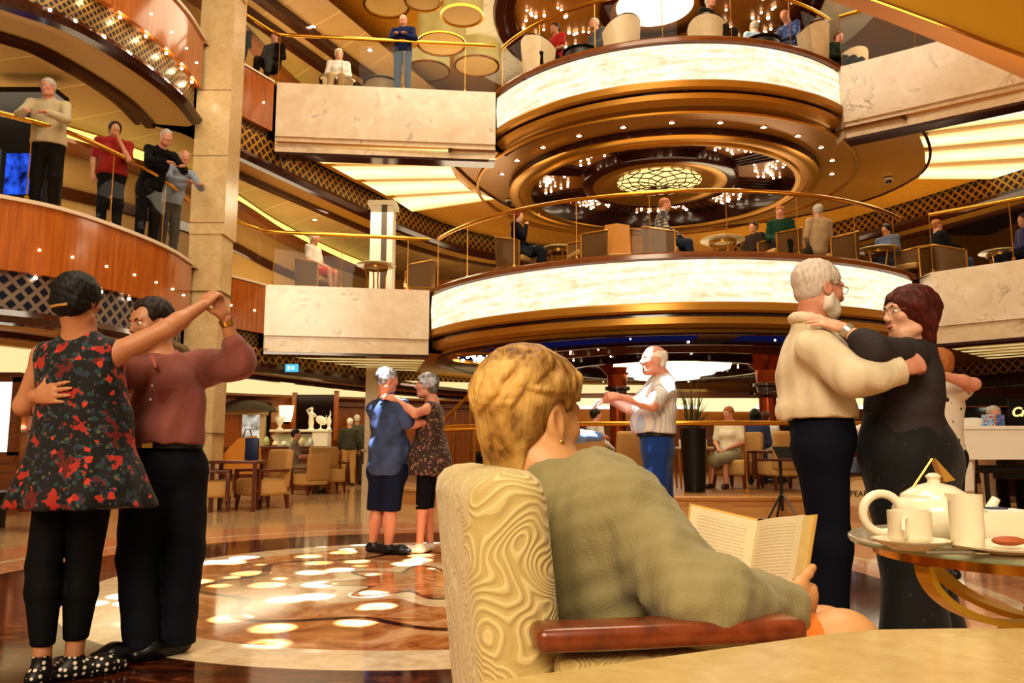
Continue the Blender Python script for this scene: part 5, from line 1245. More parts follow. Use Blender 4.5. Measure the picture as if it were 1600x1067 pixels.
t.half(pe-V3(0,0,.145),V3(0,0,-1)); t.wave(.006,.2,4); solid('tunic',[(t,.009)],floral,r)
q=Vol(); q.cap(J['hipL'],J['hipR'],.11,.11,.05)
for s in'LR': q.cap(J['hip'+s],J['kn'+s],.088,.066,.008); m_=J['kn'+s]+(J['an'+s]-J['kn'+s])*.3; q.cap(J['kn'+s],m_,.066,.068,.015); q.cap(m_,J['an'+s]+V3(0,0,.03),.068,.045,.015)
q.half(J['anL']+V3(0,0,.035),V3(0,0,-1)); solid('leggings',[(q,.009)],cloth('#0a0a0c',.8),r)
dots=NT('spotted_shoe'); vo=dots.n('ShaderNodeTexVoronoi'); vo.inputs['Scale'].default_value=42; vo.inputs['Randomness'].default_value=.25; dots.l(dots.coord(),vo.inputs['Vector']); sd=dots.bsdf(dots.mix(dots.math('LESS_THAN',vo.outputs['Distance'],.33),srgb('#0b0909'),srgb('#e2d6c4')),.5)
for s,tv in(('L',V3(.1,1,0)),('R',V3(.75,.65,0))):
    q=Vol(); shoe(q,J['an'+s],tv,1.0,.002); solid('shoe',[(q,.006)],sd,r)
solid('hair',[(H.hair('cap'),.006)],HR['black'],r)
m=MB(); m.tube([H.p(-.035,-.118,-.055),H.p(0,-.128,-.052),H.p(.038,-.118,-.045)],.007,8); m.build('hair_clip',plain('gold_clip','#d8b070',.25,.8),r)
# ---- left man in brown-rose shirt
o=FL(245,1025,3.85); o[2]=0
J=rel(dict(hd=FL(236,505,3.82),neck=FL(250,568,3.86),chest=FL(262,625,3.88),waist=FL(264,682,3.88),pelvis=FL(258,722,3.88),shR=FL(208,580,3.74),shL=FL(312,572,3.98),elL=FL(374,566,3.86),wrL=FL(352,498,3.76),
 elR=FL(84,660,3.66),wrR=FL(58,618,3.36),hipL=FL(288,735,3.92),hipR=FL(226,735,3.82),knL=FL(287,868,3.9),knR=FL(214,868,3.82),anL=FL(276,1003,3.88),anR=FL(224,1012,3.78),fwd=V3(-.2,-.98,0)),o)
r=thing('person','man in a brown-rose shirt and dark trousers dancing with the woman in the floral tunic','person',tuple(o))
H=Head(J['hd'],(-.5,-.82,-.24),k=1.03); b=Vol(); H.skin(b); b.cap(H.p(0,-.03,-.06),J['neck'],.058,.062,.03); arm(b,J['shL'],J['elL'],J['wrL']); arm(b,J['shR'],J['elR'],J['wrR']); torso(b,J,.86,0,low=False)
hh=Vol(); H.skin(hh); hv=Vol(); hand(hv,J['wrL'],J['wrL']-J['elL']+V3(-.02,0,.02),V3(-.8,.2,.1),V3(0,-.6,.6),[.8,.9,1,1],1.0)
hand(hv,J['wrR'],FL(118,610,3.29)-FL(58,618,3.36),V3(.1,1,0),V3(0,0,1),.12,1.05,.14,1.3,0)
solid('body',[(b,.01),(hh,.0045),(hv,.0045)],SK['tan'],r); H.eyes(r,HR['dark']); solid('hair',[(H.hair('recede'),.006)],HR['dark'],r)
t=Vol(); torso(t,J,1.,.014,1.02,belly=.85); arm(t,J['shL'],J['elL'],J['wrL'],1.15,.028,fore=False); t.cap(J['elL'],J['elL']+(J['wrL']-J['elL'])*.42,.074,.06,.03); t.cap(J['shL']-V3(0,0,.05),J['elL']-V3(.03,0,.03),.06,.05,.05); arm(t,J['shR'],J['elR'],J['wrR'],1,.018,fore=False); t.cap(J['elR'],J['elR']+(J['wrR']-J['elR'])*.5,.058,.05,.03)
t.half(FL(262,694,3.88)-o,V3(0,0,-1)); neckhole(t,J); t.wave(.005,.13,7); solid('shirt',[(t,.009)],cloth('#855048',.8,.6),r)
f=nrm(J['fwd']); rg=nrm(np.cross(f,[0,0,1]))
t=Vol()
for x in(-1,1): t.cap(J['neck']+f*.07+rg*x*.012+V3(0,0,.0),J['neck']+rg*x*.068-f*.02+V3(0,0,.045),.014,.016,.02); t.cap(J['neck']+f*.09+rg*x*.02+V3(0,0,.02),J['neck']+f*.118+rg*x*.062-V3(0,0,.03),.016,.009,.02)
t.cap(J['neck']-f*.07+V3(0,0,.05),J['neck']+rg*.068-f*.02+V3(0,0,.045),.014,.014,.03); t.cap(J['neck']-f*.07+V3(0,0,.05),J['neck']-rg*.068-f*.02+V3(0,0,.045),.014,.014,.03); solid('collar',[(t,.006)],cloth('#9a5a4e',.8,.2),r)
m=MB(); pc=J['chest']+f*.108-rg*.075+V3(0,0,-.0); m.box(tuple(pc-f*.004),(.085,.012,.09),rz=math.atan2(rg[1],rg[0])+.35); m.build('pocket',cloth('#7d4238',.8,.2),r)
for k in range(5):
    pz=J['chest']+f*(.122+.009*k)+V3(0,0,.06-.065*k); m=MB(); m.ball(tuple(pz),.0075,4); m.build('button',plain('pale_button','#e8dcc8',.3),r)
q=Vol(); q.cap(J['hipL'],J['hipR'],.115,.115,.06); q.cap(J['waist'],J['pelvis'],.15,.16,.05,n=f,flat=.76)
for s in'LR': q.cap(J['hip'+s],J['kn'+s],.108,.092,.02); q.cap(J['kn'+s],J['an'+s]-V3(0,0,.03),.092,.078,.02)
q.half(FL(262,690,3.88)-o,V3(0,0,1)); q.half(V3(0,0,.045),V3(0,0,-1)); q.wave(.004,.18,9); solid('trousers',[(q,.01)],cloth('#10131d',.8,.3),r)
belt(r,FL(262,694,3.88)-o,.168,f,BELT,.04,.86); m=MB(); m.box(tuple(FL(262,694,3.88)-o+f*.15),(.05,.02,.035),rz=.6); m.build('belt_buckle',WATCH,r)
for s,tv in(('L',V3(-.5,-.7,0)),('R',V3(-.75,-.5,0))):
    q=Vol(); shoe(q,J['an'+s],tv,1.05,.002); solid('shoe',[(q,.007)],SHOEB,r)
watch(r,J['wrL']-(J['wrL']-J['elL'])*.08,J['elL'],.034,WATCH)
# ---- right man in cream shirt
o=FL(1290,1040,3.6); o[2]=0
J=rel(dict(hd=FL(1280,452,3.58),neck=FL(1266,515,3.6),chest=FL(1272,578,3.61),waist=FL(1276,640,3.61),pelvis=FL(1284,680,3.61),shR=FL(1276,543,3.43),shL=FL(1290,538,3.78),elR=FL(1334,592,3.30),wrR=FL(1412,575,3.33),
 elL=FL(1352,600,3.9),wrL=FL(1408,560,3.95),hipR=FL(1284,700,3.53),hipL=FL(1290,700,3.7),knR=FL(1296,850,3.54),knL=FL(1296,850,3.68),anR=FL(1293,1030,3.55),anL=FL(1300,1015,3.7),fwd=V3(.95,.22,0)),o)
r=thing('person','white-haired bearded man in a cream shirt and navy trousers dancing at the right','person',tuple(o))
H=Head(J['hd'],(.95,.22,-.12),k=1.1); b=Vol(); H.skin(b); b.cap(H.p(0,-.03,-.06),J['neck'],.058,.064,.03); arm(b,J['shR'],J['elR'],J['wrR']); arm(b,J['shL'],J['elL'],J['wrL']); torso(b,J,.86,0,low=False)
hh=Vol(); H.skin(hh,nose=1.1); hh.cap(H.p(0,-.03,-.06),J['neck'],.058,.064,.03); hv=Vol(); hand(hv,J['wrR'],V3(.9,.25,.3),V3(.3,.9,-.2),V3(-.3,.1,1),[.9,.8,.85,.9],1.05); hand(hv,J['wrL'],V3(1,.1,.2),V3(0,-1,0),V3(0,0,1),.4)
solid('body',[(b,.011),(hh,.0045),(hv,.0045)],SK['red'],r); H.eyes(r,HR['blond']); solid('hair',[(H.hair('short'),.006)],HR['blond'],r)
t=Vol(); H.ell(t,(0,.028,-.03),(.064,.064,.089),.02); H.ell(t,(0,.052,-.094),(.036,.036,.03),.03); H.cap(t,(-.05,.0,-.072),(-.029,.05,-.09),.027,.026,.03); H.cap(t,(.05,.0,-.072),(.029,.05,-.09),.027,.026,.03); H.cap(t,(-.058,.012,-.03),(-.05,.0,-.072),.016,.022,.02); H.cap(t,(.058,.012,-.03),(.05,.0,-.072),.016,.022,.02); t.half(H.p(0,.06,-.046),H.R[2]*1.0+H.R[1]*.55); H.ell(t,(0,.1,-.061),(.02,.016,.009),.004,'s'); t.half(H.p(0,-.018,0),-H.R[1]); solid('beard',[(t,.005)],HR['white'],r)
glasses(r,H,BELT)
t=Vol(); torso(t,J,1.,.018,1.0,flat=.8); t.cap(J['chest'],J['waist'],.15,.168,.05,n=J['fwd'],flat=.85); arm(t,J['shR'],J['elR'],J['wrR'],1.05,.026,r=(.058,.05,.044,.034)); arm(t,J['shL'],J['elL'],J['wrL'],1.05,.022); t.ell(J['waist']-V3(0,0,.0),V3(.165,.16,.07),None,.04)
t.half(FL(1276,655,3.61)-o,V3(0,0,-1)); t.half(H.p(0,0,-.088),V3(-.1,0,1)); t.half(J['wrR']-(J['wrR']-J['elR'])*.02,J['wrR']-J['elR']); t.wave(.006,.15,12); solid('shirt',[(t,.009)],cloth('#d6c6a8',.8,.6),r)
t=Vol(); f=nrm(J['fwd']); rg=nrm(np.cross(f,[0,0,1])); ring=[J['neck']+f*math.cos(a)*.072+rg*math.sin(a)*.07+V3(0,0,.035-.02*math.cos(a)) for a in np.linspace(0,2*PI,13)]
for a_,b_ in zip(ring,ring[1:]): t.cap(a_,b_,.02,.02,.02)
solid('collar',[(t,.006)],cloth('#dccdb2',.8,.2),r)
q=Vol(); q.cap(J['hipL'],J['hipR'],.118,.118,.06); q.cap(J['waist'],J['pelvis'],.15,.158,.05,n=f,flat=.86)
for s in'LR': q.cap(J['hip'+s],J['kn'+s],.108,.085,.05); q.cap(J['kn'+s],J['an'+s],.085,.078,.05)
q.half(FL(1276,648,3.61)-o,V3(0,0,1)); q.wave(.004,.2,14); solid('trousers',[(q,.01)],cloth('#0c1020',.8,.3),r)
for s in'LR': 
    q=Vol(); shoe(q,J['an'+s],V3(1,.2,0),1.05,.002); solid('shoe',[(q,.008)],SHOEB,r)
# ---- right woman in dark grey and black
o=FL(1430,1040,3.62); o[2]=0
J=rel(dict(hd=FL(1419,490,3.56),neck=FL(1432,545,3.6),chest=FL(1418,598,3.62),waist=FL(1410,655,3.62),pelvis=FL(1420,712,3.62),shL=FL(1418,556,3.45),shR=FL(1424,552,3.78),elL=FL(1364,546,3.30),wrL=FL(1318,513,3.36),
 elR=FL(1370,590,3.9),wrR=FL(1330,560,3.92),hipL=FL(1420,725,3.54),hipR=FL(1426,725,3.7),knL=FL(1424,860,3.53),knR=FL(1432,860,3.7),anL=FL(1428,1035,3.52),anR=FL(1462,1028,3.72),fwd=V3(-1,.0,0)),o)
r=thing('person','woman with an auburn bob and glasses in a charcoal top and black patterned skirt','person',tuple(o))
H=Head(J['hd'],(-1,-.12,-.02),k=1.06); b=Vol(); H.skin(b,True); b.cap(H.p(0,-.03,-.06),J['neck'],.052,.06,.03); arm(b,J['shL'],J['elL'],J['wrL'],.98); arm(b,J['shR'],J['elR'],J['wrR'],.98); torso(b,J,.88,0,1,True,low=False)
hh=Vol(); H.skin(hh,True,.85); hh.cap(H.p(0,-.03,-.06),J['neck'],.052,.06,.03); hv=Vol(); hand(hv,J['wrL'],FL(1272,498,3.40)-FL(1318,513,3.36),V3(.0,.5,-.8),V3(0,.8,.6),.22,.98,.16,.7); hand(hv,J['wrR'],V3(-1,0,.3),V3(0,0,-1),V3(0,-1,0),.4,.95)
solid('body',[(b,.01),(hh,.0045),(hv,.0045)],SK['fair'],r); H.eyes(r,HR['dark']); solid('hair',[(H.hair('bob'),.006)],HR['auburn'],r); glasses(r,H,plain('silver_frame','#a59a90',.3,.8))
m=MB(); m.tube([H.p(-.018,.0885,-.061),H.p(0,.092,-.0605),H.p(.018,.0885,-.061)],[.003,.0055,.003],8); m.build('lips',plain('lips','#a8423a',.4),r)
t=Vol(); torso(t,J,1.,.016,1.06,True,flat=.78); arm(t,J['shL'],J['elL'],J['wrL'],1.05,.022,fore=False); t.cap(J['elL'],J['elL']+(J['wrL']-J['elL'])*.38,.062,.056,.03); arm(t,J['shR'],J['elR'],J['wrR'],1.05,.018)
t.cap(J['waist'],J['pelvis'],.16,.2,.06,n=V3(0,1,0),flat=.88); t.half(FL(1410,690,3.62)-o,V3(0,0,-1)); neckhole(t,J,.075,(.085,.1,.075)); t.wave(.005,.14,21); solid('blouse',[(t,.009)],cloth('#3a3335',.7,.7),r)
q=Vol(); f=J['fwd']; q.cap(J['waist'],J['pelvis'],.155,.205,.06,n=V3(0,1,0),flat=.88); q.cap(J['pelvis'],J['pelvis']-V3(0,0,.2),.205,.18,.08,n=V3(0,1,0),flat=.88)
for s in'LR': q.cap(J['hip'+s],J['kn'+s],.13,.12,.08); q.cap(J['kn'+s],J['an'+s],.12,.15,.08)
q.half(J['waist']+V3(0,0,.03),V3(0,0,1)); q.half(V3(0,0,.05),V3(0,0,-1)); q.wave(.006,.2,23); solid('skirt',[(q,.011)],printed('black_leaf_print','#0a0a0d',[('#2a2c22',22,.16)],12),r)
for s in'LR':
    q=Vol(); shoe(q,J['an'+s],V3(-1,.1,0),.95,.002); solid('shoe',[(q,.008)],SHOEB,r)
watch(r,J['wrL']-(J['wrL']-J['elL'])*.12,J['elL'],.034,plain('watch_silver','#c9c2b4',.25,.8))
# ---- middle couple
o=FL(600,860,7.45); o[2]=0
J=rel(dict(hd=FL(606,594,7.42),neck=FL(603,622,7.44),chest=FL(606,662,7.45),waist=FL(607,700,7.46),pelvis=FL(606,722,7.46),shL=FL(586,640,7.56),shR=FL(627,637,7.32),elR=FL(638,663,7.25),wrR=FL(672,659,7.42),
 elL=FL(640,650,7.75),wrL=FL(662,640,7.75),hipL=FL(595,735,7.5),hipR=FL(616,735,7.42),knL=FL(590,795,7.5),knR=FL(610,795,7.4),anL=FL(583,848,7.5),anR=FL(607,853,7.4),fwd=V3(.8,.6,0)),o)
r=thing('person','grey-haired man in a blue denim shirt, shorts and loafers, middle distance','person',tuple(o))
H=Head(J['hd'],(.85,.5,-.1)); b=Vol(); H.skin(b); b.cap(H.p(0,-.03,-.06),J['neck'],.058,.062,.03); arm(b,J['shR'],J['elR'],J['wrR']); arm(b,J['shL'],J['elL'],J['wrL']); torso(b,J,.86,0,low=False)
for s in'LR': b.cap(J['waist'],J['hip'+s],.08,.075,.04); b.cap(J['hip'+s],J['kn'+s],.075,.055,.03); m_=J['kn'+s]*.7+J['an'+s]*.3; b.cap(J['kn'+s],m_,.052,.06,.03); b.cap(m_,J['an'+s],.06,.036,.03)
hv=Vol(); hand(hv,J['wrR'],V3(.9,.3,.1),V3(.2,.9,0),V3(0,0,1),.35); hand(hv,J['wrL'],V3(.9,0,.2),V3(0,-1,0),V3(0,0,1),.35)
solid('body',[(b,.012),(hv,.006)],SK['red'],r); H.eyes(r); solid('hair',[(H.hair('short'),.008)],HR['salt'],r)
denim=NT('denim_shirt'); n_=denim.noise(denim.coord('Object'),6,4); dm=denim.bsdf(denim.ramp(n_,[(.35,'#25304a'),(.65,'#3d5078')]),.8,bump=n_,bstr=.5,bdist=.02)
t=Vol(); torso(t,J,1.08,.02,1.08,belly=.9); t.cap(J['waist'],J['pelvis']-V3(0,0,.03),.17,.185,.05); 
for s in'LR': t.cap(J['sh'+s],J['sh'+s]+(J['el'+s]-J['sh'+s])*.85,.075,.072,.03)
t.half(FL(606,742,7.45)-o,V3(0,0,-1)); neckhole(t,J,.095); t.wave(.006,.16,31); solid('shirt',[(t,.011)],dm,r)
q=Vol(); q.cap(J['hipL'],J['hipR'],.13,.13,.05)
for s in'LR': q.cap(J['hip'+s],J['kn'+s]+V3(0,0,.02),.115,.098,.04)
q.half(J['knL']+V3(0,0,-.01),V3(0,0,-1)); q.wave(.005,.15,33); solid('shorts',[(q,.011)],cloth('#131a33',.8),r)
for s,tv in(('L',V3(.7,-.2,0)),('R',V3(.9,-.3,0))):
    q=Vol(); shoe(q,J['an'+s],tv,1.08,.002); solid('shoe',[(q,.009)],plain('loafer','#1a1a22',.4),r)
o=FL(665,860,7.5); o[2]=0
J=rel(dict(hd=FL(666,603,7.5),neck=FL(676,628,7.52),chest=FL(675,658,7.52),waist=FL(672,690,7.52),pelvis=FL(670,715,7.52),shL=FL(672,638,7.38),shR=FL(676,636,7.66),elL=FL(648,646,7.22),wrL=FL(618,624,7.3),elR=FL(645,655,7.8),wrR=FL(622,645,7.72),
 hipL=FL(666,728,7.45),hipR=FL(670,728,7.58),knL=FL(660,790,7.44),knR=FL(668,790,7.6),anL=FL(656,848,7.45),anR=FL(672,850,7.62),fwd=V3(-1,-.1,0)),o)
r=thing('person','short grey-haired woman in a brown floral dress over black leggings, middle distance','person',tuple(o))
H=Head(J['hd'],(-1,-.15,.05),k=.98); b=Vol(); H.skin(b,True); b.cap(H.p(0,-.03,-.06),J['neck'],.05,.056,.03); arm(b,J['shL'],J['elL'],J['wrL'],.95); arm(b,J['shR'],J['elR'],J['wrR'],.95); torso(b,J,.88,0,1,True,low=False)
for s in'LR': b.cap(J['waist'],J['hip'+s],.08,.075,.04); b.cap(J['hip'+s],J['kn'+s],.075,.055,.03); b.cap(J['kn'+s],J['an'+s],.054,.034,.03)
hv=Vol(); hand(hv,J['wrL'],V3(-.9,.2,.3),V3(0,.6,-.7),V3(0,.5,.7),.25,.95); hand(hv,J['wrR'],V3(-1,0,0),V3(0,0,-1),V3(0,-1,0),.3,.95)
solid('body',[(b,.012),(hv,.006)],SK['red'],r); H.eyes(r); solid('hair',[(H.hair('curly'),.007)],HR['salt'],r)
t=Vol(); torso(t,J,.95,.012,1.05,True); t.cap(J['waist'],J['pelvis'],.15,.2,.05); t.cap(J['pelvis'],J['pelvis']-V3(0,0,.12),.2,.21,.05); t.half(FL(668,742,7.5)-o,V3(0,0,-1)); neckhole(t,J,.04,(.11,.12,.09)); t.wave(.006,.15,41); solid('dress',[(t,.011)],printed('brown_floral','#33211a',[('#7a5a46',24,.3),('#a08676',34,.22),('#5e2420',17,.22)],14),r)
q=Vol()
for s in'LR': q.cap(J['hip'+s],J['kn'+s]-V3(0,0,.03),.085,.062,.04)
q.half(J['knL']-V3(0,0,.035),V3(0,0,-1)); solid('leggings',[(q,.011)],cloth('#0c0b0e'),r)
for s,tv in(('L',V3(-.9,-.3,0)),('R',V3(-.3,-.8,0))):
    q=Vol(); shoe(q,J['an'+s],tv,.92,.002); solid('shoe',[(q,.009)],plain('white_shoe','#e2dcd4',.5),r)
# ---- bald man in jeans and his hidden partner
o=FL(1030,880,6.5); o[2]=0
J=rel(dict(hd=FL(1021,563,6.5),neck=FL(1036,592,6.53),chest=FL(1028,628,6.53),waist=FL(1024,664,6.53),pelvis=FL(1026,690,6.53),shL=FL(1040,605,6.38),shR=FL(1026,603,6.7),elL=FL(1020,634,6.2),wrL=FL(970,620,6.28),elR=FL(985,640,6.75),wrR=FL(952,625,6.5),
 hipL=FL(1026,702,6.47),hipR=FL(1030,702,6.6),knL=FL(1026,785,6.45),knR=FL(1034,785,6.6),anL=FL(1030,865,6.45),anR=FL(1040,862,6.65),fwd=V3(-.95,-.3,0)),o)
r=thing('person','bald man in a pale striped shirt and blue jeans dancing behind the book','person',tuple(o))
H=Head(J['hd'],(-.97,-.22,.05),k=1.05); b=Vol(); H.skin(b,nose=1.15); b.cap(H.p(0,-.03,-.06),J['neck'],.058,.062,.03); arm(b,J['shL'],J['elL'],J['wrL']); arm(b,J['shR'],J['elR'],J['wrR']); torso(b,J,.86,0,low=False)
hv=Vol(); hand(hv,J['wrL'],V3(-1,0,.05),V3(0,.6,-.7),V3(0,.3,.9),.7,1.05); hand(hv,J['wrR'],V3(-1,0,-.1),V3(0,0,-1),V3(0,-1,0),.6,1.05)
solid('body',[(b,.011),(hv,.005)],SK['red'],r); H.eyes(r); solid('hair',[(H.hair('bald'),.006)],HR['white'],r)
st=NT('pale_striped_shirt'); x_=st.n('ShaderNodeSeparateXYZ'); st.l(st.coord(),x_.inputs[0]); fr=st.math('FRACT',st.math('MULTIPLY',st.math('ADD',x_.outputs[0],x_.outputs[1]),24)); n_=st.noise(st.coord(),8,3); sm_=st.bsdf(st.mix(st.math('LESS_THAN',fr,.3),srgb('#d3cabf'),srgb('#aab4c2')),.8,bump=n_,bstr=.5,bdist=.02)
t=Vol(); torso(t,J,1.03,.018,1.05,belly=.95,flat=.72)
for s in'LR': t.cap(J['sh'+s],J['sh'+s]+(J['el'+s]-J['sh'+s])*.8,.073,.068,.03)
t.half(FL(1024,677,6.53)-o,V3(0,0,-1)); neckhole(t,J,.095); t.wave(.006,.15,51); solid('shirt',[(t,.01)],sm_,r)
q=Vol(); f=nrm(J['fwd']); q.cap(J['hipL'],J['hipR'],.12,.12,.05); q.cap(J['waist'],J['pelvis'],.158,.16,.05,n=f,flat=.8)
for s in'LR': q.cap(J['hip'+s],J['kn'+s],.112,.088,.05); q.cap(J['kn'+s],J['an'+s],.088,.078,.05)
q.half(FL(1024,673,6.53)-o,V3(0,0,1)); q.wave(.004,.16,53); solid('jeans',[(q,.011)],cloth('#1b3a78',.8,.5),r)
belt(r,FL(1024,678,6.53)-o,.172,f,BELT,.045,.86)
for s in'LR':
    q=Vol(); shoe(q,J['an'+s],V3(-1,-.2,0),1.05,.002); solid('shoe',[(q,.01)],SHOEB,r)
figure('dance partner of the man in jeans, hidden behind the blonde head',F1(868,6.62),-PI/2+.15,'stand',cloth('#6f8fc0'),cloth('#2c3350'),'grey','bob','red',female=True,k=.9,arms=('table','table'),h=.016)
figure('man in a white shirt dancing behind the auburn-haired woman',F1(1412,6.6),.4,'stand',cloth('#e2ddd4'),cloth('#22242c'),'grey','short','red',k=.95,arms=('table','table'),h=.016)
# ---- woman behind with raised arm
o=FL(1478,880,6.0); o[2]=0
J=rel(dict(hd=FL(1464,568,5.95),neck=FL(1470,597,6.0),chest=FL(1474,632,6.0),waist=FL(1474,668,6.0),pelvis=FL(1474,702,6.0),shL=FL(1448,612,6.1),shR=FL(1498,612,5.9),elR=FL(1522,600,5.72),wrR=FL(1462,584,5.68),elL=FL(1420,630,6.3),wrL=FL(1408,600,6.4),
 hipL=FL(1464,715,6.0),hipR=FL(1486,715,6.0),knL=FL(1464,800,6.0),knR=FL(1486,800,6.0),anL=FL(1464,878,6.0),anR=FL(1486,878,6.0),fwd=V3(-.4,.9,0)),o)
r=thing('person','woman in a white flowered top with raised arm behind the auburn-haired dancer','person',tuple(o))
H=Head(J['hd'],(-.6,.8,0),k=.98); b=Vol(); H.skin(b,True); b.cap(H.p(0,-.03,-.06),J['neck'],.05,.056,.03); arm(b,J['shR'],J['elR'],J['wrR'],1.05); arm(b,J['shL'],J['elL'],J['wrL']); torso(b,J,.88,0,1,True,low=False); 
for s in'LR': b.cap(J['waist'],J['hip'+s],.08,.075,.04); b.cap(J['hip'+s],J['kn'+s],.075,.055,.03); b.cap(J['kn'+s],J['an'+s],.054,.036,.03)
hv=Vol(); hand(hv,J['wrR'],V3(-1,.1,.2),V3(0,.8,-.5),V3(0,.2,.9),.4,.95); hand(hv,J['wrL'],V3(-.7,.5,.2),V3(0,0,-1),V3(1,0,0),.4,.95); solid('body',[(b,.012),(hv,.006)],SK['red'],r); solid('hair',[(H.hair('cap'),.007)],HR['ginger'],r)
t=Vol(); torso(t,J,.98,.014,1.0,True)
for s in'LR': t.cap(J['sh'+s],J['sh'+s]+(J['el'+s]-J['sh'+s])*.35,.066,.066,.03)
neckhole(t,J,.06,(.1,.1,.075)); t.half(J['pelvis']-V3(0,0,.06),V3(0,0,-1)); solid('blouse',[(t,.011)],printed('white_flower','#d9cfc0',[('#2a2626',15,.2)],12),r)
q=Vol(); q.cap(J['hipL'],J['hipR'],.11,.11,.05)
for s in'LR': q.cap(J['hip'+s],J['kn'+s],.1,.08,.05); q.cap(J['kn'+s],J['an'+s],.08,.07,.05)
solid('trousers',[(q,.012)],cloth('#1a1a20'),r)
for s in'LR':
    q=Vol(); shoe(q,J['an'+s],V3(-.4,.9,0),.95,.002); solid('shoe',[(q,.01)],SHOEB,r)
# ================================================================ foreground: armchair, reading woman, book, tables
def swirl():
    t=NT('swirl_brocade'); v=t.coord('Object',(1,1,1)); n=t.noise(v,8.5,.3,.3,.8)
    w=t.math('SINE',t.math('MULTIPLY',n,140)); f=t.noise(t.coord('Object'),220,2)
    col=t.ramp(w,[(.15,'#b8a268'),(.55,'#cdb982')])
    return t.bsdf(col,.8,bump=t.math('ADD',w,t.math('MULTIPLY',f,.3)),bstr=.35,bdist=.004,sheen=.25)
M['swirl']=swirl()
RZ=-1.40; CH=V3(.128,1.47,0)
ch=thing('reading_armchair','large cream swirl-patterned armchair with a brown wooden arm in the foreground','armchair',tuple(CH),RZ)
m=MB(); m.box((0,-.155,.575),(.60,.125,.69),M=Matrix.Rotation(.10,3,'X'),bev=.045); m.build('backrest',M['swirl'],ch)
m=MB(); m.box((0,.19,.33),(.52,.56,.2),bev=.06); m.build('seat',M['swirl'],ch)
m=MB(); m.box((0,-.11,.22),(.58,.16,.24),bev=.04); m.build('back_base',M['swirl'],ch)
armw=wood('arm_mahogany','#5c2810','#8a4420',.3,'x')
for sx in(-1,1):
    m=MB(); m.box((sx*.318,.04,.50),(.045,.33,.34),bev=.015); m.build('side_panel',M['swirl'],ch)
    m=MB(); m.box((sx*.328,.035,.697),(.07,.385,.032),bev=.011); m.build('arm',armw,ch)
    m=MB(); m.box((sx*.328,.2,.43),(.05,.04,.5),bev=.01); m.build('arm_post',armw,ch)
    for y in(-.16,.38):
        m=MB(); m.tube([(sx*.26,y,.24),(sx*.28,y*1.03,0)],[.028,.018],8); m.build('leg',armw,ch)
# ---- the reading woman
o=V3(CH[0],CH[1],0)
J=rel(dict(hd=FL(832,655,1.47),neck=FL(856,752,1.45),chest=FL(930,880,1.45),waist=FL(975,985,1.46),pelvis=FL(1000,1090,1.47),shR=FL(968,806,1.34),shL=FL(818,795,1.62),elR=FL(1104,946,1.20),wrR=FL(1214,950,1.34),
 elL=FL(1030,930,1.80),wrL=FL(1120,900,1.72),hipR=FL(1030,1090,1.40),hipL=FL(1010,1075,1.56),knR=FL(1318,1014,1.34),knL=FL(1290,1000,1.56),anR=V3(.60,1.40,.09),anL=V3(.62,1.60,.09),fwd=V3(.93,.37,0)),o)
r=thing('person','short-haired blonde woman in an olive sweater reading in the foreground armchair','person',tuple(o))
H=Head(J['hd'],(.74,.67,-.06),k=.96)
b=Vol(); b.cap(H.p(0,-.03,-.06),J['neck'],.055,.064,.03); torso(b,J,.9,0,1,True); arm(b,J['shR'],J['elR'],J['wrR'],.95); arm(b,J['shL'],J['elL'],J['wrL'],.95)
for s in'LR': b.cap(J['hip'+s],J['kn'+s],.075,.056,.03); b.cap(J['kn'+s],J['an'+s],.056,.036,.03)
hh=Vol(); H.skin(hh,True); hh.cap(H.p(0,-.03,-.06),J['neck'],.056,.064,.04); hh.cap(J['neck']+V3(0,0,.01),J['shR']*.4+J['neck']*.6,.05,.045,.04)
hv=Vol(); hand(hv,J['wrR'],V3(.75,.5,-.12),V3(-.5,.75,.3),V3(-.2,-.1,1),[.75,.8,.85,.95],.9,.06,.45); hand(hv,J['wrL'],V3(.8,-.2,.3),V3(0,-.8,.1),V3(0,0,1),.4,.95)
solid('body',[(b,.008),(hh,.0036),(hv,.0036)],SK['gold'],r); H.eyes(r)
# hair: a cap with many combed locks
hv=Vol(); H.ell(hv,(0,-.02,.036),(.086,.105,.095),.02); H.ell(hv,(0,-.062,-.028),(.066,.05,.06),.03); H.ell(hv,(.0,.035,.078),(.068,.05,.03),.03)
rr=random.Random(21)
def onskull(th,ph,k=1.0):   # th from the crown, ph round the head (0 = face side)
    x=math.sin(th)*math.sin(ph)*.088*k; y=-.02+math.sin(th)*math.cos(ph)*.108*k; z=.036+math.cos(th)*.097*k
    if z<-.0 and y<0: x*=1+z*2.2; 
    return x,y,z
for i in range(210):
    ph=rr.uniform(0,2*PI); th=rr.uniform(.05,1.5); ln=rr.uniform(.45,.85); tw=rr.uniform(-.2,.35)+(.35 if math.sin(ph)>0 else -.15)
    back=math.cos(ph)<-.25
    tmax=2.0 if back else (1.25 if abs(math.sin(ph))<.8 else 1.45)
    lift=rr.uniform(.97,1.015)
    pts=[]
    for j in range(5):
        u=j/4; t_=min(tmax,th+ln*u); pts.append(H.p(*onskull(t_,ph+tw*u,lift+.02*math.sin(PI*u))))
    r0=rr.uniform(.006,.011)
    for j in range(4): hv.cap(pts[j],pts[j+1],r0*(1-.17*j),r0*(1-.17*(j+1)),.005)
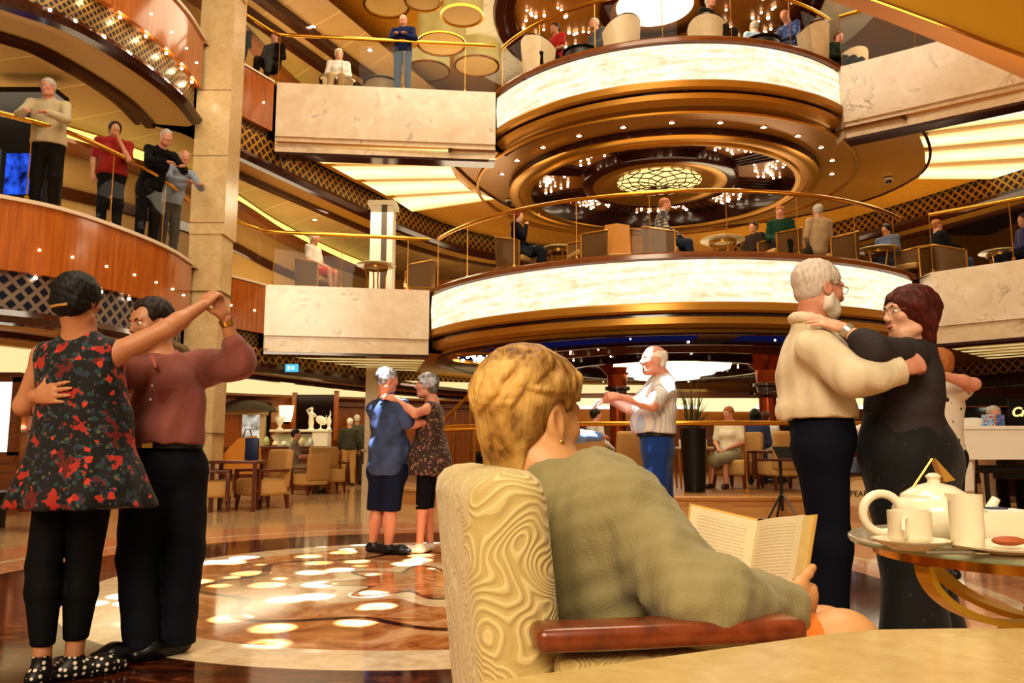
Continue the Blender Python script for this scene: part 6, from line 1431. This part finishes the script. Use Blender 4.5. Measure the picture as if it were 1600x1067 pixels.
for i in range(26):  # side-swept fringe
    x=rr.uniform(-.05,.075); ye=lambda q:-.018+.112*math.sqrt(max(0,1-(q/.088)**2)); x=min(x,.06); p0=V3(x*.6,.04,.11); p1=V3(x,ye(x)*.88,.082); p2=V3(x+.01,ye(x+.01),.048+rr.uniform(-.015,.015))
    hv.cap(H.p(*p0),H.p(*p1),.009,.008,.006); hv.cap(H.p(*p1),H.p(*p2),.008,.004,.006)
for i in range(34):  # nape wisps
    x=rr.uniform(-.055,.055); z0=rr.uniform(-.06,-.02); hv.cap(H.p(x,-.098+abs(x)*.5,z0),H.p(x*.8,-.085+abs(x)*.4,z0-.055),.0075,.003,.006)
for sx in(-1,1):
    H.ell(hv,(sx*.095,-.004,-.014),(.045,.032,.05),.005,'s'); H.ell(hv,(sx*.085,.045,-.04),(.04,.045,.066),.006,'s')
H.ell(hv,(0,.11,-.035),(.075,.07,.085),.006,'s')
solid('hair',[(hv,.0034)],HR['honey'],r)
m=MB(); m.ball(H.p(.083,-.004,-.044),.0055,6); m.build('earring',WATCH,r)
t=Vol(); torso(t,J,.98,.016,1.05,True,flat=.72); arm(t,J['shR'],J['elR'],J['wrR'],1.0,.016,r=(.058,.05,.044,.034)); arm(t,J['shL'],J['elL'],J['wrL'],1.0,.018,r=(.06,.05,.044,.032))
t.cap(J['neck']-V3(0,0,.02),J['shR']+V3(-.02,0,.005),.06,.06,.05); t.cap(J['neck']-V3(0,0,.02),J['shL']+V3(.02,0,.012),.062,.066,.05); t.cap(J['chest'],J['waist']-V3(0,0,.04),.17,.17,.05,n=J['fwd'],flat=.75)
neckhole(t,J,.075,(.082,.082,.072)); t.half(J['wrR']+(J['wrR']-J['elR'])*.06,J['wrR']-J['elR'])
t.wave(.0045,.12,61); t.wave(.0022,.045,62)
M['olive']=cloth('#8f8560',.9,.6); solid('sweater',[(t,.0065)],M['olive'],r)
q=Vol(); q.cap(J['hipL'],J['hipR'],.12,.12,.05); q.cap(J['waist'],J['pelvis'],.15,.16,.05,n=J['fwd'],flat=.85)
for s in'LR': q.cap(J['hip'+s],J['hip'+s]+(J['kn'+s]-J['hip'+s])*.94,.098,.066,.04)
q.half(J['hipR']+(J['knR']-J['hipR'])*.93,J['knR']-J['hipR']); solid('shorts',[(q,.008)],cloth('#d0742c',.85,.4),r)
for s in'LR':
    q=Vol(); shoe(q,J['an'+s],V3(1,.2,0),.95,.002); solid('shoe',[(q,.008)],SHOEBR,r)
# ---- book
def pagemat():
    t=NT('book_page'); c=t.n('ShaderNodeTexCoord'); x=t.n('ShaderNodeSeparateXYZ'); t.l(c.outputs['UV'],x.inputs[0])
    ln=t.math('GREATER_THAN',t.math('FRACT',t.math('MULTIPLY',x.outputs[1],24)),.55); n=t.noise(t.coord('UV',(60,24,1)),1.5,2)
    inm=t.math('MULTIPLY',t.math('LESS_THAN',t.math('ABSOLUTE',t.math('SUBTRACT',x.outputs[0],.5)),.38),t.math('LESS_THAN',t.math('ABSOLUTE',t.math('SUBTRACT',x.outputs[1],.5)),.41))
    k=t.math('MULTIPLY',t.math('MULTIPLY',ln,inm),t.math('MULTIPLY',t.math('GREATER_THAN',n,.42),.35))
    return t.bsdf(t.mix(k,srgb('#e2d2ac'),srgb('#8a7a62')),.7)
M['page']=pagemat(); M['pageedge']=plain('page_edge','#d6bd7e',.8,var=.15,scale=80)
sT,sB=U(1183,814,1.60),U(1164,935,1.60); lT,lB=U(1080,790,1.66),U(1066,915,1.66); rT,rB=U(1256,804,1.47),U(1236,930,1.47)
bk=thing('open_book','open book with printed pages held by the blonde woman','book',tuple(sB))
def leaf(aT,aB,bT,bB,bow,th,name):
    n=10; P=[];Q=[]
    nv=(bT-aT).cross(aB-aT).normalized()
    if nv.y>0: nv=-nv
    for i in range(n+1):
        u=i/n; off=nv*(bow*math.sin(PI*min(1,u*1.15))*(1-u*.35)); P.append((aT.lerp(bT,u)+off,aB.lerp(bB,u)+off)); Q.append((aT.lerp(bT,u)-nv*th,aB.lerp(bB,u)-nv*th))
    m=MB(); vs=[];fs=[];uv=[]
    for i,(a,b) in enumerate(P):
        vs+=[a-sB,b-sB]
        if i: fs.append((2*i-2,2*i,2*i+1,2*i-1)); uv.append([((i-1)/n,1),(i/n,1),(i/n,0),((i-1)/n,0)])
    m.add(vs,fs,True,uv); m.build(name,M['page'],bk)
    m=MB(); k=n; 
    for (x,y) in ((0,0),(0,1)):
        vs=[];fs=[]
        for i in range(n+1):
            vs+=[P[i][y]-sB,Q[i][y]-sB]
            if i: fs.append((2*i-2,2*i,2*i+1,2*i-1))
        m.add(vs,fs)
    m.add([P[n][0]-sB,Q[n][0]-sB,Q[n][1]-sB,P[n][1]-sB],[(0,1,2,3)]); m.build('page_block',M['pageedge'],bk)
    m=MB(); vs=[]
    e=(bT-aT).normalized()*.006; up=(aT-aB).normalized()*.004
    for d in(th,th+.003): vs+=[aT-nv*d+up-sB,bT-nv*d+up+e-sB,bB-nv*d-up+e-sB,aB-nv*d-up-sB]
    m.add(vs,[(0,1,2,3),(7,6,5,4),(0,4,5,1),(1,5,6,2),(2,6,7,3),(3,7,4,0)]); m.build('cover',plain('book_cover','#c8a45c',.6),bk)
leaf(sT,sB,lT,lB,.016,.006,'left_page'); leaf(sT,sB,rT,rB,.008,.022,'right_page')
# ---- near table
FT=[(1.7,1.06),(.56,1.056),(.47,1.05),(.40,1.03),(-.06,.805),(-.22,.715),(-.27,.64),(-.2,.56),(.1,.2),(1.7,.2)]
FT=[tuple(p[:2]) for p in FT]
r=thing('near_table','pale stone-topped table across the bottom right corner','table',(.8,.6,0))
m=MB(); m.prism([(x-.8,y-.6) for x,y in FT],.70,.722); m.build('tabletop',marble('near_stone','#b3945a','#9a7c48','#c7ad76',.2,6),r)
m=MB(); m.prism([((x-.8)*.97,(y-.6)*.97) for x,y in FT],.67,.70); m.build('edge_rim',M['brass'],r)
m=MB(); m.lathe([(.22,0),(.22,.02),(.05,.05),(.05,.67)],n=28); m.build('pedestal',M['brass'],r)
# ---- glass tea table
TC=V3(1.02,1.57,0); TR=.345; TZ=.776
r=thing('glass_tea_table','round frosted glass table with curved gold legs at the right','table',tuple(TC))
m=MB(); m.lathe([(1e-4,TZ-.012),(TR-.004,TZ-.012),(TR,TZ-.008),(TR,TZ-.003),(TR-.003,TZ),(1e-4,TZ)],n=72)
t=NT('frosted_glass'); bs=t.bsdf('#cfc6ac',.12); tr=t.n('ShaderNodeBsdfTransparent'); mx=t.n('ShaderNodeMixShader'); mx.inputs[0].default_value=.62; t.l(tr.outputs[0],mx.inputs[1]); t.l(t.b.outputs[0],mx.inputs[2]); t.l(mx.outputs[0],t.out.inputs[0]); m.build('tabletop',bs,r)
m=MB(); m.lathe([(TR-.002,TZ-.012),(TR+.001,TZ-.008),(TR+.001,TZ-.003)],n=72); m.build('glass_edge',plain('green_glass_edge','#a9b79c',.1),r)
m=MB(); m.lathe([(TR-.055,TZ-.013),(TR-.045,TZ-.013),(TR-.045,TZ-.034),(TR-.06,TZ-.036),(TR-.06,TZ-.013)],n=72); m.build('gold_ring',M['brass'],r)
gm=plain('brushed_gold','#e0b93c',.28,.55,var=.05)
m=MB(); m.lathe([(1e-4,.585),(.036,.585),(.04,.59),(.04,.645),(.036,.65),(1e-4,.65)],n=28); m.build('hub',M['brass'],r)
for k in range(4):
    a=PI*1.10+k*PI/2; c,s=math.cos(a),math.sin(a); pts=[]
    for u in [i/14 for i in range(15)]:
        rad=.035+(TR-.055-.035)*math.sin(u*PI/2); pts.append((rad,.622+(TZ-.035-.622)*(1-math.cos(u*PI/2))))
    lo=[(rad,1.2-z) for rad,z in pts]
    for nm,pp in(('upper_leg',pts),('lower_leg',[(.035+(.27-.035)*math.sin(i/14*PI/2),.61-.61*(1-math.cos(i/14*PI/2))) for i in range(15)])):
        m=MB(); vs=[];fs=[]
        for i,(rad,z) in enumerate(pp):
            j=min(i+1,14);h_=max(i-1,0); tx,tz=pp[j][0]-pp[h_][0],pp[j][1]-pp[h_][1]; L=math.hypot(tx,tz); nx,nz=-tz/L*.006,tx/L*.006
            for w_,q in((-.017,1),(.017,1),(.017,-1),(-.017,-1)): rx=rad+nx*q; vs.append((c*rx-s*w_,s*rx+c*w_,z+nz*q))
            if i: b0=4*(i-1); fs+=[(b0+a_,b0+(a_+1)%4,b0+4+(a_+1)%4,b0+4+a_) for a_ in range(4)]
        fs+=[(3,2,1,0),(56,57,58,59)]
        m.add(vs,fs); m.build(nm,gm,r)
# ---- china on the tea table
M['china']=plain('cream_china','#e6dbc0',.12,var=.03)
T0=TZ
def onT(px,Y): v=U(px,800,Y); return (v.x,Y,T0)
q=onT(1420,1.42); s_=MB(); s_.lathe([(1e-4,.0),(.035,.0),(.04,.004),(.062,.014),(.064,.017),(.04,.009),(1e-4,.007)],n=40); o_=s_.build('saucer',M['china'],loc=q); tag(o_,'cream saucer under the teacup at the left of the glass table','saucer')
r=thing('teacup','cream straight-sided teacup on the left saucer','cup',(q[0],q[1],T0+.0095))
m=MB(); m.lathe([(1e-4,0),(.026,0),(.034,.006),(.0355,.012),(.0355,.056),(.0335,.056),(.033,.012),(1e-4,.008)],n=36); m.build('cup_body',M['china'],r)
m=MB(); m.tube([(.034,-.0,.046),(.052,-.0,.044),(.056,0,.028),(.048,0,.016),(.034,0,.014)],.004,8); o_=m.build('handle',M['china'],r); o_.rotation_euler=(0,0,-2.2)
q=onT(1462,1.56); r=thing('teapot','squat cream teapot with a big ring handle behind the teacup','teapot',q)
m=MB(); m.lathe([(1e-4,0),(.058,0),(.072,.012),(.078,.035),(.077,.06),(.066,.078),(.05,.084)],n=44); m.build('pot_body',M['china'],r)
m=MB(); m.lathe([(.062,.079),(.06,.086),(.035,.102),(.012,.108),(.011,.114),(.015,.12),(.008,.126),(1e-4,.127)],n=36); m.build('lid',M['china'],r)
m=MB(); m.tube([(-.07-.033+math.cos(a)*.037,.0,.05+math.sin(a)*.037) for a in [2*PI*i/26 for i in range(26)]],.0085,10,closed=True); m.build('handle',M['china'],r)
m=MB(); m.tube([(.07,0,.03),(.1,0,.05),(.118,0,.078)],[.016,.011,.008],12); m.build('spout',M['china'],r)
q2=(q[0],q[1],T0+.127); m=MB(); m.add([(-.05,-.01,-.03),(.045,-.01,-.022),(.0,-.006,.034),(-.05+.008,.008,-.03),(.045,.01,-.022),(.0,.008,.034)],[(0,1,2),(5,4,3),(0,2,5,3),(1,4,5,2)]); 
m=MB(); m.tube([(-.042,-.0,-.028),(0,0,.028)],.0022,6); m.build('wire_string',M['brass'],r,loc=(0,0,.125))
m=MB(); m.add([(0,-.012,.03),(.036,-.012,-.012),(.016,-.012,-.016),(.002,.012,.03),(.036,.012,-.012),(.016,.012,-.016)],[(0,2,1),(3,4,5),(0,1,4,3),(1,2,5,4),(2,0,3,5)]); m.build('tea_tag',plain('gold_wrapper','#b98a3e',.4,.3),r,loc=(0,0,.125))
q=onT(1509,1.38); r=thing('milk_jug','tall cream milk jug with a lipped rim in the middle of the glass table','jug',q)
m=MB(); m.lathe([(1e-4,0),(.019,0),(.024,.006),(.0265,.03),(.027,.088),(.0275,.096),(.0255,.096),(.025,.03),(1e-4,.01)],n=36); m.build('jug_body',M['china'],r)
m=MB(); m.add([(-.022,-.013,.094),(-.022,.013,.094),(-.036,0,.099),(-.024,0,.078)],[(0,1,2),(0,2,3),(1,3,2)],True); m.build('lip',M['china'],r)
q=onT(1563,1.50); r=thing('sugar_holder','pale rectangular packet holder with a red mark at the right of the glass table','box',(q[0],q[1],T0))
m=MB(); 
for x,y,dx,dy in((0,-.028,.1,.004),(0,.028,.1,.004),(-.05,0,.004,.06),(.05,0,.004,.06),(0,0,.1,.056)): m.box((x,y,.029 if dy!=.056 else .003),(dx,dy,.058 if dy!=.056 else .006))
m.build('holder_box',M['china'],r)
m=MB(); m.box((.0,0,.04),(.07,.04,.045)); m.build('sugar_packets',plain('packet_paper','#e8e2d6',.6,var=.2,scale=60),r)
m=MB(); m.box((-.01,-.0,.064),(.032,.03,.003)); m.build('packet_print',plain('packet_blue','#3a4660',.6),r)
q=onT(1572,1.365); o_=MB(); o_.ball((0,0,.008),.02,6,(1.4,.9,.4)); o_=o_.build('biscuit',plain('biscuit_brown','#a4562a',.6),loc=(q[0],q[1],T0+.012)); tag(o_,'small reddish biscuit on the dessert plate at the right of the glass table','biscuit')
q=onT(1570,1.365); o_=MB(); o_.lathe([(1e-4,0),(.05,0),(.06,.004),(.088,.011),(.09,.014),(.06,.008),(1e-4,.006)],n=44); o_=o_.build('dessert_plate',M['china'],loc=(q[0],q[1],T0)); tag(o_,'wide cream dessert plate at the right front of the glass table','plate')
q=onT(1593,1.47); o_=MB(); o_.tube([(0,0,.02),(.04,.0,.055),(.075,.0,.09)],[.009,.006,.004],8); 
o_=o_.build('pastry_stick',plain('pastry_pink','#d9966a',.6),loc=(q[0]-.01,q[1]-.055,T0+.012)); tag(o_,'pinkish pastry stick leaning at the right edge of the glass table','pastry')
q=onT(1490,1.33); o_=MB(); o_.tube([(-.05,0,.004),(.03,0,.004)],.003,6); o_.ball((.042,0,.004),.011,5,(1.5,1,.35)); o_=o_.build('teaspoon',plain('silver','#d8d2c4',.15,.9),loc=(q[0],q[1],T0+.001)); tag(o_,'silver teaspoon lying in front of the milk jug','spoon')
q=onT(1440,1.30)
# ================================================================ piano, drums, stands
e=SE('stage_right','small pink stone platform under the white piano','stage')
m=MB(); m.prism([(4.45,7.9),(12,7.9),(12,11.2),(4.45,11.2)],0,.2); S('platform_block',m,plain('pink_stone','#c99a76',.25),e)
M['piano']=plain('white_lacquer','#ece4d6',.12,var=.02)
PX,PY=4.72,8.5
pn=thing('grand_piano','glossy white grand piano at the right edge','piano',(PX,PY,.2))
out=[(0,0),(0,.5),(.02,1.0),(.25,1.42),(.7,1.52),(1.1,1.35),(1.5,1.3),(2.0,1.48),(2.5,1.5),(2.5,0)]
out=[(p.x,p.y) for p in spline([(x,y,0) for x,y in out[:9]],5)]+[(2.5,0)]
m=MB(); m.prism(out,.63,.94); m.build('case',M['piano'],pn)
m=MB(); cx,cy=1.2,.75; m.prism([(cx+(x-cx)*1.02,cy+(y-cy)*1.02) for x,y in out],.945,.985); m.build('lid',M['piano'],pn)
m=MB(); m.prism([(.05,.0),(.62,.0),(.6,.02),(.05,.02)],.0,.0) if False else None
m=MB(); prof=[(.02,0),(.05,.05),(.12,.075),(.25,.095),(.4,.1),(.52,.09),(.6,.06),(.64,0)]
vs=[(x,.35,.985+z) for x,z in prof]+[(x,.39,.985+z) for x,z in prof]; n=len(prof); m.add(vs,[tuple(range(n))[::-1],tuple(range(n,2*n))]+[(i,i+1,n+i+1,n+i) for i in range(n-1)]); m.build('music_desk',M['piano'],pn)
for x,y in((.2,.25),(2.3,.2),(1.0,1.2)):
    m=MB(); m.lathe([(.1,.63),(.09,.5),(.06,.12),(.075,.08),(.05,.05),(.05,0)],c=(x,y,0),n=20); m.build('leg',M['piano'],pn)
m=MB(); m.box((.12,.12,.46),(.14,.1,.34),bev=.02); m.build('leg_block',M['piano'],pn)
for k,(px,c1,lab) in enumerate(((1547,'#c23a4a','red and blue disc case propped on the white piano'),(1567,'#7a86b8','grey-blue disc case propped on the white piano'))):
    v=U(px,660,8.62); t=NT('disc_print%d'%k); n_=t.noise(t.coord(),26,3); mm_=t.bsdf(t.ramp(n_,[(.38,'#2a62b0'),(.5,'#9fd0e6' if k==0 else '#5a5f8a'),(.62,c1)]),.2)
    o_=MB(); o_.box((0,0,.062),(.125 if k==0 else .085,.012,.125)); o_=o_.build('disc_case',mm_,loc=(v.x,8.66,.2+.986)); tag(o_,lab,'case')
r=thing('piano_bench','black bench and keyboard stand below the white piano case','bench',(PX+.85,PY+.45,.2))
m=MB(); m.box((0,0,.52),(.9,.34,.08),bev=.015); m.build('seat',M['black'],r); m=MB(); m.box((.1,.05,.45),(.5,.2,.08)); m.build('seat_frame',M['black'],r)
for sx in(-.38,.38):
    for sy in(-.12,.12):
        m=MB(); m.tube([(sx,sy,.48),(sx,sy,0)],.025,8); m.build('leg',M['black'],r)
# drum kit
DX=U(1343,770,11.0).x
r=thing('drum_kit','drum kit with a front-facing bass drum glimpsed between the right-hand dancers','drum kit',(DX,11.0,0))
Rx=Matrix.Rotation(PI/2,3,'X')
m=MB(); m.lathe([(.27,-.2),(.27,.2)],c=(0,.2,.28),n=40,M=Rx); m.build('bass_shell',M['black'],r)
m=MB(); m.lathe([(1e-4,.2),(.255,.2)],c=(0,.2,.28),n=40,M=Rx); m.build('drum_head',plain('drum_skin','#d8bd90',.5),r)
m=MB(); m.lathe([(.255,.19),(.285,.19),(.285,.225),(.255,.225)],c=(0,.2,.28),n=40,M=Rx); m.build('hoop',plain('hoop_wood','#b98a4a',.3),r)
cu=bpy.data.curves.new('drum_text','FONT'); cu.body='PEARL'; cu.size=.11; cu.align_x='CENTER'; cu.extrude=.002
to=bpy.data.objects.new('drum_tmp',cu); COL.objects.link(to); me=bpy.data.meshes.new_from_object(to.evaluated_get(bpy.context.evaluated_depsgraph_get())); bpy.data.objects.remove(to)
me.materials.clear(); me.materials.append(M['black']); me.transform(Matrix.Rotation(PI/2,4,'X')); o_=bpy.data.objects.new('drum_lettering',me); COL.objects.link(o_); o_.parent=r; o_.location=(.02,-.004,.3)
for sx in(-1,1):
    m=MB(); m.tube([(sx*.22,.1,.2),(sx*.33,0,0)],.012,6); m.build('spur',M['black'],r)
m=MB(); m.lathe([(.16,0),(.16,.2)],c=(-.08,.15,.62),n=30); m.build('tom_shell',plain('blue_chrome','#7f94b8',.15,.7),r); m=MB(); m.lathe([(1e-4,.2),(.158,.2)],c=(-.08,.15,.62),n=30); m.build('tom_head',plain('tom_skin','#d8cfc0',.5),r)
m=MB(); m.tube([(-.08,.2,.55),(-.08,.2,.64)],.015,6); m.build('tom_mount',M['black'],r)
m=MB(); m.lathe([(1e-4,.02),(.05,.018),(.2,0)],c=(.2,.4,1.12),n=30); m.build('cymbal',M['brass'],r); m=MB(); m.tube([(.2,.4,1.12),(.2,.4,0)],.012,6); m.build('cymbal_stand',M['black'],r)
# music stand
SX=U(1215,760,11.0).x; r=thing('music_stand','black tripod music stand with a red-trimmed tray in front of the platform','stand',(SX,10.85,0))
m=MB(); m.tube([(0,0,.12),(0,0,.78)],.022,8); m.build('pole',M['black'],r)
for a in(PI*1.1,PI*1.75,PI*.5):
    m=MB(); m.tube([(0,0,.36),(math.cos(a)*.24,math.sin(a)*.24,0)],.014,6); m.build('leg',M['black'],r)
m=MB(); m.box((0,0,.79),(.52,.3,.03)); m.build('tray',plain('dark_red_tray','#4a0f0d',.4),r)
m=MB(); m.add([(-.02,-.02,.81),(.3,-.02,.81),(.3,.14,.97),(-.06,.14,.97),(-.02,.0,.8),(.3,.0,.8)],[(0,1,2,3),(0,3,4),(1,5,2)]); m.build('sheet_rest',M['black'],r)
o_=MB(); o_.tube([tuple(p) for p in spline([(SX-1.0,10.7,.012),(SX-.4,10.75,.012),(SX+.1,10.6,.012),(SX+.3,10.75,.012)],6)],.012,6); o_=o_.build('cable',M['black']); tag(o_,'black cable on the floor by the music stand','cable')
o_=MB(); o_.tube([tuple(p) for p in spline([(SX+.08,10.7,.015),(SX+.25,10.6,.015),(SX+.42,10.85,.2),(SX+.34,10.95,.5),(SX+.46,10.9,.75)],8)],.013,6); o_=o_.build('cable',plain('white_cable','#d8cfbc',.5)); tag(o_,'pale coiled cable hanging to the right of the music stand','cable')
# ================================================================ light
w=bpy.data.worlds.new('world'); sc.world=w; w.use_nodes=True
bg=w.node_tree.nodes['Background']; bg.inputs[0].default_value=(1.0,.76,.5,1); bg.inputs[1].default_value=.30
def area(name,loc,target,size,power,col=(1,.83,.6)):
    l=bpy.data.lights.new(name,'AREA'); l.size=size; l.energy=power; l.color=col
    o=bpy.data.objects.new(name,l); COL.objects.link(o); o.location=loc
    o.rotation_euler=(Vector(target)-Vector(loc)).to_track_quat('-Z','Y').to_euler(); return o
def up(x,y,z,s,p,col=(1,.8,.54)): area('deck_fill_up',(x,y,z),(x,y+.001,z+5),s,p,col)  # unseen lamp facing up, added to brighten the surface above it
def down(x,y,z,s,p,col=(1,.84,.6)): area('deck_fill_down',(x,y,z),(x,y+.001,z-5),s,p,col)  # unseen broad lamp added under a ceiling to light the people below
area('key_front',(-2,-5,7),(1,9,3),5,1100)  # unseen fill lamp added behind the camera
area('atrium_top',(0,7,13),(0,8,0),6,900,(1,.86,.66))  # unseen broad fill lamp added high over the dance floor
# middle deck
up(-7.8,11.8,4.2,3,70); up(-4.6,18,4.2,3,80); up(-1.2,17.2,4.2,2.5,60); up(3.3,15.6,4.2,3.5,60); up(9,17,4.2,3,90); up(6.5,21.5,4.2,3,90); up(-1,22,4.2,2,50)
down(-7.6,11.8,6.2,2.5,50); down(-3.2,16.4,6.2,2,60); down(3.3,14.3,6.6,2.2,70); down(0.3,15,6.7,1.5,30); down(7.2,15.2,6.6,2,50)
# upper deck
up(-5.5,17.5,8.3,3,110); up(-1,18,8.3,3,100); up(3.4,16,8.4,3,80); up(8.5,15,8.3,3,60)
down(-2,16,10.3,3,110); down(3.4,15,10.6,2.5,110); down(7.5,14.5,10.3,2,50)
# ground floor
down(-7,18,2.5,4,110); down(-11,13,2.5,3,70); down(-3.4,20.3,2.5,2.5,60); down(2.5,14.2,2.6,3.5,60); down(6.5,15.5,2.6,3,50); down(3.5,20.5,2.6,4,60)
# unseen lamp added below the canopy to brighten its underside
up(6.5,9.5,3.4,2,60)
# dance floor projectors
def gobo(name,loc,target,angle,power,col,scale,thr):
    l=bpy.data.lights.new(name,'SPOT'); l.energy=power; l.spot_size=angle; l.spot_blend=.25; l.shadow_soft_size=.03; l.color=col; l.use_nodes=True
    t=l.node_tree; e=t.nodes['Emission']; c=t.nodes.new('ShaderNodeTexCoord'); x=t.nodes.new('ShaderNodeSeparateXYZ'); t.links.new(c.outputs['Normal'],x.inputs[0])
    def mt(op,a,b):
        n=t.nodes.new('ShaderNodeMath'); n.operation=op
        for i,v in enumerate((a,b)):
            if isinstance(v,(int,float)): n.inputs[i].default_value=v
            else: t.links.new(v,n.inputs[i])
        return n.outputs[0]
    u=mt('DIVIDE',x.outputs[0],x.outputs[2]); v=mt('DIVIDE',x.outputs[1],x.outputs[2]); cb=t.nodes.new('ShaderNodeCombineXYZ'); t.links.new(u,cb.inputs[0]); t.links.new(v,cb.inputs[1])
    vo=t.nodes.new('ShaderNodeTexVoronoi'); vo.inputs['Scale'].default_value=scale; t.links.new(cb.outputs[0],vo.inputs['Vector'])
    t.links.new(mt('MULTIPLY',mt('LESS_THAN',vo.outputs['Distance'],thr),1.0),e.inputs['Strength'])
    o=bpy.data.objects.new(name,l); COL.objects.link(o); o.location=loc; o.rotation_euler=(Vector(target)-Vector(loc)).to_track_quat('-Z','Y').to_euler()
gobo('dance_floor_projector',(.4,4.6,12.4),(-.6,6.1,0),.36,115000,(.74,.84,1),36,.33)
sc.view_settings.view_transform='Standard'; sc.view_settings.exposure=0.0; sc.view_settings.gamma=1
try: sc.view_settings.look='Medium High Contrast'
except Exception: pass
cy=sc.cycles; cy.use_denoising=True
try: cy.denoiser='OPENIMAGEDENOISE'
except Exception: pass
cy.max_bounces=7; cy.diffuse_bounces=3; cy.glossy_bounces=3; cy.transparent_max_bounces=16; cy.transmission_bounces=4
cy.sample_clamp_indirect=6; cy.caustics_reflective=False; cy.caustics_refractive=False
